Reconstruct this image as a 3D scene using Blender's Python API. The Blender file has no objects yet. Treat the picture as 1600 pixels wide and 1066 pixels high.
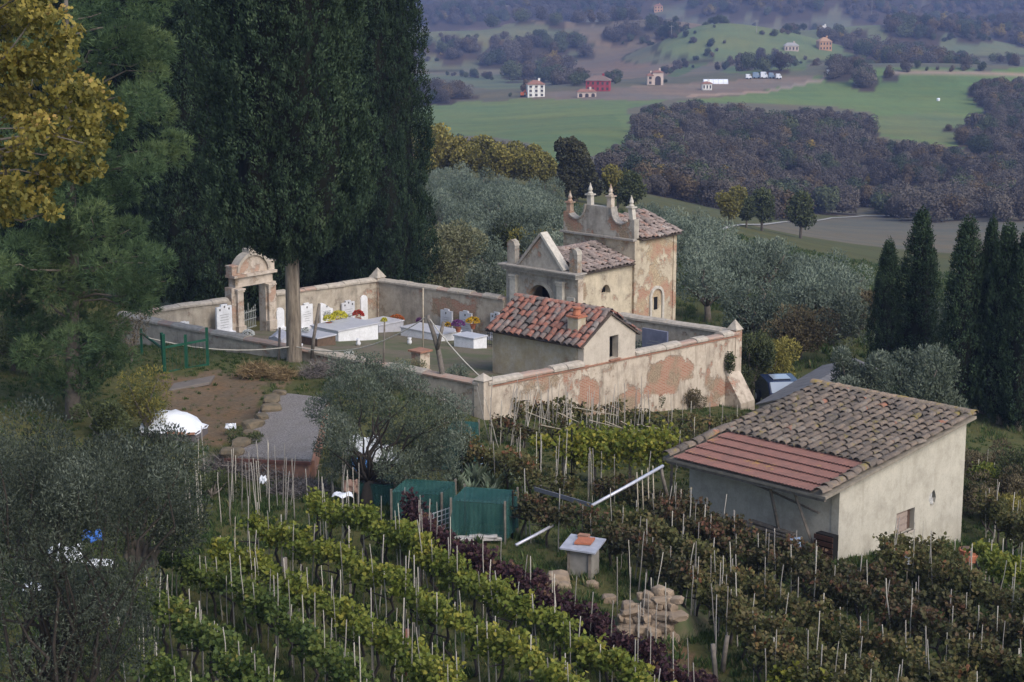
import bpy, bmesh, math, random
import numpy as np
from mathutils import Vector, Matrix
from mathutils.geometry import tessellate_polygon

R = math.radians
S = bpy.context.scene
COL = S.collection
rng = np.random.default_rng(11)
random.seed(5)

# ------------------------------------------------------------------ camera
CAMZ = 20.0
PITCH = R(12.0)
FPX = 800 / math.tan(R(15.0))
cam_d = bpy.data.cameras.new("camera")
cam = bpy.data.objects.new("camera", cam_d)
COL.objects.link(cam)
cam.location = (0, 0, CAMZ)
cam.rotation_euler = (R(90) - PITCH, 0, 0)
cam_d.sensor_width = 36
cam_d.lens = 18 / math.tan(R(15.0))
cam_d.clip_start = 0.5
cam_d.clip_end = 20000
S.camera = cam

# ------------------------------------------------------------------ sky, sun, exposure
SUN_AZ = (0.64, -0.768)          # horizontal direction towards the sun (right, behind the camera)
SUN_EL = R(42)
w = bpy.data.worlds.new("World")
S.world = w
w.use_nodes = True
wn = w.node_tree
sky = wn.nodes.new("ShaderNodeTexSky")
sky.sky_type = 'NISHITA'
sky.sun_disc = False
sky.sun_elevation = SUN_EL
sky.sun_rotation = math.atan2(SUN_AZ[0], SUN_AZ[1])
sky.air_density = 1.0
sky.dust_density = 2.5
sky.ozone_density = 1.5
bg = wn.nodes["Background"]
bg.inputs["Strength"].default_value = 0.14
wn.links.new(sky.outputs[0], bg.inputs["Color"])
sd = bpy.data.lights.new("sun", 'SUN')
sd.energy = 1.3
sd.angle = R(40)
sd.color = (1.0, 0.96, 0.90)
sun = bpy.data.objects.new("sun", sd)
COL.objects.link(sun)
v = Vector((SUN_AZ[0] * math.cos(SUN_EL), SUN_AZ[1] * math.cos(SUN_EL), math.sin(SUN_EL)))
sun.rotation_euler = v.to_track_quat('Z', 'Y').to_euler()
sun.location = (60, -40, 80)

S.view_settings.view_transform = 'Standard'
S.view_settings.look = 'None'
S.view_settings.exposure = 0.68
S.view_settings.gamma = 1.0
S.view_settings.use_curve_mapping = False
S.render.engine = 'CYCLES'
cy = S.cycles
cy.max_bounces = 5
cy.diffuse_bounces = 2
cy.glossy_bounces = 2
cy.transmission_bounces = 3
cy.transparent_max_bounces = 6
cy.volume_bounces = 0
cy.use_denoising = True

# ------------------------------------------------------------------ projection helpers
CP, SP = math.cos(PITCH), math.sin(PITCH)
def ue(px, py):
    a = (px - 800) / FPX; b = (533 - py) / FPX
    dy = CP + b * SP
    return a / dy, (-SP + b * CP) / dy            # x/y and (z-CAMZ)/y along that line of sight
def at(px, py, Y):
    u, e = ue(px, py)
    return Vector((u * Y, Y, CAMZ + e * Y))
def proj(x, y, z):
    z = z - CAMZ
    d = y * CP - z * SP
    return 800 + FPX * x / d, 533 - FPX * (y * SP + z * CP) / d

# ------------------------------------------------------------------ object helpers
ORIG = {}
def org(o):
    return ORIG.get(o.name, Vector((0, 0, 0))) if o is not None else Vector((0, 0, 0))
def tag(o, label=None, cat=None, group=None, kind=None):
    if label: o["label"] = label
    if cat: o["category"] = cat
    if group: o["group"] = group
    if kind: o["kind"] = kind
    return o
def thing(name, loc, label, cat, group=None):
    o = bpy.data.objects.new(name, None)
    o.empty_display_size = 0.3
    COL.objects.link(o)
    o.location = loc
    ORIG[o.name] = Vector(loc)
    return tag(o, label, cat, group)
def link(name, me, parent=None, M=None, mat=None):
    """one object using mesh me, M is its WORLD matrix"""
    o = bpy.data.objects.new(name, me)
    COL.objects.link(o)
    M = M if M is not None else Matrix.Identity(4)
    if parent is not None:
        o.parent = parent
        po = org(parent)
        o.matrix_basis = Matrix.Translation(-po) @ M
        ORIG[o.name] = po if M == Matrix.Identity(4) else po
    else:
        o.matrix_basis = M
    return o
class MB:
    def __init__(s):
        s.v = []; s.f = []; s.mi = []; s.cm = 0
    def add(s, vs, fs):
        n = len(s.v)
        s.v += [tuple(p) for p in vs]
        s.f += [tuple(i + n for i in f) for f in fs]
        s.mi += [s.cm] * len(fs)
    def hexa(s, p):      # 8 corners: bottom 4 (ccw from above), top 4
        s.add(p, [(3, 2, 1, 0), (4, 5, 6, 7), (0, 1, 5, 4), (1, 2, 6, 5), (2, 3, 7, 6), (3, 0, 4, 7)])
    def box(s, c, sx, sy, sz, ax=(1, 0, 0), ay=(0, 1, 0), az=(0, 0, 1)):
        c = Vector(c); ax = Vector(ax) * sx / 2; ay = Vector(ay) * sy / 2; az = Vector(az) * sz / 2
        s.hexa([c - ax - ay - az, c + ax - ay - az, c + ax + ay - az, c - ax + ay - az,
                c - ax - ay + az, c + ax - ay + az, c + ax + ay + az, c - ax + ay + az])
    def bar(s, p0, p1, r, up=(0, 0, 1), r2=None):
        p0, p1 = Vector(p0), Vector(p1)
        d = (p1 - p0); L = d.length; d.normalize()
        x = d.cross(Vector(up))
        if x.length < 1e-3: x = d.cross(Vector((1, 0, 0)))
        x.normalize(); y = x.cross(d)
        s.box((p0 + p1) / 2, 2 * r, 2 * (r2 or r), L, x, y, d)
    def tube(s, pts, rad, n=7, cap=True):
        pts = [Vector(p) for p in pts]
        if not hasattr(rad, '__len__'): rad = [rad] * len(pts)
        rings = []
        prev = None
        for i, p in enumerate(pts):
            d = (pts[min(i + 1, len(pts) - 1)] - pts[max(i - 1, 0)]).normalized()
            if prev is None:
                x = d.cross(Vector((0, 0, 1)))
                if x.length < 0.05: x = d.cross(Vector((1, 0, 0)))
            else:
                x = prev - d * prev.dot(d)
            x.normalize(); prev = x
            y = d.cross(x)
            rings.append([p + (x * math.cos(k * 2 * math.pi / n) + y * math.sin(k * 2 * math.pi / n)) * rad[i] for k in range(n)])
        vs = [q for r_ in rings for q in r_]
        fs = []
        for i in range(len(pts) - 1):
            for k in range(n):
                k2 = (k + 1) % n
                fs.append((i * n + k, i * n + k2, (i + 1) * n + k2, (i + 1) * n + k))
        if cap:
            fs.append(tuple(range(n - 1, -1, -1)))
            fs.append(tuple((len(pts) - 1) * n + k for k in range(n)))
        s.add(vs, fs)
    def lathe(s, c, prof, n=12, ax=None):
        """prof: list of (r,z) bottom to top"""
        c = Vector(c)
        vs = []
        for r_, z in prof:
            for k in range(n):
                a = k * 2 * math.pi / n
                vs.append(c + Vector((r_ * math.cos(a), r_ * math.sin(a), z)))
        fs = []
        for i in range(len(prof) - 1):
            for k in range(n):
                k2 = (k + 1) % n
                fs.append((i * n + k, i * n + k2, (i + 1) * n + k2, (i + 1) * n + k))
        fs.append(tuple(range(n - 1, -1, -1)))
        fs.append(tuple((len(prof) - 1) * n + k for k in range(n)))
        s.add(vs, fs)
    def slab(s, outer, holes, o, ux, uy, dep):
        """outline in (a,b) with holes, extruded by vector dep; point = o + ux*a + uy*b"""
        o, ux, uy, dep = Vector(o), Vector(ux), Vector(uy), Vector(dep)
        loops = [outer] + list(holes)
        flat = [p for l in loops for p in l]
        tri = tessellate_polygon([[Vector((a, b, 0)) for a, b in l] for l in loops])
        n = len(flat)
        vs = [o + ux * a + uy * b for a, b in flat]
        vs += [q + dep for q in vs]
        nz = ux.cross(uy).dot(dep)
        fs = []
        for t in tri:
            a, b, c = [flat[i] for i in t]
            cr = (b[0] - a[0]) * (c[1] - a[1]) - (b[1] - a[1]) * (c[0] - a[0])
            t = tuple(t) if cr > 0 else tuple(t[::-1])
            fr, bk = t[::-1], tuple(i + n for i in t)
            if nz < 0: fr, bk = fr[::-1], bk[::-1]
            fs += [fr, bk]
        i0 = 0
        for l in loops:
            m = len(l)
            for k in range(m):
                k2 = (k + 1) % m
                fs.append((i0 + k, i0 + k2, i0 + k2 + n, i0 + k + n))
            i0 += m
        s.add(vs, fs)
    def build(s, name, mat, parent=None, smooth=False, base=None, bevel=0):
        po = org(parent) if parent is not None else (Vector(base) if base is not None else Vector((0, 0, 0)))
        me = bpy.data.meshes.new(name)
        me.from_pydata([(p[0] - po[0], p[1] - po[1], p[2] - po[2]) for p in s.v], [], s.f)
        for m_ in (mat if isinstance(mat, (list, tuple)) else [mat]):
            me.materials.append(m_)
        if any(s.mi): me.polygons.foreach_set("material_index", s.mi)
        bm = bmesh.new(); bm.from_mesh(me)
        bmesh.ops.recalc_face_normals(bm, faces=bm.faces)
        bm.to_mesh(me); bm.free()
        if smooth: me.polygons.foreach_set("use_smooth", [True] * len(me.polygons))
        me.update()
        o = bpy.data.objects.new(name, me)
        COL.objects.link(o)
        if parent is not None:
            o.parent = parent; ORIG[o.name] = po
        else:
            o.location = po; ORIG[o.name] = po
        if bevel:
            b = o.modifiers.new("bevel", 'BEVEL'); b.width = bevel; b.segments = 1; b.limit_method = 'ANGLE'
        return o
    def mesh(s, name, mat, smooth=False):
        me = bpy.data.meshes.new(name)
        me.from_pydata(s.v, [], s.f)
        for m_ in (mat if isinstance(mat, (list, tuple)) else [mat]):
            me.materials.append(m_)
        if any(s.mi): me.polygons.foreach_set("material_index", s.mi)
        bm = bmesh.new(); bm.from_mesh(me)
        bmesh.ops.recalc_face_normals(bm, faces=bm.faces)
        bm.to_mesh(me); bm.free()
        if smooth: me.polygons.foreach_set("use_smooth", [True] * len(me.polygons))
        return me

# ------------------------------------------------------------------ materials
class G:
    def __init__(s, name):
        s.m = bpy.data.materials.new(name); s.m.use_nodes = True
        s.t = s.m.node_tree; s.b = s.t.nodes["Principled BSDF"]
        s.b.inputs["Specular IOR Level"].default_value = 0.25
        s.out = s.t.nodes["Material Output"]
    def n(s, typ, ins=None, **props):
        nd = s.t.nodes.new("ShaderNode" + typ)
        for k, v_ in props.items(): setattr(nd, k, v_)
        for k, v_ in (ins or {}).items(): s.put(nd.inputs[k], v_)
        return nd
    def put(s, sock, v_):
        if hasattr(v_, "is_output"): s.t.links.new(v_, sock)
        elif isinstance(v_, (tuple, list)) and len(v_) == 3 and sock.type == 'RGBA': sock.default_value = (*v_, 1)
        else: sock.default_value = v_
    def noise(s, scale, detail=4, vec=None, rough=0.55, dist=0.0):
        nd = s.n("TexNoise", {"Scale": scale, "Detail": detail, "Roughness": rough, "Distortion": dist})
        if vec is not None: s.t.links.new(vec, nd.inputs["Vector"])
        return nd.outputs["Fac"]
    def step(s, val, lo, hi, a=0.0, b=1.0):
        nd = s.n("MapRange", {"Value": val, "From Min": lo, "From Max": hi, "To Min": a, "To Max": b})
        return nd.outputs[0]
    def mix(s, fac, a, b, mode='MIX'):
        nd = s.n("Mix", data_type='RGBA', blend_type=mode)
        s.put(nd.inputs[0], fac); s.put(nd.inputs[6], a); s.put(nd.inputs[7], b)
        return nd.outputs[2]
    def math(s, op, a, b=0.0):
        nd = s.n("Math", operation=op)
        s.put(nd.inputs[0], a); s.put(nd.inputs[1], b)
        return nd.outputs[0]
    def ramp(s, fac, stops):
        nd = s.n("ValToRGB")
        el = nd.color_ramp.elements
        while len(el) < len(stops): el.new(0.5)
        for e_, (p, c) in zip(el, stops): e_.position = p; e_.color = (*c, 1)
        s.put(nd.inputs[0], fac)
        return nd.outputs[0]
    def obj(s):
        return s.n("TexCoord").outputs["Object"]
    def pos(s):
        return s.n("NewGeometry").outputs["Position"]
    def bump(s, h, strength=0.4, dist=0.02):
        nd = s.n("Bump", {"Strength": strength, "Distance": dist, "Height": h})
        s.t.links.new(nd.outputs[0], s.b.inputs["Normal"])
    def fin(s, col, rough=0.8, metal=0.0, spec=None):
        s.put(s.b.inputs["Base Color"], col)
        s.put(s.b.inputs["Roughness"], rough)
        s.b.inputs["Metallic"].default_value = metal
        if spec is not None: s.b.inputs["Specular IOR Level"].default_value = spec
        return s.m
def plain(name, col, col2=None, scale=3.0, rough=0.8, metal=0.0, bump=0.0, spec=None):
    g = G(name)
    col2 = col2 or tuple(c * 0.7 for c in col)
    n1 = g.noise(scale, 6, g.pos())
    c = g.mix(g.step(n1, 0.32, 0.68), col, col2)
    if bump: g.bump(n1, bump, 0.03)
    return g.fin(c, rough, metal, spec)
def leaf(name, stops, trans=0.25, rough=0.6, nscale=0.35, namt=0.35, spec=0.2, per_obj=0.0):
    """leaf colour from a per-leaf value (partly random; tree crowns paint top light into it), shifted by a broad noise so clumps differ"""
    g = G(name)
    at_ = g.n("Attribute", attribute_name="v").outputs["Fac"]
    n1 = g.step(g.noise(nscale, 3, g.pos()), 0.3, 0.7, -namt, namt)
    if per_obj:
        at_ = g.math('ADD', g.math('MULTIPLY', at_, 1 - per_obj), g.math('MULTIPLY', g.n("ObjectInfo").outputs["Random"], per_obj))
    f = g.math('ADD', at_, n1)
    c = g.ramp(f, stops)
    g.fin(c, rough, 0, spec)
    if trans:
        tr = g.n("BsdfTranslucent", {"Color": c})
        ms = g.n("MixShader", {0: trans})
        g.t.links.new(g.b.outputs[0], ms.inputs[1]); g.t.links.new(tr.outputs[0], ms.inputs[2])
        g.t.links.new(ms.outputs[0], g.out.inputs[0])
    return g.m
def plaster(name, base, base2, stain, peel=0.62, brick=(0.30, 0.13, 0.08), patches=(), under=(0.33, 0.25, 0.17), streak=0.5, mortar=(0.36, 0.30, 0.23)):
    """old lime plaster: mottled, streaked, fallen away in places to brick and rubble"""
    g = G(name)
    P = g.pos()
    big = g.noise(0.55, 5, P, 0.6)
    mid = g.noise(2.3, 6, P, 0.65)
    fine = g.noise(14, 4, P, 0.6)
    c = g.mix(g.step(mid, 0.35, 0.65), base, base2)
    mp = g.n("Mapping", {"Scale": (2.2, 2.2, 0.28)}); g.t.links.new(P, mp.inputs[0])
    st = g.noise(1.3, 6, mp.outputs[0], 0.65)
    c = g.mix(g.step(st, 0.50, 0.72, 0, streak), c, stain)
    c = g.mix(g.step(fine, 0.45, 0.75, 0, 0.3), c, tuple(x * 0.55 for x in base2))
    blot = g.noise(1.1, 6, P, 0.7)
    c = g.mix(g.step(blot, 0.46, 0.70, 0, 0.55), c, tuple(x * 0.72 for x in stain))
    # exposed masonry
    fin2 = g.noise(6.5, 5, P, 0.7)
    mask = g.math('ADD', g.math('ADD', g.math('MULTIPLY', big, 0.62), g.math('MULTIPLY', mid, 0.25)), g.math('MULTIPLY', fin2, 0.13))
    for (p, r_, sz) in patches:
        d = g.n("VectorMath", operation='SUBTRACT'); g.t.links.new(P, d.inputs[0]); d.inputs[1].default_value = p
        sc = g.n("VectorMath", operation='MULTIPLY'); g.t.links.new(d.outputs[0], sc.inputs[0]); sc.inputs[1].default_value = (1 / r_, 1 / r_, 1 / sz)
        ln = g.n("VectorMath", operation='LENGTH'); g.t.links.new(sc.outputs[0], ln.inputs[0])
        add = g.math('ADD', g.step(ln.outputs["Value"], 0.55, 1.25, 0.22, 0.0), 0.0)
        mask = g.math('ADD', mask, add)
    m = g.step(mask, peel - 0.02, peel + 0.02)
    dA = g.n("VectorMath", operation='DOT_PRODUCT'); g.t.links.new(P, dA.inputs[0]); dA.inputs[1].default_value = (0.67 + 0.74, 0.74 - 0.67, 0)
    sx = g.n("SeparateXYZ"); g.t.links.new(P, sx.inputs[0])
    cb = g.n("CombineXYZ"); g.t.links.new(dA.outputs["Value"], cb.inputs[0]); g.t.links.new(sx.outputs[2], cb.inputs[1])
    bt = g.n("TexBrick", {"Vector": cb.outputs[0], "Scale": 1.0, "Brick Width": 0.27, "Row Height": 0.075, "Mortar Size": 0.010, "Color1": (*brick, 1), "Color2": (brick[0] * 1.25, brick[1] * 1.5, brick[2] * 1.6, 1), "Mortar": (*mortar, 1)})
    rub = g.noise(0.9, 3, P)
    bc = g.mix(g.step(rub, 0.45, 0.58), bt.outputs[0], g.mix(g.step(fine, 0.4, 0.6), under, tuple(x * 0.6 for x in under)))
    c = g.mix(m, c, bc)
    # darker rim where plaster breaks off
    rim = g.step(g.math('ABSOLUTE', g.math('SUBTRACT', mask, peel - 0.012)), 0.0, 0.014, 0.30, 0.0)
    c = g.mix(rim, c, (0.10, 0.085, 0.07))
    h = g.math('ADD', g.math('MULTIPLY', m, -1.0), g.math('MULTIPLY', mid, 0.5))
    g.bump(h, 0.6, 0.04)
    return g.fin(c, 0.92)
def tilemat(name, stops, lichen=0.0, lcol=(0.45, 0.28, 0.05), seedscale=1.0):
    g = G(name)
    r_ = g.n("ObjectInfo").outputs["Random"]
    n1 = g.noise(0.8, 3, g.pos())
    f = g.math('ADD', g.math('MULTIPLY', r_, 0.75), g.step(n1, 0.3, 0.7, -0.15, 0.4))
    c = g.ramp(f, stops)
    n2 = g.noise(9, 5, g.pos(), 0.7)
    c = g.mix(g.step(n2, 0.42, 0.68, 0, 0.75), c, (0.10, 0.09, 0.085))
    n3 = g.noise(17, 3, g.pos(), 0.7)
    c = g.mix(g.step(n3, 0.55, 0.70, 0, 0.35), c, (0.36, 0.34, 0.30))
    if lichen:
        n4 = g.noise(2.2, 5, g.pos(), 0.7)
        c = g.mix(g.step(n4, lichen, lichen + 0.1, 0, 0.85), c, lcol)
    g.bump(n2, 0.4, 0.02)
    return g.fin(c, 0.9)
HAZE = 0.00017

# ================================================================== terrain
# near ground: surveyed heights (x, y, z)
NEAR = [(0, 8, 6), (-20, 8, 6.5), (20, 8, 5), (0, 25, 3.6), (-20, 25, 4), (20, 25, 2.8), (2.8, 42, 1.6), (-15, 42, 2.0), (15, 44, 1.0), (28, 46, 0.2), (-32, 45, 3),
    (-8, 57, 1.0), (-1, 58, 1.25), (-20, 57, 1.6), (5, 58, 0.7), (10.6, 60, -0.1), (16, 65, -1.2), (24, 62, -1.6), (32, 66, -3),
    (-12, 76, 1.0), (-20, 72, 1.9), (-13, 85, 1.0), (-17, 89.5, 0.9), (-19, 86, 0.9), (-5, 80, 1.15), (-9.5, 84, 1.1), (-3, 70, 0.7), (-1.2, 76.5, 0.2), (5, 70, -0.3), (5, 80, -0.9), (10.7, 88, -2.2), (16, 75, -2.2), (25, 80, -4), (23, 95, -4.6), (34, 90, -6),
    (-8, 104, -2.6), (-18, 94, -0.5), (-5, 84, 0.0), (6, 91, -2.2), (2, 98, -2.4), (-14, 103, -1.6), (-26, 112, -1), (-42, 100, 2), (-45, 65, 3.5), (-4, 116, -3.2), (9, 103, -3.6), (14, 100, -3.9), (6, 112, -4.2)]
# far ground: (picture column, row, distance)
FAR = []
for px, tab in {
    -700: [(480, 125), (400, 165), (300, 260), (220, 480), (150, 900), (110, 1300), (60, 2000), (10, 2900), (-30, 4200), (-60, 7000)],
    250: [(475, 128), (400, 165), (300, 260), (220, 480), (150, 900), (110, 1300), (60, 2000), (10, 2900), (-30, 4200), (-60, 7000)],
    750: [(450, 128), (400, 150), (330, 205), (275, 270), (262, 340), (245, 520), (205, 700), (165, 860), (145, 1000), (126, 1200), (98, 1550), (60, 2050), (18, 2750), (-30, 4200), (-60, 7000)],
    1000: [(440, 128), (385, 170), (335, 230), (312, 290), (303, 380), (270, 500), (205, 650), (165, 800), (138, 980), (118, 1180), (88, 1550), (50, 2150), (10, 2900), (-30, 4200), (-60, 7000)],
    1250: [(560, 106), (480, 140), (410, 200), (365, 320), (344, 450), (318, 540), (250, 640), (190, 770), (150, 890), (118, 1060), (100, 1400), (66, 1900), (30, 2500), (0, 3200), (-30, 4200), (-60, 7000)],
    1550: [(600, 108), (500, 148), (430, 240), (370, 370), (337, 480), (318, 540), (255, 650), (205, 760), (150, 900), (112, 1060), (94, 1400), (66, 1900), (30, 2500), (0, 3200), (-30, 4200), (-60, 7000)],
    2300: [(560, 115), (480, 155), (410, 240), (360, 370), (335, 480), (318, 540), (255, 650), (205, 760), (150, 900), (112, 1060), (94, 1400), (60, 2000), (0, 3200), (-30, 4200), (-60, 7000)]}.items():
    for py, Y in tab:
        u, e = ue(px, py)
        FAR.append((u, math.log(Y), e))
CT = np.array([(x / y, math.log(y), (z - CAMZ) / y) for x, y, z in NEAR] + FAR)
def _k(r2):
    return np.where(r2 > 1e-12, 0.5 * r2 * np.log(np.maximum(r2, 1e-12)), 0)
SU, SV = 2.2, 1.0
# knolls of the far country: picture column, distance, height, half widths
HILLDEF = (
    (690, 1400, 24, 85, 62, (0.135, 0.165, 0.105)), (815, 1480, 15, 42, 50, (0.15, 0.15, 0.11)), (1000, 1470, 30, 95, 75, (0.165, 0.145, 0.11)), (1085, 1330, 13, 40, 45, (0.13, 0.15, 0.10)), (1195, 1330, 21, 62, 55, (0.13, 0.185, 0.09)), (1385, 1440, 28, 105, 70, (0.125, 0.165, 0.10)), (1530, 1620, 34, 100, 80, (0.135, 0.135, 0.10)),
    (760, 2000, 36, 150, 95, (0.125, 0.135, 0.105)), (920, 2150, 30, 110, 90, (0.115, 0.15, 0.105)), (1080, 2050, 32, 110, 90, (0.15, 0.14, 0.11)), (1250, 1950, 36, 120, 95, (0.13, 0.145, 0.105)), (1440, 2250, 48, 170, 110, (0.12, 0.12, 0.09)), (640, 2500, 46, 200, 130, (0.13, 0.13, 0.105)), (860, 2800, 52, 220, 140, (0.12, 0.135, 0.105)), (1080, 2700, 50, 170, 130, (0.135, 0.13, 0.105)), (1300, 2800, 56, 220, 140, (0.11, 0.12, 0.095)), (1560, 2900, 64, 240, 150, (0.13, 0.115, 0.09)), (740, 3500, 80, 350, 200, (0.11, 0.115, 0.095)), (1150, 3500, 80, 350, 200, (0.115, 0.11, 0.09)),
    (1400, 985, 9, 130, 60, None), (880, 930, 4, 60, 45, None), (560, 1500, 20, 90, 70, None), (420, 2200, 30, 200, 100, None))
HILLS = [(ue(px, 100)[0] * Y, Y, h, rx, ry) for px, Y, h, rx, ry, c_ in HILLDEF]
def _feat(u, v_):
    return np.stack([u * SU, v_ * SV], -1)
_X = _feat(CT[:, 0], CT[:, 1]); _n = len(_X)
_K = _k(((_X[:, None] - _X[None]) ** 2).sum(-1)) + np.eye(_n) * 0.0015
_P = np.concatenate([np.ones((_n, 1)), _X], 1)
_A = np.block([[_K, _P], [_P.T, np.zeros((3, 3))]])
_W = np.linalg.solve(_A, np.concatenate([CT[:, 2], np.zeros(3)]))
def e_raw(u, v_):
    X = _feat(u, v_); sh = X.shape[:-1]; X = X.reshape(-1, 2)
    out = np.empty(len(X))
    for i in range(0, len(X), 20000):
        x = X[i:i + 20000]
        out[i:i + 20000] = _k(((x[:, None] - _X[None]) ** 2).sum(-1)) @ _W[:_n] + np.concatenate([np.ones((len(x), 1)), x], 1) @ _W[_n:]
    y = np.exp(v_.reshape(-1)); xw = u.reshape(-1) * y
    # rolling relief of the far country
    amp = np.clip((y - 1080) / 1300, 0, 1)
    rol = 9 * np.sin(xw / 150 + 1.3 * np.sin(y / 420)) * np.sin(y / 160 + xw / 390) + 9 * np.sin(y / 175 + 1.1 * np.sin(xw / 210) + 0.8)
    hill = np.zeros_like(y)
    for hx, hy, hh, rx, ry in HILLS:
        hill += hh * np.exp(-((xw - hx) / rx) ** 2 - ((y - hy) / ry) ** 2)
    near = 0.05 * np.sin(xw * 1.3 + y * 0.5) * np.sin(y * 0.9 - xw * 0.4) + 0.03 * np.sin(xw * 2.9) * np.sin(y * 2.3)
    return (out + (rol * amp + hill + near * np.clip((110 - y) / 30, 0, 1)) / y).reshape(sh)
UG = np.concatenate([np.linspace(-1.6, -0.36, 40)[:-1], np.linspace(-0.36, 0.36, 420), np.linspace(0.36, 1.6, 40)[1:]])
VG = np.concatenate([np.linspace(math.log(9), math.log(36), 30)[:-1], np.linspace(math.log(36), math.log(130), 150)[:-1], np.linspace(math.log(130), math.log(3500), 330)[:-1], np.linspace(math.log(3500), math.log(6500), 12)])
UU, VV = np.meshgrid(UG, VG)
EE = e_raw(UU, VV)
def e_at(u, v_):
    u = np.clip(np.asarray(u, float), UG[0], UG[-1] - 1e-6); v_ = np.clip(np.asarray(v_, float), VG[0], VG[-1] - 1e-6)
    i = np.clip(np.searchsorted(UG, u) - 1, 0, len(UG) - 2); j = np.clip(np.searchsorted(VG, v_) - 1, 0, len(VG) - 2)
    a = (u - UG[i]) / (UG[i + 1] - UG[i]); b = (v_ - VG[j]) / (VG[j + 1] - VG[j])
    return (EE[j, i] * (1 - a) + EE[j, i + 1] * a) * (1 - b) + (EE[j + 1, i] * (1 - a) + EE[j + 1, i + 1] * a) * b
def gz(x, y):
    return CAMZ + float(e_at(x / y, math.log(y))) * y
def gzv(x, y):
    return CAMZ + e_at(x / y, np.log(y)) * y
def ghit(px, py, dz=0.0, ymin=30, ymax=6000):
    """where the line of sight through a picture point meets the ground (raised by dz)"""
    u, e = ue(px, py)
    vs = np.linspace(math.log(ymin), math.log(ymax), 3000)
    d = e_at(np.full_like(vs, u), vs) + dz / np.exp(vs) - e
    k = np.argmax(d >= 0)
    if d[k] < 0: k = len(vs) - 1
    v0 = vs[k]
    if k > 0:
        f = d[k - 1] / (d[k - 1] - d[k] + 1e-12); v0 = vs[k - 1] + f * (vs[k] - vs[k - 1])
    Y = math.exp(v0)
    return Vector((u * Y, Y, gz(u * Y, Y)))
def inpoly(px, py, poly):
    r_ = np.zeros(px.shape, bool)
    n = len(poly)
    for i in range(n):
        x1, y1 = poly[i]; x2, y2 = poly[(i + 1) % n]
        if y1 == y2: continue
        c = ((y1 > py) != (y2 > py)) & (px < (x2 - x1) * (py - y1) / (y2 - y1) + x1)
        r_ ^= c
    return r_
X3 = UU * np.exp(VV); Y3 = np.exp(VV); Z3 = CAMZ + EE * Y3
PX, PY = proj(X3, Y3, Z3)
WOODS = [
    ([(985, 172), (1100, 161), (1290, 166), (1362, 178), (1330, 205), (1430, 220), (1700, 250), (1700, 296), (1300, 302), (1150, 312), (1050, 326), (930, 300), (945, 240), (990, 215)], 'a'),
    ([(1520, 127), (1700, 120), (1700, 200), (1560, 192), (1495, 177), (1545, 160)], 'a'),
    ([(1488, 196), (1700, 205), (1700, 226), (1520, 216)], 'a'),
    ([(200, 122), (730, 127), (790, 148), (740, 158), (200, 164)], 'b'),
    ([(665, 212), (760, 212), (830, 225), (862, 262), (840, 290), (660, 290)], 'a'),
    ([(200, 48), (760, 52), (900, 44), (935, 62), (860, 76), (200, 88)], 'b'),
    ([(785, 96), (860, 82), (885, 86), (810, 112)], 'c'),
    ([(1275, 40), (1360, 44), (1420, 62), (1500, 84), (1700, 84), (1700, 98), (1500, 104), (1400, 84), (1330, 62)], 'c'),
    ([(1340, 20), (1420, 12), (1520, 22), (1600, 14), (1700, 10), (1700, 50), (1600, 56), (1540, 40), (1440, 44)], 'c'),
    ([(1150, 82), (1200, 72), (1222, 78), (1200, 86), (1160, 92)], 'b'),
    ([(1230, 62), (1270, 58), (1275, 66), (1240, 70)], 'b'),
    ([(1265, 92), (1320, 88), (1400, 92), (1440, 104), (1330, 106), (1270, 104)], 'b'),
    ([(200, -20), (1000, -20), (1020, 14), (800, 22), (200, 34)], 'b'),
    ([(1020, -20), (1700, -20), (1700, 4), (1400, 12), (1100, 10)], 'c'),
    ([(855, 108), (900, 102), (918, 112), (872, 120)], 'b'),
    ([(920, 36), (990, 24), (1060, 30), (1060, 40), (940, 46)], 'b'),
]
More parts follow.
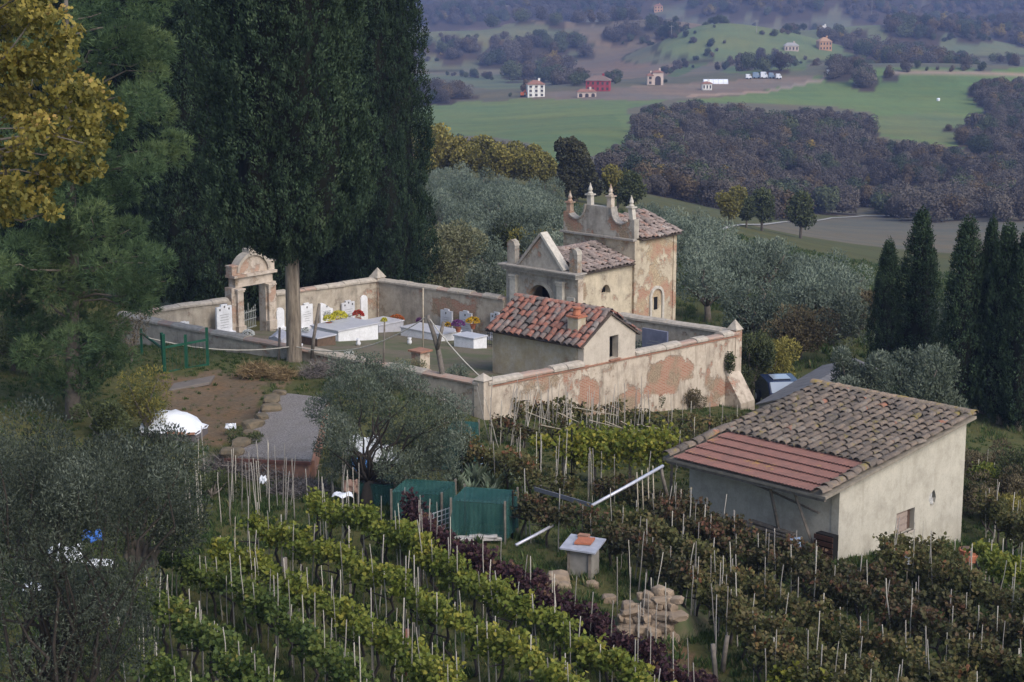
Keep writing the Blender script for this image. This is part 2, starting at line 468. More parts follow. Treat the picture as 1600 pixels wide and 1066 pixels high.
FIELDS = [
    ([(500, -60), (2000, -60), (2000, 112), (500, 170)], (0.115, 0.125, 0.092)),
    ([(500, 22), (700, 30), (900, 20), (1080, 26), (1060, 40), (900, 46), (700, 52), (500, 48)], (0.11, 0.14, 0.105)),
    ([(1080, 8), (1260, 14), (1250, 34), (1100, 40)], (0.14, 0.13, 0.105)),
    ([(900, 46), (1060, 42), (1080, 58), (960, 66), (905, 62)], (0.10, 0.135, 0.085)),
    ([(500, 78), (800, 76), (850, 84), (780, 96), (810, 112), (840, 138), (760, 140), (700, 122), (500, 120)], (0.115, 0.155, 0.095)),
    ([(200, 98), (720, 86), (780, 96), (800, 116), (720, 118)], (0.145, 0.15, 0.11)),
    ([(860, 124), (930, 84), (975, 66), (1090, 58), (1150, 70), (1075, 98), (1040, 118), (960, 126)], (0.165, 0.14, 0.11)),
    ([(1040, 118), (1075, 98), (1150, 72), (1160, 80), (1080, 112), (1060, 120)], (0.085, 0.135, 0.06)),
    ([(1060, 118), (1150, 78), (1230, 60), (1260, 70), (1220, 80), (1140, 108)], (0.145, 0.14, 0.105)),
    ([(1120, 112), (1160, 96), (1225, 84), (1265, 90), (1260, 108), (1200, 116)], (0.105, 0.165, 0.075)),
    ([(1310, 62), (1380, 70), (1440, 84), (1500, 100), (1420, 96), (1330, 84)], (0.12, 0.16, 0.085)),
    ([(1200, 18), (1260, 24), (1270, 48), (1180, 56), (1140, 40)], (0.13, 0.13, 0.105)),
    ([(1400, 50), (1520, 40), (1560, 60), (1450, 70)], (0.17, 0.125, 0.09)),
    ([(200, 166), (760, 158), (900, 152), (1060, 153), (985, 172), (992, 215), (950, 240), (862, 262), (830, 225), (760, 212), (200, 216)], (0.135, 0.205, 0.085)),
    ([(200, 192), (800, 186), (960, 180), (992, 215), (950, 240), (862, 262), (830, 225), (760, 212), (200, 216)], (0.115, 0.180, 0.075)),
    ([(1040, 160), (1160, 148), (1300, 113), (1450, 104), (1700, 118), (1700, 260), (1440, 224), (1320, 206), (1362, 178), (1290, 166), (1150, 160)], (0.130, 0.210, 0.078)),
    ([(1330, 185), (1460, 176), (1600, 200), (1600, 240), (1440, 220), (1330, 204)], (0.14, 0.195, 0.088)),
    ([(1300, 128), (1480, 118), (1520, 150), (1400, 160)], (0.115, 0.190, 0.068)),
    ([(1530, 112), (1700, 92), (1700, 122), (1560, 118)], (0.115, 0.205, 0.068)),
    ([(810, 152), (860, 144), (960, 138), (1150, 124), (1262, 119), (1272, 126), (1200, 138), (1130, 150), (1000, 158), (850, 156)], (0.19, 0.17, 0.145)),
    ([(1080, 148), (1200, 140), (1272, 122), (1420, 112), (1700, 114), (1700, 117), (1420, 115), (1282, 126), (1200, 144), (1080, 151)], (0.30, 0.26, 0.22)),
    ([(1120, 356), (1340, 338), (1800, 333), (1800, 620), (1350, 470), (1240, 420)], (0.135, 0.138, 0.112)),
    ([(1300, 415), (1450, 400), (1800, 420), (1800, 560), (1380, 470)], (0.115, 0.142, 0.09)),
]
col = np.empty(X3.shape + (3,))
base = np.array((0.085, 0.10, 0.045))
col[:] = base
col[Y3 > 500] = (0.14, 0.14, 0.10)
far = Y3 > 300
jx = PX + 4 * np.sin(X3 / 31) + 3 * np.sin(Y3 / 17); jy = PY + 1.2 * np.sin(X3 / 23)
for n_f, (poly, c) in enumerate(FIELDS):
    if n_f == 13:      # the rounded knolls carry a field each, nearer ones over farther ones
        for (hx, hy, hh, rx, ry), hd in sorted(zip(HILLS, HILLDEF), key=lambda t_: -t_[0][1]):
            if hd[5] is None: continue
            d2 = ((X3 - hx) / rx) ** 2 + ((Y3 - hy + 0.25 * ry) / ry) ** 2 + 0.12 * np.sin(X3 / 37 + hx) + 0.08 * np.sin(Y3 / 21)
            col[(d2 < 1.55) & (Y3 > 1120)] = hd[5]
            col[(d2 > 1.55) & (d2 < 1.75) & (Y3 > 1120)] = (0.055, 0.060, 0.038)
    col[inpoly(jx, jy, poly) & far] = c
# the bare trodden yard in front of the gate and the track
yj = 9 * np.sin(X3 * 1.9 + Y3) + 6 * np.sin(X3 * 4.1 - Y3 * 2.3)
yard = inpoly(PX + yj, PY + 0.5 * yj, [(250, 590), (330, 580), (440, 590), (400, 640), (360, 690), (300, 690), (255, 640)]) & (Y3 < 100) & (Y3 > 62)
col[yard] = (0.15, 0.125, 0.092)
col[inpoly(PX, PY, [(960, 960), (1060, 1000), (1130, 1066), (1010, 1066)]) & (Y3 < 60)] = (0.14, 0.115, 0.075)
V = np.stack([X3, Y3, Z3], -1).reshape(-1, 3)
nr, nc = X3.shape
idx = np.arange(nr * nc).reshape(nr, nc)
Fq = np.stack([idx[:-1, :-1], idx[:-1, 1:], idx[1:, 1:], idx[1:, :-1]], -1).reshape(-1, 4)
def npmesh(name, V, Fq, mats, attrs=None, smooth=False):
    me = bpy.data.meshes.new(name)
    nv, nf, k = len(V), len(Fq), Fq.shape[1]
    me.vertices.add(nv); me.vertices.foreach_set("co", np.ascontiguousarray(V, np.float32).ravel())
    me.loops.add(nf * k); me.loops.foreach_set("vertex_index", np.ascontiguousarray(Fq, np.int32).ravel())
    me.polygons.add(nf); me.polygons.foreach_set("loop_start", np.arange(0, nf * k, k, dtype=np.int32))
    me.polygons.foreach_set("use_smooth", np.full(nf, smooth))
    for n_, (dom, val) in (attrs or {}).items():
        a = me.attributes.new(n_, 'FLOAT', dom); a.data.foreach_set("value", np.ascontiguousarray(val, np.float32))
    for m_ in mats: me.materials.append(m_)
    me.update(calc_edges=True)
    return me
g = G("ground")
ca = g.n("Attribute", attribute_name="Col").outputs["Color"]
P_ = g.pos()
n1 = g.noise(0.9, 6, P_, 0.65); n2 = g.noise(0.035, 5, P_, 0.6); n3 = g.noise(7, 5, P_, 0.7)
mpf = g.n("Mapping", {"Scale": (0.012, 0.05, 0.05), "Rotation": (0, 0, 0.5)}); g.t.links.new(P_, mpf.inputs[0])
n4 = g.noise(1.0, 6, mpf.outputs[0], 0.7)
c = g.mix(g.step(n2, 0.38, 0.62, 0, 0.5), ca, g.mix(1.0, ca, (1.35, 1.05, 0.85), 'MULTIPLY'))
c = g.mix(g.step(n4, 0.40, 0.62, 0, 0.6), c, g.mix(1.0, c, (0.72, 0.74, 0.80), 'MULTIPLY'))
mpl = g.n("Mapping", {"Scale": (0.22, 0.06, 0.0), "Rotation": (0, 0, 0.9)}); g.t.links.new(P_, mpl.inputs[0])
n5 = g.noise(1.0, 4, mpl.outputs[0], 0.6); n6 = g.noise(0.009, 4, P_, 0.6, 1.5)
c = g.mix(g.step(n5, 0.42, 0.60, 0, 0.35), c, g.mix(1.0, c, (0.78, 0.80, 0.82), 'MULTIPLY'))
c = g.mix(g.step(n6, 0.42, 0.60, 0, 0.55), c, g.mix(1.0, c, (1.28, 1.10, 0.95), 'MULTIPLY'))
c = g.mix(g.step(n1, 0.40, 0.66, 0, 0.6), c, g.mix(1.0, c, (1.3, 1.0, 0.72), 'MULTIPLY'))
c = g.mix(g.step(n3, 0.40, 0.62, 0, 0.6), c, g.mix(1.0, c, (0.5, 0.55, 0.5), 'MULTIPLY'))
g.bump(n3, 0.5, 0.06)
M_ground = g.fin(c, 0.95, 0, 0.1)
tm = npmesh("ground", V, Fq, [M_ground], smooth=True)
ca_ = tm.color_attributes.new("Col", 'FLOAT_COLOR', 'POINT')
ca_.data.foreach_set("color", np.concatenate([col.reshape(-1, 3), np.ones((nr * nc, 1))], 1).astype(np.float32).ravel())
ground = bpy.data.objects.new("ground", tm); COL.objects.link(ground)
ground["kind"] = "structure"

# pale gravel track along the valley field
M_track = plain("track gravel", (0.36, 0.345, 0.31), (0.28, 0.265, 0.235), 0.2, 0.95)
mb = MB()
tr = [ghit(px, py) for px, py in [(1128, 359), (1180, 352), (1240, 346), (1300, 341), (1350, 338), (1420, 337), (1520, 336), (1640, 335)]]
pts = []
for a, b in zip(tr, tr[1:]):
    for k in range(12): pts.append(a.lerp(b, k / 12))
wd = 1.7
lo = [(p.x, p.y - wd, gz(p.x, p.y - wd) + 0.15) for p in pts]; hi = [(p.x, p.y + wd, gz(p.x, p.y + wd) + 0.15) for p in pts]
mb.add(lo + hi, [(i, i + 1, len(pts) + i + 1, len(pts) + i) for i in range(len(pts) - 1)])
o = mb.build("farm_track", M_track); o["kind"] = "structure"

# ------------------------------------------------------------------ foliage tools
def unit(v_):
    return v_ / np.maximum(np.linalg.norm(v_, axis=-1, keepdims=True), 1e-9)
def rdir(n):
    return unit(rng.normal(size=(n, 3)))
SHAPES = {
    'rhomb': np.array([(0, 0), (0.5, 0.45), (0, 1), (-0.5, 0.45)]),
    'vine': np.array([(0, 0), (0.5, 0.15), (0.42, 0.62), (0, 1), (-0.42, 0.62), (-0.5, 0.15)]),
    'maple': np.array([(0, 0), (0.5, 0.25), (0.22, 0.45), (0.42, 0.8), (0, 1.05), (-0.42, 0.8), (-0.22, 0.45), (-0.5, 0.25)]),
    'tri': np.array([(-0.5, 0), (0.5, 0), (0, 1)]),
}
def leafmesh(name, P, D, length, width, mats, shape='rhomb', val=None, nrm=None, curl=0.0):
    """one leaf per row of P, pointing along D"""
    n = len(P)
    length = np.broadcast_to(np.asarray(length, float), (n,)); width = np.broadcast_to(np.asarray(width, float), (n,))
    D = unit(D)
    W_ = unit(np.cross(D, rdir(n))) if nrm is None else unit(np.cross(nrm, D) + 1e-4)
    sh = SHAPES[shape]; k = len(sh)
    V = P[:, None, :] + sh[None, :, 0, None] * (W_ * width[:, None])[:, None, :] + sh[None, :, 1, None] * (D * length[:, None])[:, None, :]
    if curl:
        N_ = np.cross(D, W_)
        V = V + (np.abs(sh[None, :, 0, None]) * curl * width[:, None, None]) * N_[:, None, :]
    Fq = np.arange(n * k).reshape(n, k)
    if val is None: val = rng.random(n)
    return npmesh(name, V.reshape(-1, 3), Fq, mats, {"v": ('FACE', val)})
def in_ball(n):
    return rdir(n) * (rng.random((n, 1)) ** (1 / 3))
PROTO = bpy.data.collections.new("prototypes")   # never linked to the scene
def protocol(name, objs):
    c_ = bpy.data.collections.new(name)
    for o_ in objs: c_.objects.link(o_)
    return c_
def scatter(name, P, scl, rot, pick, coll, label, cat):
    me = bpy.data.meshes.new(name)
    me.vertices.add(len(P)); me.vertices.foreach_set("co", np.asarray(P, np.float32).ravel())
    for n_, val in (("scl", scl), ("rot", rot)):
        a = me.attributes.new(n_, 'FLOAT', 'POINT'); a.data.foreach_set("value", np.asarray(val, np.float32))
    a = me.attributes.new("pick", 'INT', 'POINT'); a.data.foreach_set("value", np.asarray(pick, np.int32))
    ob = bpy.data.objects.new(name, me); COL.objects.link(ob)
    ng = bpy.data.node_groups.new(name, 'GeometryNodeTree')
    ng.interface.new_socket("Geometry", in_out='INPUT', socket_type='NodeSocketGeometry')
    ng.interface.new_socket("Geometry", in_out='OUTPUT', socket_type='NodeSocketGeometry')
    nn, ll = ng.nodes.new, ng.links.new
    gi, go = nn("NodeGroupInput"), nn("NodeGroupOutput")
    ci = nn("GeometryNodeCollectionInfo"); ci.inputs["Collection"].default_value = coll
    ci.inputs["Separate Children"].default_value = True; ci.inputs["Reset Children"].default_value = True
    ip = nn("GeometryNodeInstanceOnPoints"); ip.inputs["Pick Instance"].default_value = True
    def na(nm, typ):
        q = nn("GeometryNodeInputNamedAttribute"); q.data_type = typ; q.inputs["Name"].default_value = nm
        return q.outputs["Attribute"]
    cx = nn("ShaderNodeCombineXYZ"); ll(na("rot", 'FLOAT'), cx.inputs[2])
    ll(gi.outputs[0], ip.inputs["Points"]); ll(ci.outputs[0], ip.inputs["Instance"])
    ll(na("pick", 'INT'), ip.inputs["Instance Index"])
    ll(cx.outputs[0], ip.inputs["Rotation"]); ll(na("scl", 'FLOAT'), ip.inputs["Scale"])
    ll(ip.outputs[0], go.inputs[0])
    md = ob.modifiers.new("scatter", 'NODES'); md.node_group = ng
    return tag(ob, label, cat, None, "stuff")

# ------------------------------------------------------------------ far woods
WM = {
    'purple': leaf("bare twigs", [(0.0, (0.050, 0.043, 0.038)), (0.5, (0.092, 0.078, 0.066)), (1.0, (0.145, 0.125, 0.10))], 0.1, 0.9, 0.012, 0.15, 0.1, 0.6),
    'brown': leaf("russet leaves", [(0.0, (0.06, 0.046, 0.03)), (0.5, (0.112, 0.082, 0.048)), (1.0, (0.165, 0.122, 0.066))], 0.1, 0.9, 0.012, 0.15, 0.1, 0.6),
    'green': leaf("dark green leaves", [(0.0, (0.022, 0.034, 0.020)), (0.5, (0.055, 0.070, 0.038)), (1.0, (0.115, 0.130, 0.060))], 0.1, 0.9, 0.012, 0.15, 0.1, 0.6),
    'gold': leaf("gold leaves", [(0.0, (0.09, 0.07, 0.02)), (0.5, (0.19, 0.14, 0.035)), (1.0, (0.30, 0.21, 0.06))], 0.1, 0.9, 0.012, 0.15, 0.1, 0.6),
}
def crown_pts(n, lobes, spread, flat=0.8):
    C_ = in_ball(lobes) * np.array([spread, spread, spread * flat])
    k = rng.integers(0, lobes, n)
    d = rdir(n)
    r_ = 0.42 * (0.6 + 0.8 * rng.random(lobes))[k]
    return C_[k] + d * (r_ * (0.75 + 0.3 * rng.random(n)))[:, None], d
protos = []
for nm, mat, cnt in (("p1", 'purple', 1700), ("p2", 'purple', 1700), ("p3", 'brown', 1800), ("p4", 'green', 1800), ("p5", 'purple', 1600), ("p6", 'gold', 1700), ("p7", 'brown', 1700), ("p8", 'green', 1800)):
    P, d = crown_pts(cnt, 12, 0.66, 0.85)
    P[:, 2] = P[:, 2] * 1.05 + 0.95
    nn_ = unit(d + rdir(cnt) * 0.55)
    me = leafmesh("wood_" + nm, P, unit(np.cross(nn_, rdir(cnt))), 0.13, 0.12, [WM[mat]], 'rhomb', None, nn_)
    protos.append(bpy.data.objects.new("wood_" + nm, me))
WC = protocol("wood_crowns", protos)
TREEXY = []
def wood(name, polys, spacing, ymin, ymax, hmin, hmax, weights, label):
    us = []
    ys = np.exp(np.linspace(math.log(ymin), math.log(ymax), 2000))
    n = int(min(600000, (0.7 * (ymax ** 2 - ymin ** 2) / 2) / spacing ** 2))
    y = np.sqrt(rng.random(n) * (ymax ** 2 - ymin ** 2) + ymin ** 2); u = (rng.random(n) - 0.5) * 0.7
    x = u * y; z = gzv(x, y)
    s_ = (hmin + (hmax - hmin) * rng.random(n) ** 1.6) / 2
    px, py = proj(x, y, z + s_ * 1.6)
    m = np.zeros(n, bool)
    jx_ = 13 * np.sin(x / 19 + y / 43) + 8 * np.sin(x / 7.3 - y / 29); jy_ = 0.5 * jx_ + 4 * np.sin(x / 11)
    for p in polys: m |= inpoly(px + jx_ * 600 / y, py + jy_ * 500 / y, p)
    m &= rng.random(n) < np.clip(0.85 + 0.9 * np.sin(x / 26 + 1.3 * np.sin(y / 37)) * np.sin(y / 31 + x / 60), 0.25, 1)
    x, y, z, s_ = x[m], y[m], z[m], s_[m]
    n = len(x)
    TREEXY.append(np.stack([x, y], -1))
    return scatter(name, np.stack([x, y, z - 0.3], -1), s_, rng.random(n) * 6.28, rng.choice(8, n, p=np.array(weights) / sum(weights)), WC, label, "wood")
HEDGE = []
for line in ([(700, 118), (740, 121), (780, 125)], [(800, 150), (830, 146), (870, 146)], [(960, 68), (1000, 64), (1060, 58), (1090, 58)], [(1040, 116), (1075, 98), (1110, 84), (1150, 72)], [(1050, 60), (1100, 68), (1150, 76)], [(1120, 110), (1160, 97), (1200, 88), (1230, 84)], [(1320, 62), (1370, 70), (1430, 84), (1490, 100)],
             [(820, 118), (860, 112), (890, 104)], [(640, 96), (700, 92), (760, 88)], [(905, 64), (900, 76), (910, 84)], [(1000, 40), (1060, 36), (1120, 40), (1180, 34)], [(1180, 58), (1230, 52), (1270, 46)], [(660, 30), (760, 26), (860, 28)], [(1400, 112), (1460, 110), (1540, 110)], [(1240, 104), (1250, 98), (1262, 92)], [(940, 128), (965, 130), (985, 134)], [(1040, 130), (1060, 128)], [(1440, 66), (1500, 60), (1560, 66)], [(640, 66), (720, 60), (800, 62), (900, 56)]):
    HEDGE.append(line)
A_ = [p for p, k in WOODS if k == 'a']; B_ = [p for p, k in WOODS if k == 'b']; C_ = [p for p, k in WOODS if k == 'c']
wood("woodland", A_, 3.9, 400, 1150, 3.2, 9.0, (4, 4, 1.6, 2.0, 4, 0.35, 1.6, 2.0), "purple brown bare woodland filling the valley below the green fields")
wood("woodland", B_, 9, 850, 3600, 7, 13, (4, 4, 1.5, 3, 4, 0.2, 1, 3), "dark woodland strips between the far fields")
wood("woodland", C_, 10, 1100, 3600, 7, 14, (2, 2, 3, 2.5, 2, 1.3, 2.5, 2), "russet and green autumn woods on the farthest slopes")

hp = []
for line in HEDGE:
    P = [ghit(px, py, 0, 700, 4000) for px, py in line]
    for a, b in zip(P, P[1:]):
        nn_ = max(2, int((b - a).length / 4.5))
        for k in range(nn_):
            if rng.random() < 0.72: hp.append(a.lerp(b, k / nn_) + Vector((rng.normal() * 2.5, rng.normal() * 4, -0.3)))
hp = np.array([(p.x, p.y, gz(p.x, p.y) - 0.2) for p in hp])
scatter("hedgerows", hp, 1.2 + 2.6 * rng.random(len(hp)) ** 1.8, rng.random(len(hp)) * 6.28, rng.choice(8, len(hp), p=np.array((2, 2, 1, 4, 2, .4, 1, 4)) / 16.4), WC, "dark hedgerows and bushes dividing the far fields", "hedge")

# darker ground colour round each tree of the woods
ti = np.concatenate(TREEXY)
iu = np.searchsorted(UG, ti[:, 0] / ti[:, 1]); iv = np.searchsorted(VG, np.log(ti[:, 1]))
wood_floor = np.zeros(X3.shape, bool)
for a_ in (-2, -1, 0, 1, 2):
    for b_ in (-1, 0):
        wood_floor[np.clip(iv + b_, 0, nr - 1), np.clip(iu + a_, 0, nc - 1)] = True
col[wood_floor] = (0.060, 0.052, 0.042)
ca_.data.foreach_set("color", np.concatenate([col.reshape(-1, 3), np.ones((nr * nc, 1))], 1).astype(np.float32).ravel())

# ================================================================== cemetery
AV = Vector((0.6712, 0.7413, 0)); BV = Vector((0.7413, -0.6712, 0)); UZ = Vector((0, 0, 1))
P1 = Vector((-1.2, 78, 0))
SA, TB = 18.0, 25.1                       # sides of the walled enclosure
def ct(s, t, z=0.0):
    q = P1 + AV * s - BV * t
    return Vector((q.x, q.y, z))
def zcop(s, t): return 1.55 - 0.033 * s - 0.016 * t
def zint(s, t): return 1.12 - 0.11 * s - 0.045 * t
def st_of(p):
    d = Vector((p[0] - P1.x, p[1] - P1.y, 0))
    return d.dot(AV), -d.dot(BV)
def chit(px, py, dz=0.0):
    """picture point -> (s, t) on the cemetery floor"""
    u, e = ue(px, py)
    # plane z = zint(s,t)+dz ; point (uY, Y, CAMZ+eY)
    z0 = zint(*st_of((0, 0))) + dz
    k = zint(*st_of((u, 1))) + dz - z0
    Y = (CAMZ - z0) / (k - e)
    return st_of((u * Y, Y))
def s_on(px, t):
    u, _ = ue(px, 500)
    a = ct(0, t); return (u * a.y - a.x) / (AV.x - u * AV.y)
def t_on(px, s):
    u, _ = ue(px, 500)
    a = ct(s, 0); return (a.x - u * a.y) / (BV.x - u * BV.y)

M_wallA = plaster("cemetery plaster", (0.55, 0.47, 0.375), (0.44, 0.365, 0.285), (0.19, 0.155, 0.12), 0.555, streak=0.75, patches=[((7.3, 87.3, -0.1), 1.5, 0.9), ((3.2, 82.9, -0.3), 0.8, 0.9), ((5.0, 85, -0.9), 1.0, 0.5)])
M_wallB = plaster("shaded plaster", (0.46, 0.40, 0.32), (0.35, 0.30, 0.235), (0.16, 0.14, 0.115), 0.575, patches=[((-3.4, 104.2, -0.3), 1.6, 0.6)])  # darker copy of the cemetery plaster, shade put into its colour
M_cop = plain("coping stone", (0.46, 0.40, 0.33), (0.30, 0.265, 0.22), 5, 0.9, bump=0.4)
M_brick = plain("old brick", (0.34, 0.17, 0.11), (0.25, 0.14, 0.10), 6, 0.9, bump=0.4)
g = G("white marble")
nA, nB = g.noise(1.6, 6, g.pos(), 0.7), g.noise(11, 5, g.pos(), 0.7)
M_white = g.fin(g.mix(g.step(nB, 0.5, 0.72, 0, 0.5), g.mix(g.step(nA, 0.4, 0.66), (0.76, 0.76, 0.78), (0.60, 0.60, 0.61)), (0.44, 0.43, 0.41)), 0.5)
M_greymarble = plain("grey marble", (0.46, 0.46, 0.50), (0.38, 0.38, 0.42), 5, 0.4)
M_darkgranite = plain("dark granite", (0.075, 0.08, 0.105), (0.05, 0.055, 0.07), 30, 0.25, spec=0.5)
M_dark = plain("dark interior", (0.012, 0.011, 0.010), (0.008, 0.008, 0.008), 2, 1.0)  # near-black: paints the darkness behind openings, and plain black parts
M_iron = plain("old iron", (0.10, 0.10, 0.105), (0.06, 0.055, 0.05), 8, 0.6, 0.4)
M_ironlight = plain("pale painted iron", (0.34, 0.36, 0.34), (0.24, 0.25, 0.24), 8, 0.6)
M_ink = plain("engraved lettering", (0.30, 0.30, 0.31), (0.24, 0.24, 0.25), 8, 0.7)

# cemetery floor
mb = MB()
n = 14
vs = [ct(SA * i / n, TB * j / n, zint(SA * i / n, TB * j / n) + 0.04 * math.sin(i * 2.1 + j) * math.cos(j * 1.7)) for j in range(n + 1) for i in range(n + 1)]
mb.add(vs, [(j * (n + 1) + i, j * (n + 1) + i + 1, (j + 1) * (n + 1) + i + 1, (j + 1) * (n + 1) + i) for j in range(n) for i in range(n)])
g = G("cemetery earth")
n1 = g.noise(0.5, 6, g.pos(), 0.6); n2 = g.noise(9, 5, g.pos(), 0.7)
c = g.mix(g.step(n1, 0.40, 0.58), (0.165, 0.135, 0.095), (0.105, 0.115, 0.055))
c = g.mix(g.step(n2, 0.4, 0.7, 0, 0.6), c, (0.09, 0.08, 0.055))
g.bump(n2, 0.5, 0.03)
o = mb.build("cemetery_ground", g.fin(c, 0.95), smooth=True); o["kind"] = "structure"

# coping stone shared mesh: 1 m long, rounded back
mb = MB()
prof = [(-0.31, 0), (-0.31, 0.10), (-0.20, 0.19), (0, 0.23), (0.20, 0.19), (0.31, 0.10), (0.31, 0)]
mb.slab(prof, [], (-0.5, 0, 0), (0, 1, 0), (0, 0, 1), (1, 0, 0))
ME_cop = mb.mesh("coping_stone", M_cop)
# broken one
mb = MB()
prof2 = [(-0.29, 0), (-0.31, 0.08), (-0.20, 0.15), (0, 0.16), (0.16, 0.15), (0.25, 0.06), (0.27, 0)]
mb.slab(prof2, [], (-0.5, 0, 0), (0, 1, 0), (0, 0, 1), (1, 0, 0.0))
ME_cop2 = mb.mesh("coping_stone_worn", plain("reddened coping", (0.40, 0.25, 0.19), (0.33, 0.28, 0.23), 6, 0.9, bump=0.4))
def wall(a, b, zb, mat, label, thick=0.42, name="cemetery_wall", course=False, skip=0.0):
    """a,b: (s,t) ends; zb: z of the foot at each end"""
    pa, pb = ct(*a), ct(*b)
    d = (pb - pa); L = d.length; d.normalize(); nrm = Vector((-d.y, d.x, 0)) * thick / 2
    za, zb2 = zcop(*a), zcop(*b)
    root = thing(name, (pa + pb) / 2 + UZ * min(zb), label, "wall")
    root["kind"] = "thing"
    mb = MB()
    n = max(2, int(L / 1.5))
    for i in range(n):
        f0, f1 = i / n, (i + 1) / n
        q0, q1 = pa.lerp(pb, f0), pa.lerp(pb, f1)
        z0, z1 = zb[0] + (zb[1] - zb[0]) * f0, zb[0] + (zb[1] - zb[0]) * f1
        t0, t1 = za + (zb2 - za) * f0, za + (zb2 - za) * f1
        mb.hexa([q0 - nrm + UZ * z0, q1 - nrm + UZ * z1, q1 + nrm + UZ * z1, q0 + nrm + UZ * z0,
                 q0 - nrm + UZ * t0, q1 - nrm + UZ * t1, q1 + nrm + UZ * t1, q0 + nrm + UZ * t0])
    mb.build("masonry", mat, root)
    if course:
        mb = MB()
        mb.box((pa + pb) / 2 + UZ * ((za + zb2) / 2 - 0.075), L, thick + 0.09, 0.07, (pb - pa + UZ * (zb2 - za)).normalized(), nrm.normalized(), UZ)
        mb.build("brick_course", M_brick, root)
    x = skip
    sl = (zb2 - za) / L
    while x < L - 0.2:
        ln = min(random.uniform(0.8, 1.35), L - x)
        q = pa + d * (x + ln / 2)
        M = Matrix.Translation((q.x, q.y, za + sl * (x + ln / 2) + random.uniform(-0.012, 0.012))) @ Matrix.Rotation(math.atan2(d.y, d.x) + random.uniform(-0.02, 0.02), 4, 'Z') @ Matrix.Rotation(-math.atan(sl) + random.uniform(-0.015, 0.015), 4, 'Y') @ Matrix.Diagonal((ln - 0.015, thick / 0.42 * random.uniform(0.94, 1.04), random.uniform(0.85, 1.1), 1))
        link("coping_stone", ME_cop if random.random() < 0.75 else ME_cop2, root, M)
        x += ln
    return root
HS0, HS1, HT = 6.3, 9.95, 5.3                      # little house in the front wall
GS0, GS1 = 7.0, 10.1                               # gateway
CT0, CT1 = 10.1, 15.1                              # chapel facade
wall((0, 0), (HS0, 0), (-1.0, -1.6), M_wallA, "peeling plaster wall running left from the small red-tiled house to the enclosure's near corner", course=True)
wall((HS0 + 0.004, 0), (SA, 0), (-1.6, -3.4), M_wallA, "tall peeling plaster and brick wall under and right of the small red-tiled house", course=True, skip=HS1 - HS0)
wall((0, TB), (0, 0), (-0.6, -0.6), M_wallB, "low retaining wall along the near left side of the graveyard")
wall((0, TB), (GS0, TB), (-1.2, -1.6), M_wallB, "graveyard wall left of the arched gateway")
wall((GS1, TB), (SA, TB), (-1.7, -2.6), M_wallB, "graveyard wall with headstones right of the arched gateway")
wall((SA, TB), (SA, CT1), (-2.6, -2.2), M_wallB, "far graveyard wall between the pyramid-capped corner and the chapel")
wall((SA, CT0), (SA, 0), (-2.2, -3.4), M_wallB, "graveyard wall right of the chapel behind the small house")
def corner(s, t, zt, label, h=0.5, w_=0.62):
    root = thing("corner_pier", ct(s, t, zcop(s, t) - 1.5), label, "pier")
    mb = MB(); mb.box(ct(s, t, zcop(s, t) - 1.0), w_, w_, 2.45, AV, BV); mb.build("shaft", M_wallA, root)
    mb = MB()
    b = zcop(s, t) + 0.226
    c4 = [ct(s, t, b) + AV * x * (w_ / 2 + 0.05) + BV * y * (w_ / 2 + 0.05) for x, y in ((-1, -1), (1, -1), (1, 1), (-1, 1))]
    mb.add(c4 + [ct(s, t, b + h)], [(0, 1, 2, 3), (0, 1, 4), (1, 2, 4), (2, 3, 4), (3, 0, 4)])
    mb.build("cap", M_cop, root)
corner(SA, TB, 0, "corner pier with pyramid cap at the graveyard's far corner", 0.55)
corner(SA, 0, 0, "corner pier with pointed cap at the tall wall's right end", 0.5, 0.5)
corner(0, 0, 0, "corner pier with worn cap at the graveyard's near corner", 0.28, 0.55)
# sloping buttress at the right end of the tall wall
root = thing("buttress", ct(SA, -0.3, -3.0), "sloping plastered buttress at the foot of the tall wall's right corner", "buttress")
mb = MB()
mb.slab([(-0.2, -3.6), (1.0, -3.6), (0.95, -2.2), (0.02, -0.85), (-0.2, -0.85)], [], ct(SA - 1.0, -0.22), -BV * -1, UZ, AV * 1.15)
mb.build("masonry", M_wallA, root)

# ------------------------------------------------------------------ gateway with broken segmental pediment
M_gate = plaster("gateway plaster", (0.58, 0.50, 0.42), (0.47, 0.39, 0.31), (0.26, 0.21, 0.17), 0.53, brick=(0.36, 0.20, 0.14), streak=0.4)
gs = (GS0 + GS1) / 2; zg = zint(gs, TB)
root = thing("gateway", ct(gs, TB, zg), "crumbling arched stone gateway with small cross on top", "gateway")
hw = (GS1 - GS0) / 2
zo = 1.62                                  # underside of the lintel
def gp(a, b, z): return ct(gs + a, TB - b, z)
for sg in (-1, 1):
    mb = MB()
    x0, x1 = sg * 0.80, sg * hw
    mb.box(gp((x0 + x1) / 2, 0, (zg - 0.6 + zo) / 2), abs(x1 - x0), 0.55, zo - zg + 0.6, AV, BV)
    o = mb.build("pier", M_gate, root)
    mb = MB()
    mb.box(gp(sg * 1.08, 0.36, (zg - 0.3 + zo - 0.12) / 2), 0.40, 0.20, zo - 0.12 - zg + 0.3, AV, BV)
    mb.box(gp(sg * 1.08, 0.40, zg + 0.25), 0.52, 0.30, 0.5, AV, BV)
    mb.box(gp(sg * 1.08, 0.38, zo - 0.20), 0.50, 0.27, 0.09, AV, BV)
    mb.box(gp(sg * 1.08, 0.40, zo - 0.10), 0.56, 0.32, 0.09, AV, BV)
    mb.build("pilaster", M_gate, o)
mb = MB(); mb.box(gp(0, 0.03, zo + 0.26), 2 * hw - 0.5, 0.56, 0.52, AV, BV); mb.build("lintel", M_gate, root)
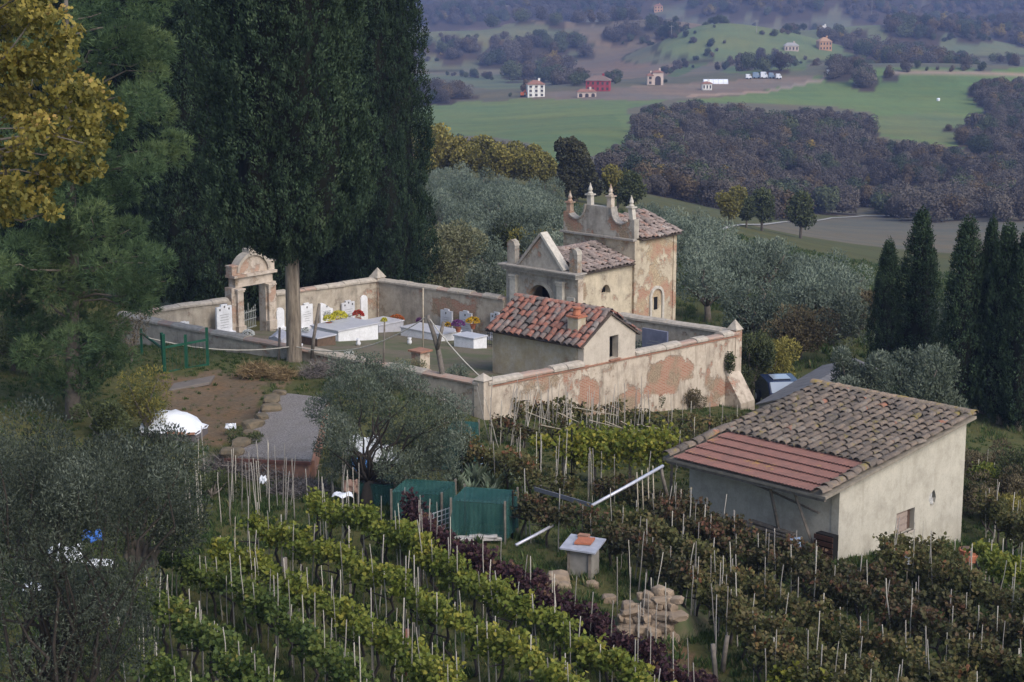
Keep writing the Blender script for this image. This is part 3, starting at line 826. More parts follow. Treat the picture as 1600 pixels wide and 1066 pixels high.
mb = MB(); mb.box(gp(0, 0.10, zo + 0.60), 2 * hw - 0.1, 0.78, 0.14, AV, BV); mb.build("cornice", M_gate, root)
for sg in (-1, 1):
    mb = MB(); mb.box(gp(sg * 1.27, 0.02, zo + 0.90), 0.42, 0.5, 0.45, AV, BV)
    mb.box(gp(sg * 1.27, 0.04, zo + 1.15), 0.5, 0.58, 0.08, AV, BV); mb.build("acroterion", M_gate, root)
arc = [(1.05 * math.cos(a), 0.67 + 0.98 * math.sin(a)) for a in np.linspace(0, math.pi, 15)]
mb = MB(); mb.slab([(x, z) for x, z in arc], [], gp(0, -0.2, zo), AV, UZ, BV * 0.4 * 1); mb.build("tympanum", M_gate, root)
arcO = [(1.18 * math.cos(a), 0.67 + 1.12 * math.sin(a)) for a in np.linspace(0.12, math.pi - 0.12, 15)]
arcI = [(1.02 * math.cos(a), 0.67 + 0.94 * math.sin(a)) for a in np.linspace(math.pi - 0.12, 0.12, 15)]
mb = MB(); mb.slab(arcO + arcI, [], gp(0, -0.26, zo), AV, UZ, BV * 0.60); mb.build("arch_moulding", M_cop, root)
mb = MB(); mb.box(gp(0, 0.0, zo + 1.85), 0.55, 0.55, 0.22, AV, BV); mb.build("finial_block", M_cop, root)
mb = MB(); mb.bar(gp(0, 0, zo + 1.95), gp(0, 0, zo + 2.62), 0.035); mb.bar(gp(-0.2, 0, zo + 2.42), gp(0.2, 0, zo + 2.42), 0.035); mb.build("cross", M_ironlight, root)
# iron gate: one leaf half closed
root = thing("iron_gate", gp(-0.78, 0, zg), "pale iron gate leaf with spear tips standing in the gateway", "gate")
gd = (AV * 0.90 + BV * -0.25).normalized()
g0 = gp(-0.76, 0.0, zg)
for k in range(9):
    q = g0 + gd * (0.08 + k * 0.165)
    h = 1.25 + 0.22 * math.sin(k / 8 * math.pi * 1.0) * (-1 if k not in (0, 8) else 0) + (0.4 if k == 4 else 0)
    mb = MB(); mb.bar(q + UZ * 0.1, q + UZ * h, 0.016); mb.lathe(q + UZ * h, [(0.035, 0), (0.002, 0.12)], 5)
    mb.build("bar", M_ironlight, root)
for z in (0.15, 0.62, 1.02):
    mb = MB(); mb.bar(g0 + UZ * z, g0 + gd * 1.48 + UZ * z, 0.02); mb.build("rail", M_ironlight, root)

# ------------------------------------------------------------------ chapel
M_chapF = plaster("chapel facade plaster", (0.44, 0.40, 0.34), (0.33, 0.295, 0.25), (0.16, 0.14, 0.12), 0.545, streak=0.75)
M_chapS = plaster("chapel ochre plaster", (0.56, 0.48, 0.35), (0.46, 0.39, 0.285), (0.27, 0.235, 0.185), 0.575, patches=[((3.5, 98.2, 1.6), 0.7, 0.8)], streak=0.6)
M_tower = plaster("tower rubble", (0.53, 0.455, 0.335), (0.42, 0.355, 0.265), (0.27, 0.22, 0.17), 0.52, under=(0.45, 0.35, 0.23), streak=0.4)
M_mould = plain("chapel moulding", (0.36, 0.33, 0.29), (0.24, 0.215, 0.19), 6, 0.9, bump=0.3)
M_palemould = plain("pale moulding", (0.52, 0.48, 0.42), (0.38, 0.35, 0.30), 6, 0.9, bump=0.3)
zf0 = zint(SA, 12.6) - 0.8
root = thing("chapel", ct(SA, 12.6, zf0), "ruined ochre chapel with pedimented facade and tower crowned by pinnacles", "chapel")
W5 = CT1 - CT0; zc = 2.42
def fp(a, d, z): return ct(SA + d, CT1 - a, z)          # a from the facade's left end, d depth
# facade wall with round-headed opening
ac, ar = 2.45, 0.78
zs = 0.98
hole = [(ac - ar, -1.7), (ac + ar, -1.7)] + [(ac + ar * math.cos(t), zs + 1.0 * math.sin(t) * 0.85) for t in np.linspace(0, math.pi, 13)]
mb = MB(); mb.slab([(0, zf0), (W5, zf0), (W5, zc), (0, zc)], [hole], fp(0, 0, 0), BV, UZ, AV * 0.4); mb.build("facade_wall", M_chapF, root)
aO = [(ac + (ar + 0.24) * math.cos(t), zs + (0.85 + 0.22) * math.sin(t)) for t in np.linspace(0, math.pi, 13)]
aI = [(ac + (ar + 0.01) * math.cos(t), zs + 0.86 * math.sin(t)) for t in np.linspace(math.pi, 0, 13)]
mb = MB(); mb.slab([(ac + ar + 0.24, -1.6)] + aO + [(ac - ar - 0.24, -1.6), (ac - ar - 0.01, -1.6)] + aI + [(ac + ar + 0.01, -1.6)], [], fp(0, -0.07, 0), BV, UZ, AV * 0.09); mb.build("arch_surround", M_chapF, root)
for a in (0.62, 3.95):
    mb = MB(); mb.box(fp(a, -0.09, (zf0 + zc - 0.2) / 2), 0.40, 0.22, zc - 0.2 - zf0, BV, AV)
    mb.box(fp(a, -0.11, zc - 0.26), 0.50, 0.30, 0.10, BV, AV); mb.box(fp(a, -0.12, zc - 0.42), 0.46, 0.26, 0.05, BV, AV)
    mb.build("pilaster", M_palemould, root)
mb = MB(); mb.box(fp(4.62, -0.035, 0.85), 0.52, 0.08, 1.15, BV, AV); mb.box(fp(4.62, -0.07, 0.24), 0.6, 0.14, 0.07, BV, AV); mb.build("wall_tablet", M_palemould, root)
mb = MB()
mb.box(fp(W5 / 2, 0.08, zc + 0.07), W5 + 0.18, 0.62, 0.14, BV, AV)
mb.box(fp(W5 / 2, 0.06, zc + 0.20), W5 + 0.34, 0.78, 0.11, BV, AV)
mb.box(fp(W5 / 2, 0.04, zc + 0.29), W5 + 0.5, 0.94, 0.07, BV, AV)
mb.build("cornice", M_mould, root)
zc2 = zc + 0.325
mb = MB(); mb.slab([(0.95, 0), (4.0, 0), (2.55, 1.72)], [], fp(0, 0.02, zc2), BV, UZ, AV * 0.36); mb.build("pediment", M_chapF, root)
for (x0, z0, x1, z1, m_) in ((4.1, 0.02, 2.46, 1.86, M_palemould), (0.85, 0.02, 2.40, 1.74, M_mould)):
    mb = MB(); mb.bar(fp(x0, 0.2, zc2 + z0), fp(x1, 0.2, zc2 + z1), 0.27, UZ, 0.07); mb.build("raking_cornice", m_, root)
for a in (0.33, 4.72):
    mb = MB(); mb.box(fp(a, 0.2, zc2 + 0.48), 0.55, 0.36, 0.96, BV, AV)
    mb.slab([(-0.3, 0), (0.3, 0), (0.22, 0.22), (0, 0.33), (-0.22, 0.22)], [], fp(a, 0.0, zc2 + 0.96), BV, UZ, AV * 0.4)
    mb.build("acroterion", M_chapF, root)
# nave
NL = 4.6; ze = 2.72; zr = 3.55
def np_(a, d, z): return fp(a, d, z)
win = [(2.0, 1.35), (2.75, 1.35)] + [(2.375 + 0.375 * math.cos(t), 1.35 + 0.48 * math.sin(t)) for t in np.linspace(0.3, math.pi - 0.3, 9)]
mb = MB(); mb.slab([(0.4, zf0 - 0.6), (NL, zf0 - 0.6), (NL, ze), (0.4, ze)], [win], ct(SA, CT0, 0), AV, UZ, BV * -0.35); mb.build("nave_wall", M_chapS, root)
mb = MB(); mb.slab([(0.4, zf0 - 0.6), (NL, zf0 - 0.6), (NL, ze), (0.4, ze)], [], ct(SA, CT1, 0), AV, UZ, BV * 0.35); mb.build("nave_wall", M_chapS, root)
mb = MB(); mb.box(fp(W5 / 2, 2.6, 0.4), W5 - 0.72, 0.1, 3.9, BV, AV); mb.build("dark_backing", M_dark, root)  # near-black sheet added inside the nave, painting the opening dark
# side pier of the facade return
mb = MB(); mb.box(ct(SA + 0.2, CT0 - 0.04, (zf0 + zc) / 2), 0.42, 0.10, zc - zf0 - 0.02, AV, BV); mb.build("corner_strip", M_wallA, root)
# tower
TS0, TS1 = SA + NL, SA + 8.3; TT0, TT1 = 10.0, 15.0; zt = 3.92
mb = MB()
tc = ct((TS0 + TS1) / 2, (TT0 + TT1) / 2, (zf0 - 1.4 + zt) / 2)
mb.box(tc, TS1 - TS0, TT1 - TT0, zt - zf0 + 1.4, AV, BV); o = mb.build("tower_body", M_tower, root)
aO = [(2.0 + 0.62 * math.cos(t), 0.6 + 0.62 * math.sin(t)) for t in np.linspace(0, math.pi, 13)]
aI = [(2.0 + 0.46 * math.cos(t), 0.6 + 0.46 * math.sin(t)) for t in np.linspace(math.pi, 0, 13)]
mb = MB(); mb.slab([(2.62, -1.4)] + aO + [(1.38, -1.4), (1.54, -1.4)] + aI + [(2.46, -1.4)], [], ct(TS0, TT0, 0), AV, UZ, BV * 0.10); mb.build("blind_arch", M_palemould, o)
mb = MB(); mb.box(ct(TS0 + 1.95, TT0 - 0.012, 0.25), 0.3, 0.03, 0.7, AV, BV); mb.build("slit", M_dark, o)
for s_ in (TS0 + 0.12, TS1 - 0.14):
    mb = MB(); mb.box(ct(s_, TT0 - 0.03, (zf0 + zt) / 2), 0.26, 0.07, zt - zf0, AV, BV); mb.build("quoin_strip", M_tower, o)
mb = MB(); mb.box(ct(TS0 - 0.05, (TT0 + TT1) / 2, zt + 0.05), 0.35, TT1 - TT0 + 0.2, 0.10, AV, BV); mb.build("string_course", M_mould, root)
# curvy parapet
W6 = TT1 - TT0
def curve(x0, z0, x1, z1, n, conc):
    return [(x0 + (x1 - x0) * (1 - math.cos(k / n * math.pi / 2)) if conc else x0 + (x1 - x0) * math.sin(k / n * math.pi / 2),
             z0 + (z1 - z0) * (math.sin(k / n * math.pi / 2) if conc else 1 - math.cos(k / n * math.pi / 2))) for k in range(n + 1)]
prof = [(0, 0), (W6, 0), (W6, 1.05), (W6 - 0.45, 1.05), (W6 - 0.45, 0.92)]
prof += [(W6 - 0.45 - x, z) for x, z in [(0.15, 0.80), (0.35, 0.72), (0.55, 0.70), (0.75, 0.76), (0.92, 0.90), (1.05, 1.12), (1.12, 1.40), (1.15, 1.55)]]
prof += [(1.60, 1.55), (1.57, 1.40), (1.50, 1.12), (1.37, 0.90), (1.20, 0.76), (1.0, 0.70), (0.8, 0.72), (0.6, 0.80), (0.45, 0.92), (0.45, 1.05), (0, 1.05)]
mb = MB(); mb.slab(prof, [], ct(TS0, TT1, zt + 0.1), BV, UZ, AV * 0.4); par = mb.build("parapet", M_chapF, root)
for (x, zb_, h, wdt, lean) in ((0.30, 1.05, 0.75, 0.34, 0.0), (1.78, 1.3, 1.25, 0.34, -0.06), (3.18, 1.4, 1.15, 0.36, 0.02), (4.72, 1.05, 0.95, 0.34, -0.18)):
    q = ct(TS0 + 0.2, TT1 - x, zt + 0.1 + zb_)
    mb = MB()
    m0 = q; m1 = q + UZ * h * 0.62 + BV * lean * 0.5; m2 = q + UZ * h + BV * lean
    mb.bar(m0 - UZ * 0.02, m1, wdt / 2 - 0.03, AV); mb.bar(m1, m1 + UZ * 0.07, wdt / 2 + 0.05, AV)
    mb.lathe(m1 + UZ * 0.065, [(0.13, 0), (0.16, 0.06), (0.09, 0.14), (0.13, 0.24), (0.10, 0.34), (0.05, 0.48), (0.012, 0.62)], 8)
    mb.build("pinnacle", M_palemould if x in (1.78, 4.72) else M_gate, root)
# raised cap strips along the curves
for sgn in (0, 1):
    cs = [(0.45, 0.92), (0.6, 0.80), (0.8, 0.72), (1.0, 0.70), (1.20, 0.76), (1.37, 0.90), (1.50, 1.12), (1.57, 1.40), (1.60, 1.55)]
    if sgn: cs = [(W6 - x, z) for x, z in cs]
    mb = MB()
    for (xa, za_), (xb, zb_) in zip(cs, cs[1:]):
        mb.bar(ct(TS0 + 0.2, TT1 - xa, zt + 0.12 + za_), ct(TS0 + 0.2, TT1 - xb, zt + 0.12 + zb_), 0.25, AV.cross(UZ), 0.05) if False else mb.bar(ct(TS0 + 0.17, TT1 - xa, zt + 0.13 + za_), ct(TS0 + 0.17, TT1 - xb, zt + 0.13 + zb_), 0.035, AV, 0.26)
    mb.build("curved_moulding", M_mould, par)

# ------------------------------------------------------------------ barrel tiles
def tile_mesh(name, L, w0, w1, mat, th=0.018, n=5):
    """half-round clay tile along +Y (up the slope), convex up"""
    mb = MB()
    ring = []
    for y, w_ in ((0, w0), (L, w1)):
        for t_ in (0, th):
            ring.append([(math.cos(a) * (w_ / 2 - t_), y, math.sin(a) * (w_ / 2 - t_) * 0.75) for a in np.linspace(0, math.pi, n + 1)])
    vs = [p for r_ in ring for p in r_]
    m = n + 1
    fs = []
    for k in range(n):
        fs.append((k, k + 1, 2 * m + k + 1, 2 * m + k))
        fs.append((k, m + k, m + k + 1, k + 1))
    mb.add(vs, fs)
    return mb.mesh(name, mat, True)
T_chapel = tilemat("chapel tiles", [(0.0, (0.16, 0.13, 0.115)), (0.35, (0.24, 0.185, 0.165)), (0.6, (0.31, 0.25, 0.225)), (0.85, (0.28, 0.16, 0.12)), (1.0, (0.36, 0.31, 0.28))])
T_red = tilemat("red house tiles", [(0.0, (0.12, 0.105, 0.10)), (0.36, (0.21, 0.165, 0.15)), (0.5, (0.29, 0.125, 0.09)), (0.78, (0.34, 0.135, 0.095)), (1.0, (0.28, 0.24, 0.22))])
T_shed = tilemat("shed tiles", [(0.0, (0.080, 0.067, 0.055)), (0.3, (0.130, 0.103, 0.082)), (0.55, (0.175, 0.133, 0.103)), (0.8, (0.215, 0.163, 0.122)), (0.97, (0.21, 0.18, 0.15)), (1.0, (0.32, 0.14, 0.085))], 0.57, (0.21, 0.165, 0.05))
M_under = plain("tile bed", (0.10, 0.075, 0.06), (0.06, 0.05, 0.045), 4, 0.95)
def tile_roof(parent, o, e, v_, L, H, cols, rows, mat, lift=0.03, jit=1.0, skip=None, lo=0.0):
    """o: lower corner; e: unit along the eave; v_: unit up the slope; L,H size. every tile an object"""
    o = Vector(o); e = Vector(e); v_ = Vector(v_); nrm = e.cross(v_)
    if nrm.z < 0: nrm = -nrm; 
    sp, st = L / cols, H / rows
    me = tile_mesh("roof_tile", st * 1.25, sp * 0.86, sp * 0.70, mat)
    pan = tile_mesh("roof_pan", st * 1.25, sp * 0.80, sp * 0.66, mat)
    c = 0
    for i in range(cols):
        for j in range(rows):
            if skip and skip(i, j): continue
            q = o + e * (sp * (i + 0.5) + random.gauss(0, 0.012) * jit) + v_ * (st * j - 0.04 + random.gauss(0, 0.015) * jit) + nrm * (lift + 0.035 - 0.0 * j)
            x, y = e, v_
            if x.cross(y).z < 0: x = -x
            # lower end rides on the tile beneath
            y2 = (y - nrm * (0.03 / st) * 0.9).normalized(); z2 = x.cross(y2)
            M = Matrix((x, y2, z2)).transposed().to_4x4()
            M = Matrix.Translation(q + nrm * 0.035) @ M @ Matrix.Rotation(random.gauss(0, 0.045) * jit, 4, 'Z') @ Matrix.Rotation(random.gauss(0, 0.04) * jit, 4, 'X')
            link("roof_tile", me, parent, M); c += 1
    return c
def roof_plane(parent, name, o, e, v_, L, H, th, mat):
    o, e, v_ = Vector(o), Vector(e), Vector(v_); nrm = e.cross(v_).normalized()
    if nrm.z < 0: nrm = -nrm
    mb = MB(); q = [o, o + e * L, o + e * L + v_ * H, o + v_ * H]
    mb.hexa([p - nrm * th for p in q] + q)
    return mb.build(name, mat, parent)
# nave roof: right slope (towards the picture's right) and left slope
def slope(p_eave, p_ridge):
    d = Vector(p_ridge) - Vector(p_eave); return d.normalized(), d.length
ea = ct(SA + 0.42, CT0 - 0.25, ze - 0.02); ri = ct(SA + 0.42, 12.6, zr)
v1, H1 = slope(ea, ri)
rp = roof_plane(root, "nave_roof", ea, AV, v1, NL - 0.44, H1, 0.06, M_under)
tile_roof(rp, ea, AV, v1, NL - 0.44, H1, 13, 7, T_chapel, jit=2.2)
ea2 = ct(SA + 0.42, CT1 + 0.25, ze - 0.02)
v2, H2 = slope(ea2, ri)
rp = roof_plane(root, "nave_roof", ea2, AV, v2, NL - 0.44, H2, 0.06, M_under)
tile_roof(rp, ea2, AV, v2, NL - 0.44, H2, 13, 7, T_chapel, jit=2.0)
for k in range(9):
    q = ct(SA + 0.45 + k * 0.46, 12.6, zr + 0.06)
    if k == 0: ME_ridge = tile_mesh("ridge_tile", 0.52, 0.30, 0.27, T_chapel)
    link("ridge_tile", ME_ridge, root, Matrix.Translation(q) @ Matrix.Rotation(math.atan2(AV.y, AV.x) - math.pi / 2 + random.gauss(0, 0.04), 4, 'Z'))
# tower roof
zt2 = zt + 0.02
ea = ct(TS0 + 0.42, TT0 - 0.28, zt2); ri = ct(TS0 + 0.42, 12.4, zt + 1.0)
v1, H1 = slope(ea, ri)
rp = roof_plane(root, "tower_roof", ea, AV, v1, TS1 - TS0 - 0.2, H1, 0.06, M_under)
tile_roof(rp, ea, AV, v1, TS1 - TS0 - 0.2, H1, 11, 7, T_chapel, jit=3.0)
ea2 = ct(TS0 + 0.42, TT1 + 0.28, zt2); v2, H2 = slope(ea2, ri)
roof_plane(root, "tower_roof", ea2, AV, v2, TS1 - TS0 - 0.2, H2, 0.06, M_under)
mb = MB(); mb.slab([(TT0, 0), (TT1, 0), (12.4, 0.93)], [], ct(TS1, 0, zt), -BV, UZ, -AV * 0.3); mb.build("gable", M_tower, root)

# ------------------------------------------------------------------ small house in the wall
M_hut = plaster("small house plaster", (0.52, 0.46, 0.38), (0.46, 0.40, 0.33), (0.33, 0.28, 0.22), 0.70, streak=0.35)
M_hutL = plaster("small house side plaster", (0.46, 0.41, 0.34), (0.40, 0.33, 0.21), (0.30, 0.24, 0.15), 0.63, streak=0.6)
zh = -1.2; zhe = 2.30; zha = 3.42
root = thing("small_house", ct((HS0 + HS1) / 2, HT / 2, zh), "small plastered house with patchy red tile roof built into the graveyard wall", "house")
sm = (HS0 + HS1) / 2
dr = [(8.10 - HS0, 1.32), (8.72 - HS0, 1.32), (8.72 - HS0, 2.38), (8.10 - HS0, 2.38)]
mb = MB(); mb.slab([(0, 1.26), (HS1 - HS0, 1.14), (HS1 - HS0, zhe), (sm - HS0, zha), (0, zhe)], [dr], ct(HS0, -0.195, 0), AV, UZ, -BV * 0.35); gw = mb.build("gable_wall", M_hut, root)
mb = MB(); mb.box(ct(8.41, -0.26, 1.29), 0.74, 0.14, 0.05, AV, BV); mb.build("sill", M_brick, gw)
mb = MB(); mb.box(ct(HS0 + 0.2, HT / 2 + 0.08, (zh + zhe) / 2), 0.4, HT - 0.2, zhe - zh, AV, BV); mb.build("side_wall", M_hutL, root)
mb = MB(); mb.box(ct(HS1 - 0.2, HT / 2 + 0.08, (zh + zhe) / 2), 0.4, HT - 0.2, zhe - zh, AV, BV); mb.build("side_wall", M_hut, root)
mb = MB(); mb.slab([(0, zh), (HS1 - HS0, zh), (HS1 - HS0, zhe), (sm - HS0, zha), (0, zhe)], [], ct(HS0, HT, 0), AV, UZ, BV * 0.3); mb.build("gable_wall", M_hutL, root)
mb = MB(); mb.box(ct(sm, 1.5, 1.0), HS1 - HS0 - 0.85, 0.06, 3.4, AV, BV); mb.build("dark_backing", M_dark, root)  # dark sheet added behind the opening; interior shade painted as black
ea = ct(HS0 - 0.28, -0.30, zhe - 0.10); ri = ct(sm, -0.30, zha + 0.06); v1, H1 = slope(ea, ri)
rp = roof_plane(root, "front_roof", ea, -BV, v1, HT + 0.5, H1, 0.07, M_under)
tile_roof(rp, ea, -BV, v1, HT + 0.5, H1, 16, 6, T_red, jit=1.8)
ea2 = ct(HS1 + 0.28, -0.30, zhe - 0.10); v2, H2 = slope(ea2, ri)
rp = roof_plane(root, "rear_roof", ea2, -BV, v2, HT + 0.5, H2, 0.07, M_under)
tile_roof(rp, ea2, -BV, v2, HT + 0.5, H2, 16, 6, T_red, jit=1.8)
ME_ridge2 = tile_mesh("ridge_tile", 0.5, 0.32, 0.28, T_red)
for k in range(13):
    link("ridge_tile", ME_ridge2, root, Matrix.Translation(ct(sm, -0.28 + k * 0.44, zha + 0.13)) @ Matrix.Rotation(math.atan2(-BV.y, -BV.x) - math.pi / 2 + random.gauss(0, 0.05), 4, 'Z'))
ch_s, ch_t = HS0 + 0.62, 0.75
mb = MB(); mb.box(ct(ch_s, ch_t, 2.75), 0.55, 0.6, 1.15, AV, BV); ch = mb.build("chimney", M_hutL, root)
mb = MB(); mb.box(ct(ch_s, ch_t, 3.36), 0.66, 0.7, 0.07, AV, BV); mb.lathe(ct(ch_s, ch_t, 3.40), [(0.17, 0), (0.20, 0.02), (0.15, 0.30), (0.22, 0.32), (0.22, 0.38)], 10)
mb.build("chimney_pot", plain("terracotta", (0.42, 0.16, 0.09), (0.33, 0.13, 0.08), 7, 0.85), ch)

# ================================================================== graves
M_slabtop = plain("tomb slab", (0.50, 0.50, 0.53), (0.42, 0.42, 0.45), 4, 0.35)
M_soil = plain("grave soil", (0.15, 0.10, 0.07), (0.10, 0.07, 0.05), 6, 0.95)
M_photo = plain("oval portrait", (0.05, 0.05, 0.055), (0.09, 0.085, 0.08), 40, 0.3)
M_terra = plain("terracotta pot", (0.40, 0.14, 0.075), (0.30, 0.11, 0.065), 8, 0.85)
M_leafgreen = leaf("pot leaves", [(0, (0.02, 0.045, 0.015)), (1, (0.07, 0.12, 0.04))], 0.2, 0.6, 2.0, 0.2)
def petals(name, c1, c2):
    return leaf(name, [(0, c1), (1, c2)], 0.2, 0.6, 3.0, 0.2)
M_pet = {'yellow': petals("yellow petals", (0.55, 0.50, 0.04), (0.75, 0.68, 0.10)), 'orange': petals("orange petals", (0.42, 0.10, 0.03), (0.55, 0.18, 0.05)),
         'red': petals("red petals", (0.35, 0.02, 0.02), (0.55, 0.05, 0.03)), 'purple': petals("purple petals", (0.14, 0.04, 0.16), (0.26, 0.09, 0.28)),
         'white': petals("white petals", (0.65, 0.65, 0.62), (0.8, 0.8, 0.78)), 'gold': petals("gold petals", (0.55, 0.32, 0.02), (0.75, 0.48, 0.04))}
def headstone(s, t, w_, h, face, label, style='square', mat=None, photos=2, base=True, lean=0.0, zb=None, lines=5):
    """face: unit vector the inscription looks along"""
    mat = mat or M_white
    z0 = zint(s, t) if zb is None else zb
    q = ct(s, t, z0)
    root = thing("headstone", q, label, "headstone", "graveyard headstones")
    x = face.cross(UZ) * -1; dep = -face * 0.12
    q = q + face * 0.0
    if style == 'square': out = [(-w_ / 2, 0), (w_ / 2, 0), (w_ / 2, h * 0.93), (w_ * 0.2, h * 0.93), (w_ * 0.2, h), (-w_ * 0.2, h), (-w_ * 0.2, h * 0.93), (-w_ / 2, h * 0.93)]
    elif style == 'arch': out = [(-w_ / 2, 0), (w_ / 2, 0)] + [(w_ / 2 * math.cos(a), h - w_ / 2 + w_ / 2 * math.sin(a)) for a in np.linspace(0, math.pi, 11)]
    elif style == 'swoop': out = [(-w_ / 2, 0), (w_ / 2, 0), (w_ / 2, h * 0.72), (w_ * 0.3, h * 0.76), (w_ * 0.1, h * 0.84), (-w_ * 0.15, h * 0.95), (-w_ * 0.35, h), (-w_ / 2, h * 0.96)]
    else: out = [(-w_ / 2, 0), (w_ / 2, 0), (w_ / 2, h), (-w_ / 2, h)]
    up = (UZ + face * lean).normalized()
    mb = MB(); mb.slab(out, [], q, x, up, dep); mb.build("slab", mat, root)
    if base:
        mb = MB(); mb.box(q + UZ * 0.06 + face * 0.02, w_ + 0.16, 0.34, 0.16, x, face); mb.build("plinth", mat, root)
    for k in range(photos):
        mb = MB(); px = (k - (photos - 1) / 2) * w_ * 0.3
        c0 = q + x * px + up * h * (0.84 if k != 1 or photos != 3 else 0.92) + face * 0.012
        pts = [c0 + x * 0.045 * math.cos(a) + up * 0.062 * math.sin(a) for a in np.linspace(0, 2 * math.pi, 11)[:-1]]
        mb.add(pts + [p + face * 0.012 for p in pts], [tuple(range(10)), tuple(range(19, 9, -1))] + [(i, (i + 1) % 10, 10 + (i + 1) % 10, 10 + i) for i in range(10)])
        mb.build("portrait", M_photo, root)
    for k in range(lines):
        mb = MB(); ww = w_ * random.uniform(0.35, 0.7)
        mb.box(q + up * h * (0.66 - k * 0.085) + face * 0.008, ww, 0.008, 0.022, x, face, up); mb.build("inscription_line", M_ink, root)
    return root
FA = -AV            # face of stones on the far right wall (towards the near left)
FB = BV             # face of stones on the gate wall (towards the right)
def on_gatewall(px): return s_on(px, TB - 0.42)
def on_farwall(px): return t_on(px, SA - 0.42)
headstone(on_gatewall(260), TB - 0.42, 0.62, 0.85, FB, "small white headstone farthest left along the gate wall", 'swoop', photos=2, lines=3)
headstone(on_gatewall(287), TB - 0.42, 0.70, 0.75, FB, "low white headstone second from the left along the gate wall", 'square', photos=1, lines=3)
headstone(s_on(351, TB - 0.9), TB - 0.9, 1.02, 1.62, FB, "tall white headstone beside the gateway's left pier", 'square', photos=3, lines=6)
headstone(on_gatewall(440), TB - 0.34, 0.55, 1.25, FB, "round-topped white memorial on the wall right of the gateway", 'arch', photos=0, lines=0)
headstone(on_gatewall(480), TB - 0.42, 0.86, 1.45, FB, "white headstone partly behind the bare cypress trunk", 'square', photos=1)
headstone(on_gatewall(511), TB - 0.42, 0.92, 1.45, FB, "white headstone with slanting curved top", 'swoop', photos=1, lines=3)
headstone(on_gatewall(545), TB - 0.42, 0.95, 1.5, FB, "pale grey headstone with three small portraits near the far corner", 'square', plain("pale grey marble", (0.58, 0.58, 0.60), (0.5, 0.5, 0.53), 5, 0.4), photos=3)
headstone(on_gatewall(572), TB - 0.30, 0.52, 1.75, FB, "narrow round-topped white memorial on the wall in the far corner", 'arch', photos=0, lines=0)
headstone(on_farwall(697), -0 + 0, 0, 0, FA, "x") if False else None
def far_stone(px, w_, h, label, **k): return headstone(SA - 0.42, on_farwall(px), w_, h, FA, label, 'square', plain("blue grey marble", (0.52, 0.53, 0.57), (0.45, 0.46, 0.5), 5, 0.4), **k)
far_stone(697, 0.86, 1.40, "grey headstone leftmost of three along the far wall", photos=1)
far_stone(727, 0.90, 1.42, "grey headstone middle of three along the far wall", photos=1)
far_stone(775, 0.84, 1.55, "grey headstone rightmost of three, beside the chapel front", photos=3)
# dark polished stone behind the small house, with its slab
sb = s_on(1022, 3.2)
headstone(SA - 1.6, t_on(1023, SA - 1.6), 1.55, 1.72, FA, "large blue-grey polished headstone right of the small house", 'plain', plain("blue granite", (0.17, 0.18, 0.25), (0.12, 0.13, 0.19), 3, 0.3, spec=0.5), photos=0, lines=2)
def tomb(name, px, py, L, Wd, H, along, label, top=None, side=None, dzb=0.0):
    """px,py: nearest bottom corner in the picture; L along `along`, Wd across (into the distance)"""
    s, t = chit(px, py)
    q = ct(s, t, 0)
    a = along
    across = AV if abs(a.dot(BV)) > 0.7 else -BV
    z0 = min(zint(*st_of(q)), zint(*st_of(q + a * L)), zint(*st_of(q + across * Wd))) - 0.1 + dzb
    zt_ = zint(s, t) + H
    root = thing(name, q + UZ * z0, label, "tomb", "graveyard tombs")
    cc = q + a * L / 2 + across * Wd / 2
    mb = MB(); mb.box(Vector((cc.x, cc.y, (z0 + zt_ - 0.06) / 2)), L, Wd, zt_ - 0.06 - z0, a, across); mb.build("chest", side or M_white, root)
    mb = MB(); mb.box(Vector((cc.x, cc.y, zt_ - 0.025)), L + 0.1, Wd + 0.1, 0.07, a, across); mb.build("slab", top or M_slabtop, root, bevel=0.01)
    return root, cc, zt_
tomb("tomb", 529, 534, 2.1, 2.85, 0.58, -BV, "long white marble tomb with grey top near the gate wall")
tomb("tomb", 592, 520, 1.6, 1.9, 0.42, -BV, "wide grey tomb slab below the far corner memorial", M_slabtop, M_greymarble)
tomb("tomb", 496, 541, 2.2, 1.25, 0.42, -BV, "low brown-sided grave with pale slab behind the bare trunk", M_slabtop, M_soil)
tomb("tomb", 690, 533, 3.1, 1.5, 0.36, -BV, "low white grave surround in the middle of the graveyard", M_slabtop, M_white)
tomb("tomb", 740, 545, 1.4, 1.0, 0.55, -BV, "white marble tomb beside the iron railing", M_slabtop, M_white)
tomb("tomb", 1028, 556, 1.5, 2.0, 0.75, -BV, "pale slab grave in front of the blue-grey headstone", plain("blue slab", (0.42, 0.44, 0.52), (0.36, 0.38, 0.45), 4, 0.3), M_greymarble)
# open book memorial
s, t = chit(436, 541); q = ct(s, t, zint(s, t))
root = thing("open_book_memorial", q, "grey stone open book memorial by the near left wall", "memorial")
mb = MB(); mb.box(q + UZ * 0.22, 0.9, 0.5, 0.5, BV, AV); mb.build("plinth", M_greymarble, root)
mb = MB()
for sg in (-1, 1):
    mb.box(q + UZ * 0.58 + BV * sg * 0.24, 0.5, 0.6, 0.06, (BV + UZ * 0.35 * sg * -1).normalized(), (AV + UZ * 0.5).normalized(), UZ)
mb.build("book", plain("book stone", (0.42, 0.42, 0.46), (0.3, 0.3, 0.34), 6, 0.5), root)
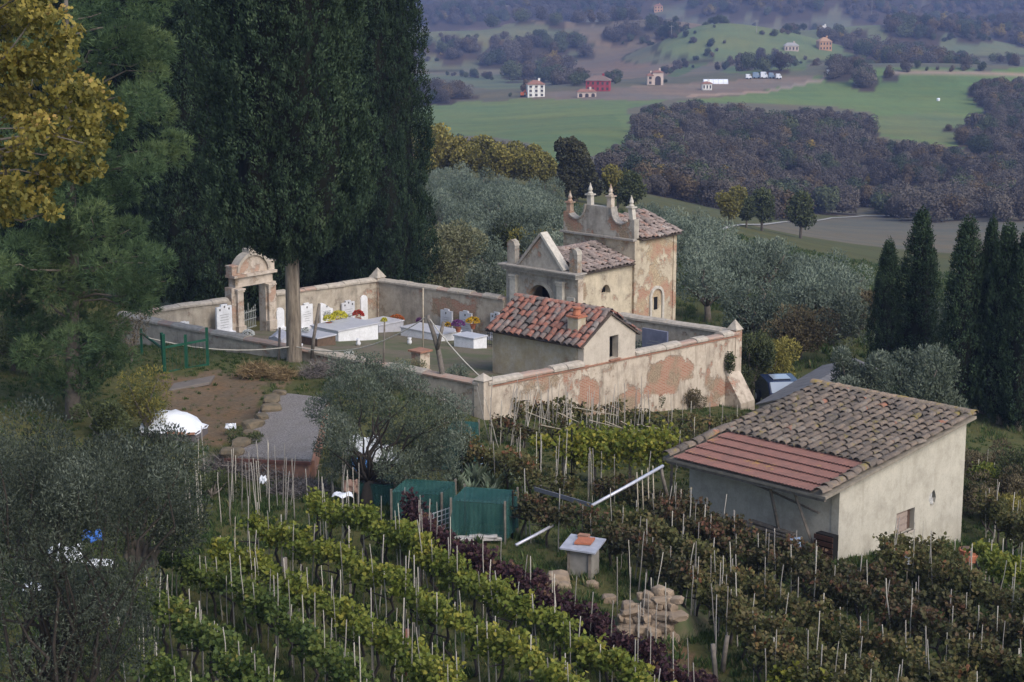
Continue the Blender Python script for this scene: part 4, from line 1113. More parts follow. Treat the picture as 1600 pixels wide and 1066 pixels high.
# pots of flowers
def bunch(name, q, r_, colr, label, pot=True, n=220, h=0.28, cat="flowers"):
    root = thing(name, q, label, cat, "grave flowers")
    z = 0
    if pot:
        mb = MB(); mb.lathe(q, [(0.10, 0), (0.155, 0.20), (0.175, 0.20), (0.175, 0.25), (0.15, 0.25)], 12); mb.build("pot", M_terra, root); z = 0.27
    c0 = np.array(q - org(root)) + np.array((0, 0, z + h * 0.35))
    d = rdir(n); d[:, 2] = np.abs(d[:, 2]) * 0.9 + 0.05
    P = c0 + d * np.array([r_, r_, h]) * (0.7 + 0.3 * rng.random((n, 1)))
    me = leafmesh("stems", P * 0.9 + c0 * 0.1, d + rdir(n) * 0.6, 0.10, 0.05, [M_leafgreen]); o = link("leaves", me, root); o.matrix_basis = Matrix.Identity(4)
    P2 = c0 + d * np.array([r_, r_, h]) * (0.95 + 0.15 * rng.random((n, 1)))
    me = leafmesh("petals", np.repeat(P2, 5, 0), np.repeat(d, 5, 0) * 0.4 + rdir(n * 5), 0.055, 0.05, [M_pet[colr]]); o = link("blossom", me, root); o.matrix_basis = Matrix.Identity(4)
    return root
def on_tomb(px, py, dz):
    s, t = chit(px, py, dz); return ct(s, t, zint(s, t) + dz)
bunch("flower_pot", on_tomb(530, 507, 0.6), 0.42, 'yellow', "larger pot of bright yellow chrysanthemums on the white tomb", n=300, h=0.34)
bunch("flower_pot", on_tomb(514, 511, 0.56), 0.28, 'yellow', "smaller pot of yellow chrysanthemums in front on the white tomb", n=160)
bunch("flower_pot", on_tomb(560, 504, 0.6), 0.30, 'red', "terracotta pot of red flowers on the white tomb", n=140, h=0.3)
bunch("flower_pot", on_tomb(620, 512, 0.1), 0.40, 'orange', "round bunch of orange chrysanthemums on the ground mid graveyard", n=260, h=0.34)
bunch("flower_bouquet", on_tomb(672, 500, 0.5), 0.34, 'red', "red flowers beside the wooden post", pot=False, n=160)
bunch("flower_pot", on_tomb(716, 519, 0.55), 0.34, 'purple', "pot of purple flowers on the white tomb by the railing", n=200)
bunch("flower_pot", on_tomb(739, 514, 0.55), 0.36, 'gold', "pot of golden flowers next to the purple ones", n=220)
bunch("flower_bouquet", on_tomb(757, 510, 0.5), 0.34, 'white', "white bouquet on the tomb beside the railing", pot=False, n=180)
bunch("flower_bouquet", on_tomb(634, 500, 0.4), 0.18, 'white', "small white bouquet behind the orange flowers", pot=False, n=80)
bunch("flower_bouquet", on_tomb(388, 527, 0.2), 0.30, 'white', "white flowers in front of the iron gate", pot=False, n=170)
bunch("flower_bouquet", on_tomb(545, 556, 0.1), 0.22, 'white', "little white flowers on the ground by the near left wall", pot=False, n=90, h=0.2)
bunch("flower_bouquet", on_tomb(512, 497, 0.72), 0.22, 'white', "pale flowers before the slanting white headstone", pot=False, n=90)
for k, (px, py, dz, c_, lab) in enumerate(((478, 521, 0.5, 'white', "white flowers on the low grave by the bare trunk"), (545, 500, 0.6, 'white', "pale flowers at the back of the long white tomb"), (700, 512, 0.4, 'gold', "small golden flowers before the leftmost grey headstone"), (655, 505, 0.4, 'purple', "small purple flowers on the middle grave"), (728, 507, 0.4, 'red', "small red flowers before the middle grey headstone"), (574, 492, 0.3, 'red', "red flowers before the narrow round-topped memorial"), (362, 533, 0.2, 'red', "small red flowers by the tall white headstone"), (273, 515, 0.2, 'yellow', "small yellow flowers along the left gate wall"), (600, 505, 0.45, 'yellow', "small yellow flowers on the wide grey slab"))):
    bunch("flower_bouquet", on_tomb(px, py, dz), 0.17, c_, lab, pot=False, n=70, h=0.22)
for k, (px, py, lab) in enumerate(((640, 538, "small white vase on the graveyard floor left of the middle grave"), (560, 540, "small white vase before the long white tomb"), (470, 548, "small white vase beside the bare trunk"), (703, 505, "pale urn before the leftmost grey headstone"))):
    q = on_tomb(px, py, 0.0); mb = MB(); mb.lathe(q, [(0.09, 0), (0.13, 0.12), (0.08, 0.26), (0.12, 0.34), (0.1, 0.34)], 10); tag(mb.build("grave_vase", M_white, base=q, smooth=True), lab, "vase")
# railing beside the small house
root = thing("iron_railing", on_tomb(762, 541, 0), "low iron railing between the white tomb and the small house", "railing")
q = org(root)
for k in range(9):
    mb = MB(); p = q - BV * -0.14 * k * 1.0 + AV * 0.0; mb.bar(p, p + UZ * 0.82, 0.014); mb.lathe(p + UZ * 0.82, [(0.03, 0), (0.002, 0.1)], 5); mb.build("bar", M_iron, root)
for z in (0.12, 0.68):
    mb = MB(); mb.bar(q + UZ * z - BV * 0.08, q + BV * 1.2 + UZ * z, 0.016); mb.build("rail", M_iron, root)
# brick well-head pier near the front wall
s, t = chit(657, 577); q = ct(s, t, zint(s, t))
root = thing("brick_pier", q, "short plastered pier with brick cap inside the near left wall", "pier")
mb = MB(); mb.box(q + UZ * 0.40, 0.62, 0.62, 0.9, AV, BV); mb.build("shaft", M_wallA, root)
mb = MB(); mb.box(q + UZ * 0.89, 0.82, 0.82, 0.08, AV, BV); mb.build("cap", M_brick, root)
# dark lantern/urn stones in front of far wall
for px, py, lab in ((646, 497, "dark small grave lamp beside the white bouquet"), (661, 497, "dark grave vase next to the wooden post")):
    q = on_tomb(px, py, 0.3)
    root = thing("grave_lamp", q, lab, "lamp")
    mb = MB(); mb.lathe(q - UZ * 0.3, [(0.16, 0), (0.16, 0.3), (0.10, 0.34), (0.10, 0.55), (0.15, 0.6), (0.02, 0.75)], 8); mb.build("body", M_darkgranite, root)
    mb = MB(); mb.lathe(q + UZ * 0.06, [(0.085, 0), (0.085, 0.16)], 8); mb.build("glass", M_photo, root)

# ------------------------------------------------------------------ posts, rope and dead branches along the near left wall
M_wood = plain("weathered wood", (0.19, 0.165, 0.14), (0.11, 0.095, 0.08), 7, 0.9, bump=0.4)
M_cane = plain("dry cane", (0.42, 0.36, 0.27), (0.30, 0.26, 0.20), 5, 0.8)
M_rope = plain("pale rope", (0.42, 0.40, 0.35), (0.35, 0.33, 0.29), 9, 0.8)
def stick(name, pts, r0, r1, mat, label, cat, group=None):
    mb = MB(); n = len(pts); mb.tube(pts, [r0 + (r1 - r0) * k / (n - 1) for k in range(n)], 6)
    return tag(mb.build(name, mat, base=pts[0], smooth=True), label, cat, group)
y1 = 79.6
stick("prop_post", [at(697, 622, y1), at(690, 575, y1), at(685, 548, y1 + .1), at(677, 520, y1), at(668, 493, y1)], 0.15, 0.09, M_wood, "thick forked grey post leaning left by the near corner", "post")
stick("prop_branch", [at(683, 545, y1), at(688, 525, y1 - .1), at(693, 503, y1 - .1)], 0.09, 0.07, M_wood, "short prong of the forked grey post", "post")
stick("wooden_post", [at(487, 560, 84.5), at(490, 530, 84.4), at(499, 475, 84.2)], 0.085, 0.07, M_wood, "leaning wooden post right of the bare cypress trunk", "post")
stick("wooden_post", [at(434, 585, 85.5), at(436, 545, 85.5), at(437, 512, 85.5)], 0.07, 0.06, M_wood, "upright wooden post left of the bare cypress trunk", "post")
stick("wooden_post", [at(599, 590, 82), at(600, 540, 82), at(601, 503, 82)], 0.05, 0.04, M_wood, "thin wooden post in front of the long white tomb", "post")
stick("wooden_cross_post", [at(661, 560, 90), at(661, 500, 90), at(661, 450, 90)], 0.045, 0.035, M_cane, "thin pale pole standing before the brick patch of the far wall", "pole")
rp_ = []
for (a, b, sag) in (((232, 528, 83), (460, 541, 84.6), 0.35), ((460, 541, 84.6), (668, 494, 79.6), 0.75), ((668, 494, 79.6), (752, 590, 78.2), 0.15)):
    A0, B0 = at(*a), at(*b)
    for k in range(10):
        f = k / 10; q = A0.lerp(B0, f); q.z -= sag * 4 * f * (1 - f); rp_.append(q)
rp_.append(at(752, 590, 78.2))
mb = MB(); mb.tube(rp_, 0.026, 5); tag(mb.build("rope", M_rope, base=rp_[0], smooth=True), "pale rope slung from the trunk to the forked post and corner", "rope")
# green gate of the yard
M_green = plain("green paint", (0.015, 0.085, 0.05), (0.010, 0.055, 0.035), 5, 0.5)
gA, gB = at(258, 590, 82), at(325, 577, 83.5)
root = thing("garden_gate", gA, "dark green metal frame gate on a pale sill in the yard", "gate")
for f, h in ((0, 1.95), (0.5, 1.75), (1, 1.9)):
    p = gA.lerp(gB, f); mb = MB(); mb.bar(p, p + UZ * h, 0.06); mb.build("post", M_green, root)
for z in (0.22, 1.35):
    mb = MB(); mb.bar(gA + UZ * z, gB + UZ * z, 0.045); mb.build("rail", M_green, root)
for k in range(1, 11):
    f = k / 11; p = gA.lerp(gB, f); mb = MB(); mb.bar(p + UZ * 0.2, p + UZ * 1.35, 0.006); mb.build("wire", M_green, root)
mb = MB(); mb.bar(gA - UZ * 0.08, gB - UZ * 0.08, 0.16, UZ, 0.12); mb.build("sill", plain("pale concrete", (0.36, 0.29, 0.24), (0.3, 0.25, 0.21), 4, 0.9), root)
gC = at(222, 560, 86)
root = thing("fence_panel", gC, "dark green fence rail left of the yard gate", "fence")
for f in (0, 1):
    p = gC.lerp(gA, f); mb = MB(); mb.bar(p - UZ * .2, p + UZ * (1.4 + .6 * f) - BV * 0.15 * f, 0.05); mb.build("post", M_green, root)
mb = MB(); mb.bar(gC + UZ * 1.2, gA + UZ * 1.3 - BV * .15, 0.04); mb.build("rail", M_green, root)
q = ghit(300, 602, 0)
mb = MB(); mb.box(q + UZ * 0.05, 2.1, 1.3, 0.14, (gB - gA).normalized()); o = mb.build("threshold_slab", plain("threshold stone", (0.17, 0.145, 0.13), (0.13, 0.115, 0.10), 3, 0.9), bevel=0.02)
tag(o, "flat grey stone slab in front of the yard gate", "slab")

# ================================================================== the vineyard shed
az = 0.7809
E1 = Vector((10.07, 59.0, 2.35))
D1 = Vector((-math.cos(az), math.sin(az), 0)); D2 = Vector((math.sin(az), math.cos(az), 0))
SL = 0.118; L1, L2 = 6.84, 9.04
VS = (D2 * math.cos(SL) + UZ * math.sin(SL)).normalized()
NS = VS.cross(D1).normalized()
if NS.z < 0: NS = -NS
M_shed = plaster("shed plaster", (0.48, 0.445, 0.37), (0.42, 0.39, 0.325), (0.30, 0.27, 0.215), 0.84, streak=0.45)
M_shedF = M_shed
M_verge = plain("verge mortar", (0.26, 0.225, 0.18), (0.17, 0.15, 0.12), 5, 0.95, bump=0.5)
root = thing("vineyard_shed", (12.5, 64, -1.2), "cream plastered shed with single pitch tiled roof among the vines", "shed")
a0, a1 = 1.15, 8.75        # wall ends along the slope
ov = 0.25
def sp_(a, d, z): return Vector((E1.x, E1.y, 0)) + D2 * a + D1 * d + UZ * z
def roofz(a): return E1.z + math.tan(SL) * a - 0.12
zb = -2.6
def px_a(px):
    u, _ = ue(px, 780); q = sp_(0, ov, 0)
    return (u * q.y - q.x) / (D2.x - u * D2.y)
wa0, wa1 = px_a(1402), px_a(1430)
def zat(a, py):
    q = sp_(a, ov, 0); u, e = ue(800, py); return CAMZ + e * q.y
wz1, wz0 = zat(wa0, 803), zat(wa0, 838)
ha = px_a(1457); hz = zat(ha, 779)
winh = [(wa0, wz0), (wa1, wz0), (wa1, wz1), (wa0, wz1)]
hole = [(ha + 0.22 * r_ * math.cos(t), hz + 0.30 * r_ * math.sin(t)) for t, r_ in zip(np.linspace(0, 2 * math.pi, 11)[:-1], (1, .9, 1.1, .8, 1, 1.05, .85, 1.1, .9, 1))]
mb = MB(); mb.slab([(a0, zb), (a1, zb), (a1, roofz(a1)), (a0, roofz(a0))], [winh, hole], sp_(0, ov, 0), D2, UZ, D1 * 0.3); gw = mb.build("gable_wall", M_shed, root)
mb = MB(); mb.slab([(0, zb), (L1 - 2 * ov - 0.3, zb), (L1 - 2 * ov - 0.3, roofz(a0) - 0.02), (0, roofz(a0) - 0.02)], [], sp_(a0 + 0.02, ov + 0.3, 0), D1, UZ, D2 * 0.3); mb.build("front_wall", M_shedF, root)
mb = MB(); mb.slab([(a0 + 0.32, zb), (a1, zb), (a1, roofz(a1)), (a0 + 0.32, roofz(a0))], [], sp_(0, L1 - ov, 0), D2, UZ, -D1 * 0.3); mb.build("far_wall", M_shed, root)
mb = MB(); mb.slab([(0.3, zb), (L1 - 2 * ov - 0.3, zb), (L1 - 2 * ov - 0.3, roofz(a1) - 0.03), (0.3, roofz(a1) - 0.03)], [], sp_(a1 - 0.02, ov, 0), D1, UZ, -D2 * 0.3); mb.build("rear_wall", M_shed, root)
# window: boards inside the opening
wc, ww = (wa0 + wa1) / 2, (wa1 - wa0)
mb = MB(); mb.box(sp_(wc - ww * 0.13, ov + 0.12, (wz0 + wz1) / 2), ww * 0.70, 0.04, (wz1 - wz0) * 0.96, D2, D1); win = mb.build("window", plain("window boards", (0.30, 0.24, 0.20), (0.22, 0.17, 0.15), 6, 0.9), root)
for k in range(3):
    mb = MB(); mb.box(sp_(wc - ww * 0.13, ov + 0.085, wz0 + (wz1 - wz0) * (0.2 + k * 0.3)), ww * 0.66, 0.02, (wz1 - wz0) * 0.2, D2, D1); mb.build("board", plain("board", (0.32, 0.25, 0.21), (0.25, 0.2, 0.17), 9, 0.9), win)
mb = MB(); mb.box(sp_(wc + ww * 0.35, ov + 0.2, (wz0 + wz1) / 2), ww * 0.28, 0.05, (wz1 - wz0) * 0.96, D2, D1); mb.build("shutter", plain("brown shutter", (0.10, 0.06, 0.045), (0.07, 0.045, 0.035), 9, 0.8), win)
mb = MB(); mb.box(sp_(wc, ov - 0.01, wz0 - 0.02), ww + 0.1, 0.12, 0.04, D2, D1); mb.build("sill", M_cop, win)
mb = MB(); mb.box(sp_(ha, ov + 0.28, hz), 0.6, 0.06, 0.75, D2, D1); mb.build("dark_plate", M_dark, root)  # black plate added behind the hole, its colour stands in for shade
rag = MB(); rag.box(sp_(ha - 0.10, ov + 0.05, hz + 0.02), 0.2, 0.05, 0.42, D2, D1); rag.box(sp_(ha + 0.05, ov + 0.08, hz - 0.12), 0.18, 0.05, 0.2, D2, D1); rag.build("broken_plaster", plain("bare plaster", (0.55, 0.54, 0.52), (0.2, 0.19, 0.18), 18, 0.9), root)
# roof
SPL = 0.335
q = [E1, E1 + D1 * L1, E1 + D1 * L1 + VS * L2, E1 + VS * L2]
mb = MB(); mb.hexa([p - NS * 0.12 for p in q] + [p - NS * 0.02 for p in q]); roof = mb.build("roof", M_verge, root)
# red fluted tiles, five overlapping courses
g = G("fluted red tiles")
n2 = g.noise(3.0, 5, g.pos(), 0.6); n3 = g.noise(14, 4, g.pos(), 0.7)
c = g.mix(g.step(n2, 0.35, 0.65), (0.215, 0.105, 0.085), (0.165, 0.088, 0.074))
c = g.mix(g.step(n3, 0.5, 0.7, 0, 0.5), c, (0.20, 0.12, 0.10))
n4 = g.noise(1.1, 5, g.pos(), 0.7)
c = g.mix(g.step(n4, 0.60, 0.68, 0, 0.7), c, (0.32, 0.19, 0.05))
M_flute = g.fin(c, 0.85)
nC = 5; hC = L2 * SPL / nC
nT = 20; wT = (L1 - 1.0) / nT
# one interlocking tile: two flutes across, 12 cm overlap
mb = MB()
prof = []
K = 10
for k in range(K + 1):
    x = k / K * wT; prof.append((x, 0.018 + 0.018 * math.cos(k / K * 4 * math.pi)))
vs = []
for y, dz in ((-0.02, 0.065), (hC + 0.08, 0.0)):
    vs += [(x, y, z + dz) for x, z in prof]
    vs += [(x, y, z + dz - 0.022) for x, z in prof]
m = K + 1
fs = [(k, k + 1, 2 * m + k + 1, 2 * m + k) for k in range(K)] + [(m + k, k, k + 1, m + k + 1)[::-1] for k in range(K)]
mb.add(vs, fs)
ME_flute = mb.mesh("fluted_tile", M_flute, False)
MR = Matrix((-D1, VS, NS)).transposed().to_4x4()
for j in range(nC):
    for i in range(nT):
        p = E1 + D1 * (0.5 + wT * (i + 1)) + VS * (hC * j) + NS * (0.02 + random.uniform(0, 0.006))
        link("fluted_tile", ME_flute, roof, Matrix.Translation(p) @ MR)
# barrel tiles above and along both verges
H0 = L2 * SPL
tile_roof(roof, E1 + VS * H0 + NS * -0.02, D1, VS, L1, L2 - H0 + 0.05, 20, 15, T_shed, lift=0.05, jit=1.3)
for d0 in (0.02, L1 - 0.50):
    tile_roof(roof, E1 + D1 * d0 + NS * -0.02, D1, VS, 0.48, H0 + 0.1, 1, 7, T_shed, lift=0.08, jit=1.8)
# lichen-covered ridge row
T_lich = tilemat("lichen ridge tiles", [(0.0, (0.16, 0.13, 0.10)), (1.0, (0.28, 0.20, 0.14))], 0.50, (0.24, 0.175, 0.045))
ME_r3 = tile_mesh("ridge_tile", 0.5, 0.36, 0.31, T_lich)
for k in range(17):
    p = E1 + VS * (L2 - 0.05) + D1 * (k * 0.41) + NS * 0.08
    link("ridge_tile", ME_r3, roof, Matrix.Translation(p) @ Matrix((VS * -1, D1, NS)).transposed().to_4x4() @ Matrix.Rotation(random.gauss(0, .05), 4, 'Z'))
# rafters and struts under the overhanging eave
for k in range(8):
    d = 0.5 + k * (L1 - 1.0) / 7
    mb = MB(); mb.bar(E1 + D1 * d + VS * 0.05 - NS * 0.18, E1 + D1 * d + VS * 1.35 - NS * 0.18, 0.05); mb.build("rafter", M_wood, root)
mb = MB(); mb.bar(E1 + D1 * 0.1 - NS * 0.19 + VS * 0.12, E1 + D1 * (L1 - 0.1) - NS * 0.19 + VS * 0.12, 0.055); mb.build("eave_beam", M_wood, root)
zz = gz(*(sp_(0.9, 2.2, 0))[:2])
for (d, top) in ((1.5, 0.2), (2.9, 0.6)):
    mb = MB(); mb.bar(sp_(1.0, d - 0.5, zz), sp_(0.35, d + 0.2 - top, 2.15), 0.04); mb.build("strut", M_wood, root)
# long poles hung along the wall
mb = MB(); mb.tube([sp_(1.08, 1.0, 1.35), sp_(1.08, 3.4, 1.75), sp_(1.08, 6.0, 2.0)], 0.035, 6); o = mb.build("hanging_pole", M_wood, base=sp_(1.08, 1.0, 1.35)); tag(o, "long dark pole hung under the shed eave", "pole")
for k in range(5):
    q0 = sp_(0.85 - 0.1 * (k % 2), 1.4 + 0.1 * k, zz + 0.32 + 0.11 * (k // 2)); q1 = sp_(0.85 - 0.12 * (k % 3), 3.9 - 0.1 * k, zz + 0.45 + 0.11 * (k // 2))
    mb = MB(); mb.bar(q0, q1, 0.10, UZ, 0.03); o = mb.build("timber_plank", M_wood, base=q0); tag(o, "old timber plank along the shed's front wall, %s of the pile" % ("lowest", "second lowest", "middle", "second highest", "topmost")[k], "plank", "planks by the shed front")
q = sp_(0.95, 0.55, zz)
root = thing("brown_crate", q, "dark brown slatted crate at the shed's near corner", "crate")
for k in range(4):
    mb = MB(); mb.box(q + UZ * (0.12 + 0.2 * k) - D2 * 0.2, 0.75, 0.03, 0.15, D1, D2); mb.build("slat", plain("brown slat", (0.08, 0.035, 0.025), (0.05, 0.03, 0.02), 9, 0.8), root)
mb = MB(); mb.box(q + UZ * 0.42 + D2 * 0.0, 0.70, 0.3, 0.8, D1, D2); mb.build("back", M_dark, root)

# ------------------------------------------------------------------ pipe / gutter poles
M_zinc = plain("pale zinc pipe", (0.55, 0.55, 0.60), (0.45, 0.45, 0.5), 5, 0.4, 0.3)
stick("drain_pipe", [at(1036, 728, 61.5), at(985, 757, 60.3), at(925, 790, 59)], 0.055, 0.055, M_zinc, "pale zinc pipe slanting down from the shed's left eave", "pipe")
stick("drain_pipe", [at(864, 821, 57.3), at(835, 837, 56.7), at(806, 852, 56)], 0.05, 0.05, M_zinc, "lower length of pale pipe beside the green netting cage", "pipe")
for k, (px, Yb) in enumerate(((995, 60.8), (1003, 61), (1012, 61.2), (1020, 61.4))):
    b = ghit(px + 4, 790, 0, 55, 70); t_ = at(px, 738 - (px - 995) * 0.4, Yb)
    stick("lean_cane", [Vector((t_.x + .1, Yb, gz(t_.x, Yb))), t_], 0.025, 0.02, M_cane, "upright cane under the zinc pipe by the shed, %s from the left" % ("first", "second", "third", "last")[k], "cane", "canes under the zinc pipe")
stick("thick_prop", [at(1045, 785, 61.8), at(1035, 745, 61.6), at(1033, 730, 61.6)], 0.07, 0.05, M_wood, "grey prop post under the shed's left eave", "post")

# ------------------------------------------------------------------ netting cages
g = G("green netting")
n1 = g.noise(1.5, 5, g.pos(), 0.6)
wv = g.n("TexWave", {"Scale": 2.2, "Distortion": 3.0, "Detail": 2.0}); g.t.links.new(g.pos(), wv.inputs[0])
c = g.mix(g.step(n1, 0.35, 0.65), (0.014, 0.066, 0.060), (0.036, 0.105, 0.092))
c = g.mix(g.step(wv.outputs["Fac"], 0.2, 0.9, 0, 0.45), c, (0.012, 0.05, 0.045))
g.fin(c, 0.75)
tb = g.n("BsdfTransparent"); ms = g.n("MixShader", {0: 0.25})
g.t.links.new(g.b.outputs[0], ms.inputs[1]); g.t.links.new(tb.outputs[0], ms.inputs[2]); g.t.links.new(ms.outputs[0], g.out.inputs[0])
M_net = g.m
def cage(q, ax, lx, ay, ly, h, label, h2=None):
    root = thing("netting_cage", q, label, "netting cage", "green netting cages")
    ax, ay = Vector(ax).normalized(), Vector(ay).normalized()
    h2 = h2 or h
    n = 10
    def panel(p0, p1, z0, z1, nm):
        mb = MB(); vs = []
        d = (p1 - p0).normalized(); nn = Vector((-d.y, d.x, 0))
        for k in range(n + 1):
            f = k / n; p = p0.lerp(p1, f); wv_ = nn * 0.05 * math.sin(k * 1.9 + p0.x)
            vs += [p + UZ * 0.05 + wv_ * 1.6, p + UZ * ((z0 + (z1 - z0) * f) * 0.5) + wv_, p + UZ * (z0 + (z1 - z0) * f)]
        mb.add(vs, [f_ for k in range(n) for f_ in ((3 * k, 3 * k + 3, 3 * k + 4, 3 * k + 1), (3 * k + 1, 3 * k + 4, 3 * k + 5, 3 * k + 2))])
        mb.build(nm, M_net, root, smooth=True)
    c = [q, q + ax * lx, q + ax * lx + ay * ly, q + ay * ly]
    H = [h, h, h2, h2]
    for i in range(4): panel(c[i], c[(i + 1) % 4], H[i], H[(i + 1) % 4], "net_side")
    mb = MB()
    vs = []
    for j in range(7):
        for i in range(7):
            p = q + ax * lx * i / 6 + ay * ly * j / 6
            sag = -0.14 * math.sin(math.pi * i / 6) * math.sin(math.pi * j / 6)
            vs.append(p + UZ * (h + (h2 - h) * j / 6 + sag + 0.01))
    mb.add(vs, [(j * 7 + i, j * 7 + i + 1, (j + 1) * 7 + i + 1, (j + 1) * 7 + i) for j in range(6) for i in range(6)])
    mb.build("net_roof", M_net, root, smooth=True)
    for i in range(4):
        mb = MB(); mb.bar(c[i] - UZ * 0.2, c[i] + UZ * (H[i] + 0.1), 0.035); mb.build("corner_post", M_wood, root)
    return root
BX = Vector((0.97, -0.22, 0)); 
cage(ghit(705, 842, 0, 50, 62), BX, 1.75, (0.25, 0.97, 0), 1.6, 1.25, "green netting cage nearest the slanting pipe")
cage(ghit(612, 822, 0, 50, 64), BX, 1.7, (0.25, 0.97, 0), 1.6, 1.15, "green netting cage left of the nearest one")
cage(ghit(587, 790, 0, 50, 66) - Vector((0.6, 0, 0)), BX, 1.3, (0.25, 0.97, 0), 1.2, 0.8, "low green netting cage under the olive tree")
cage(ghit(690, 735, 0, 58, 76), BX, 1.0, (0.25, 0.97, 0), 1.5, 1.1, "green netting cage farther back beside the blue barrel", 1.5)
# blue barrel
q = ghit(742, 727, 0, 58, 80)
root = thing("barrel", q, "pale blue plastic barrel lying beside the far netting cage", "barrel")
mb = MB(); mb.lathe(q, [(0.26, 0), (0.29, 0.05), (0.29, 0.35), (0.31, 0.37), (0.29, 0.39), (0.29, 0.75), (0.24, 0.82)], 14); mb.build("drum", plain("blue plastic", (0.30, 0.42, 0.62), (0.25, 0.36, 0.55), 3, 0.4), root)
# wire grid panel
q = ghit(672, 838, 0, 50, 60)
root = thing("wire_panel", q, "bent white wire grid panel in front of the netting", "wire panel")
gx = Vector((0.93, 0.1, 0.30)).normalized()
M_wire = plain("white wire", (0.42, 0.43, 0.45), (0.35, 0.36, 0.38), 5, 0.5)
for k in range(7):
    mb = MB(); p = q + gx * 0.13 * k; mb.bar(p + UZ * 0.05, p + UZ * 0.75, 0.012); mb.build("wire", M_wire, root)
for k in range(5):
    mb = MB(); p = q + UZ * (0.08 + 0.16 * k); mb.bar(p, p + gx * 0.8, 0.012); mb.build("wire", M_wire, root)
# white rags at the cage foot, tilted board
q = ghit(745, 846, 0, 50, 60)
mb = MB(); mb.box(q + UZ * 0.10, 1.6, 0.35, 0.10, (1, 0.05, 0)); mb.box(q + UZ * 0.17 + Vector((.2, 0, 0)), 0.9, 0.3, 0.08, (1, -0.1, 0.05)); o = mb.build("bench_board", plain("bleached board", (0.45, 0.43, 0.42), (0.35, 0.33, 0.31), 6, 0.8), base=q, bevel=0.02); tag(o, "bleached board at the foot of the nearest netting cage", "board")

# ------------------------------------------------------------------ rabbit hutch with sheet roof
q = ghit(905, 902, 0, 46, 58)
hx, hy = Vector((0.93, -0.36, 0)), Vector((0.36, 0.93, 0))
root = thing("hutch", q, "little concrete hutch with grey sheet roof and a red tile on it", "hutch")
M_conc = plain("grey concrete", (0.30, 0.28, 0.25), (0.23, 0.215, 0.19), 4, 0.9)
mb = MB(); mb.box(q + UZ * 0.40 + hy * 0.35, 0.78, 0.7, 1.0, hx, hy); mb.build("body", M_conc, root)
for k in (-1, 1):
    mb = MB(); mb.bar(q + hx * 0.33 * k - hy * 0.03 - UZ * 0.1, q + hx * 0.33 * k - hy * 0.03 + UZ * 0.9, 0.04); mb.build("jamb", M_wood, root)
mb = MB(); mb.box(q + UZ * 0.94 + hy * 0.32, 1.12, 1.05, 0.05, (hx + UZ * -0.03).normalized(), (hy + UZ * 0.12).normalized()); rf = mb.build("roof_sheet", plain("grey sheet", (0.36, 0.37, 0.42), (0.27, 0.28, 0.32), 4, 0.6), root)
mb = MB(); mb.box(q + UZ * 1.03 + hy * 0.36 + hx * 0.04, 0.5, 0.42, 0.06, (hx * 0.9 + hy * 0.2).normalized(), (hy + UZ * 0.12).normalized()); mb.build("loose_tile", M_terra, rf)
mb = MB(); mb.box(q + UZ * 1.05 + hy * 0.75 - hx * 0.12, 0.34, 0.22, 0.10, hx, hy); mb.build("loose_brick", M_brick, rf)
# ------------------------------------------------------------------ stone terrace wall, each stone a part
M_stone = plain("field stone", (0.31, 0.235, 0.165), (0.19, 0.145, 0.105), 3.5, 0.95, bump=0.7)
def stone_mesh(nm, sd):
    r_ = np.random.default_rng(sd); bm = bmesh.new()
    bmesh.ops.create_icosphere(bm, subdivisions=2, radius=0.5)
    for v_ in bm.verts:
        v_.co = Vector([math.copysign(abs(c_) ** 0.55, c_) for c_ in v_.co]) * (0.84 + 0.26 * r_.random())
    me = bpy.data.meshes.new(nm); bm.to_mesh(me); bm.free(); me.materials.append(M_stone); return me
STM = [stone_mesh("stone", k) for k in range(6)]
q = ghit(1000, 995, 0, 40, 52)
root = thing("stone_wall", q, "dry stone terrace wall of honey coloured stones below the hutch", "wall")
root["kind"] = "thing"
wx = Vector((0.90, -0.42, 0)).normalized(); wy = Vector((0.42, 0.90, 0)).normalized()
for j in range(8):
    x = -0.72 + random.uniform(0, 0.1)
    top = 0.62
    while x < 0.80:
        w_ = random.uniform(0.12, 0.40)
        zz_ = 0.06 + j * 0.15
        lim = 1.22 - 0.35 * abs(x - 0.25) - (0.25 if x < -0.3 else 0)
        if zz_ < lim:
            p = q + wx * (x + w_ / 2) + UZ * (zz_ + random.gauss(0, 0.03)) + wy * (j * 0.09 + random.gauss(0, 0.05))
            M = Matrix.Translation(p) @ Matrix((wx, wy, UZ)).transposed().to_4x4() @ Matrix.Rotation(random.gauss(0, 0.12), 4, 'Y') @ Matrix.Rotation(random.uniform(0, 6.28), 4, 'Z').inverted() @ Matrix.Diagonal((w_ * 1.1, w_ * 1.05, random.uniform(0.15, 0.22), 1))
            link("stone", random.choice(STM), root, M)
        x += w_
bank = MB()
vs = []
for j in range(7):
    for i in range(11):
        x = -1.5 + 3.2 * i / 10; y = 0.35 + 3.0 * j / 6
        h = 1.0 * min(1, max(0, (y - 0.3) / 0.5)) * math.exp(-((x - 0.05) / 0.95) ** 4) * math.exp(-((y - 0.7) / 1.7) ** 2)
        p = q + wx * x + wy * y
        vs.append(Vector((p.x, p.y, gz(p.x, p.y) - 0.06 + h + 0.05 * math.sin(x * 5 + y * 3))))
bank.add(vs, [(j * 11 + i, j * 11 + i + 1, (j + 1) * 11 + i + 1, (j + 1) * 11 + i) for j in range(6) for i in range(10)])
o = bank.build("earth_bank", plain("bank earth", (0.14, 0.12, 0.07), (0.075, 0.10, 0.04), 3, 0.95, bump=0.5), smooth=True); o["kind"] = "structure"
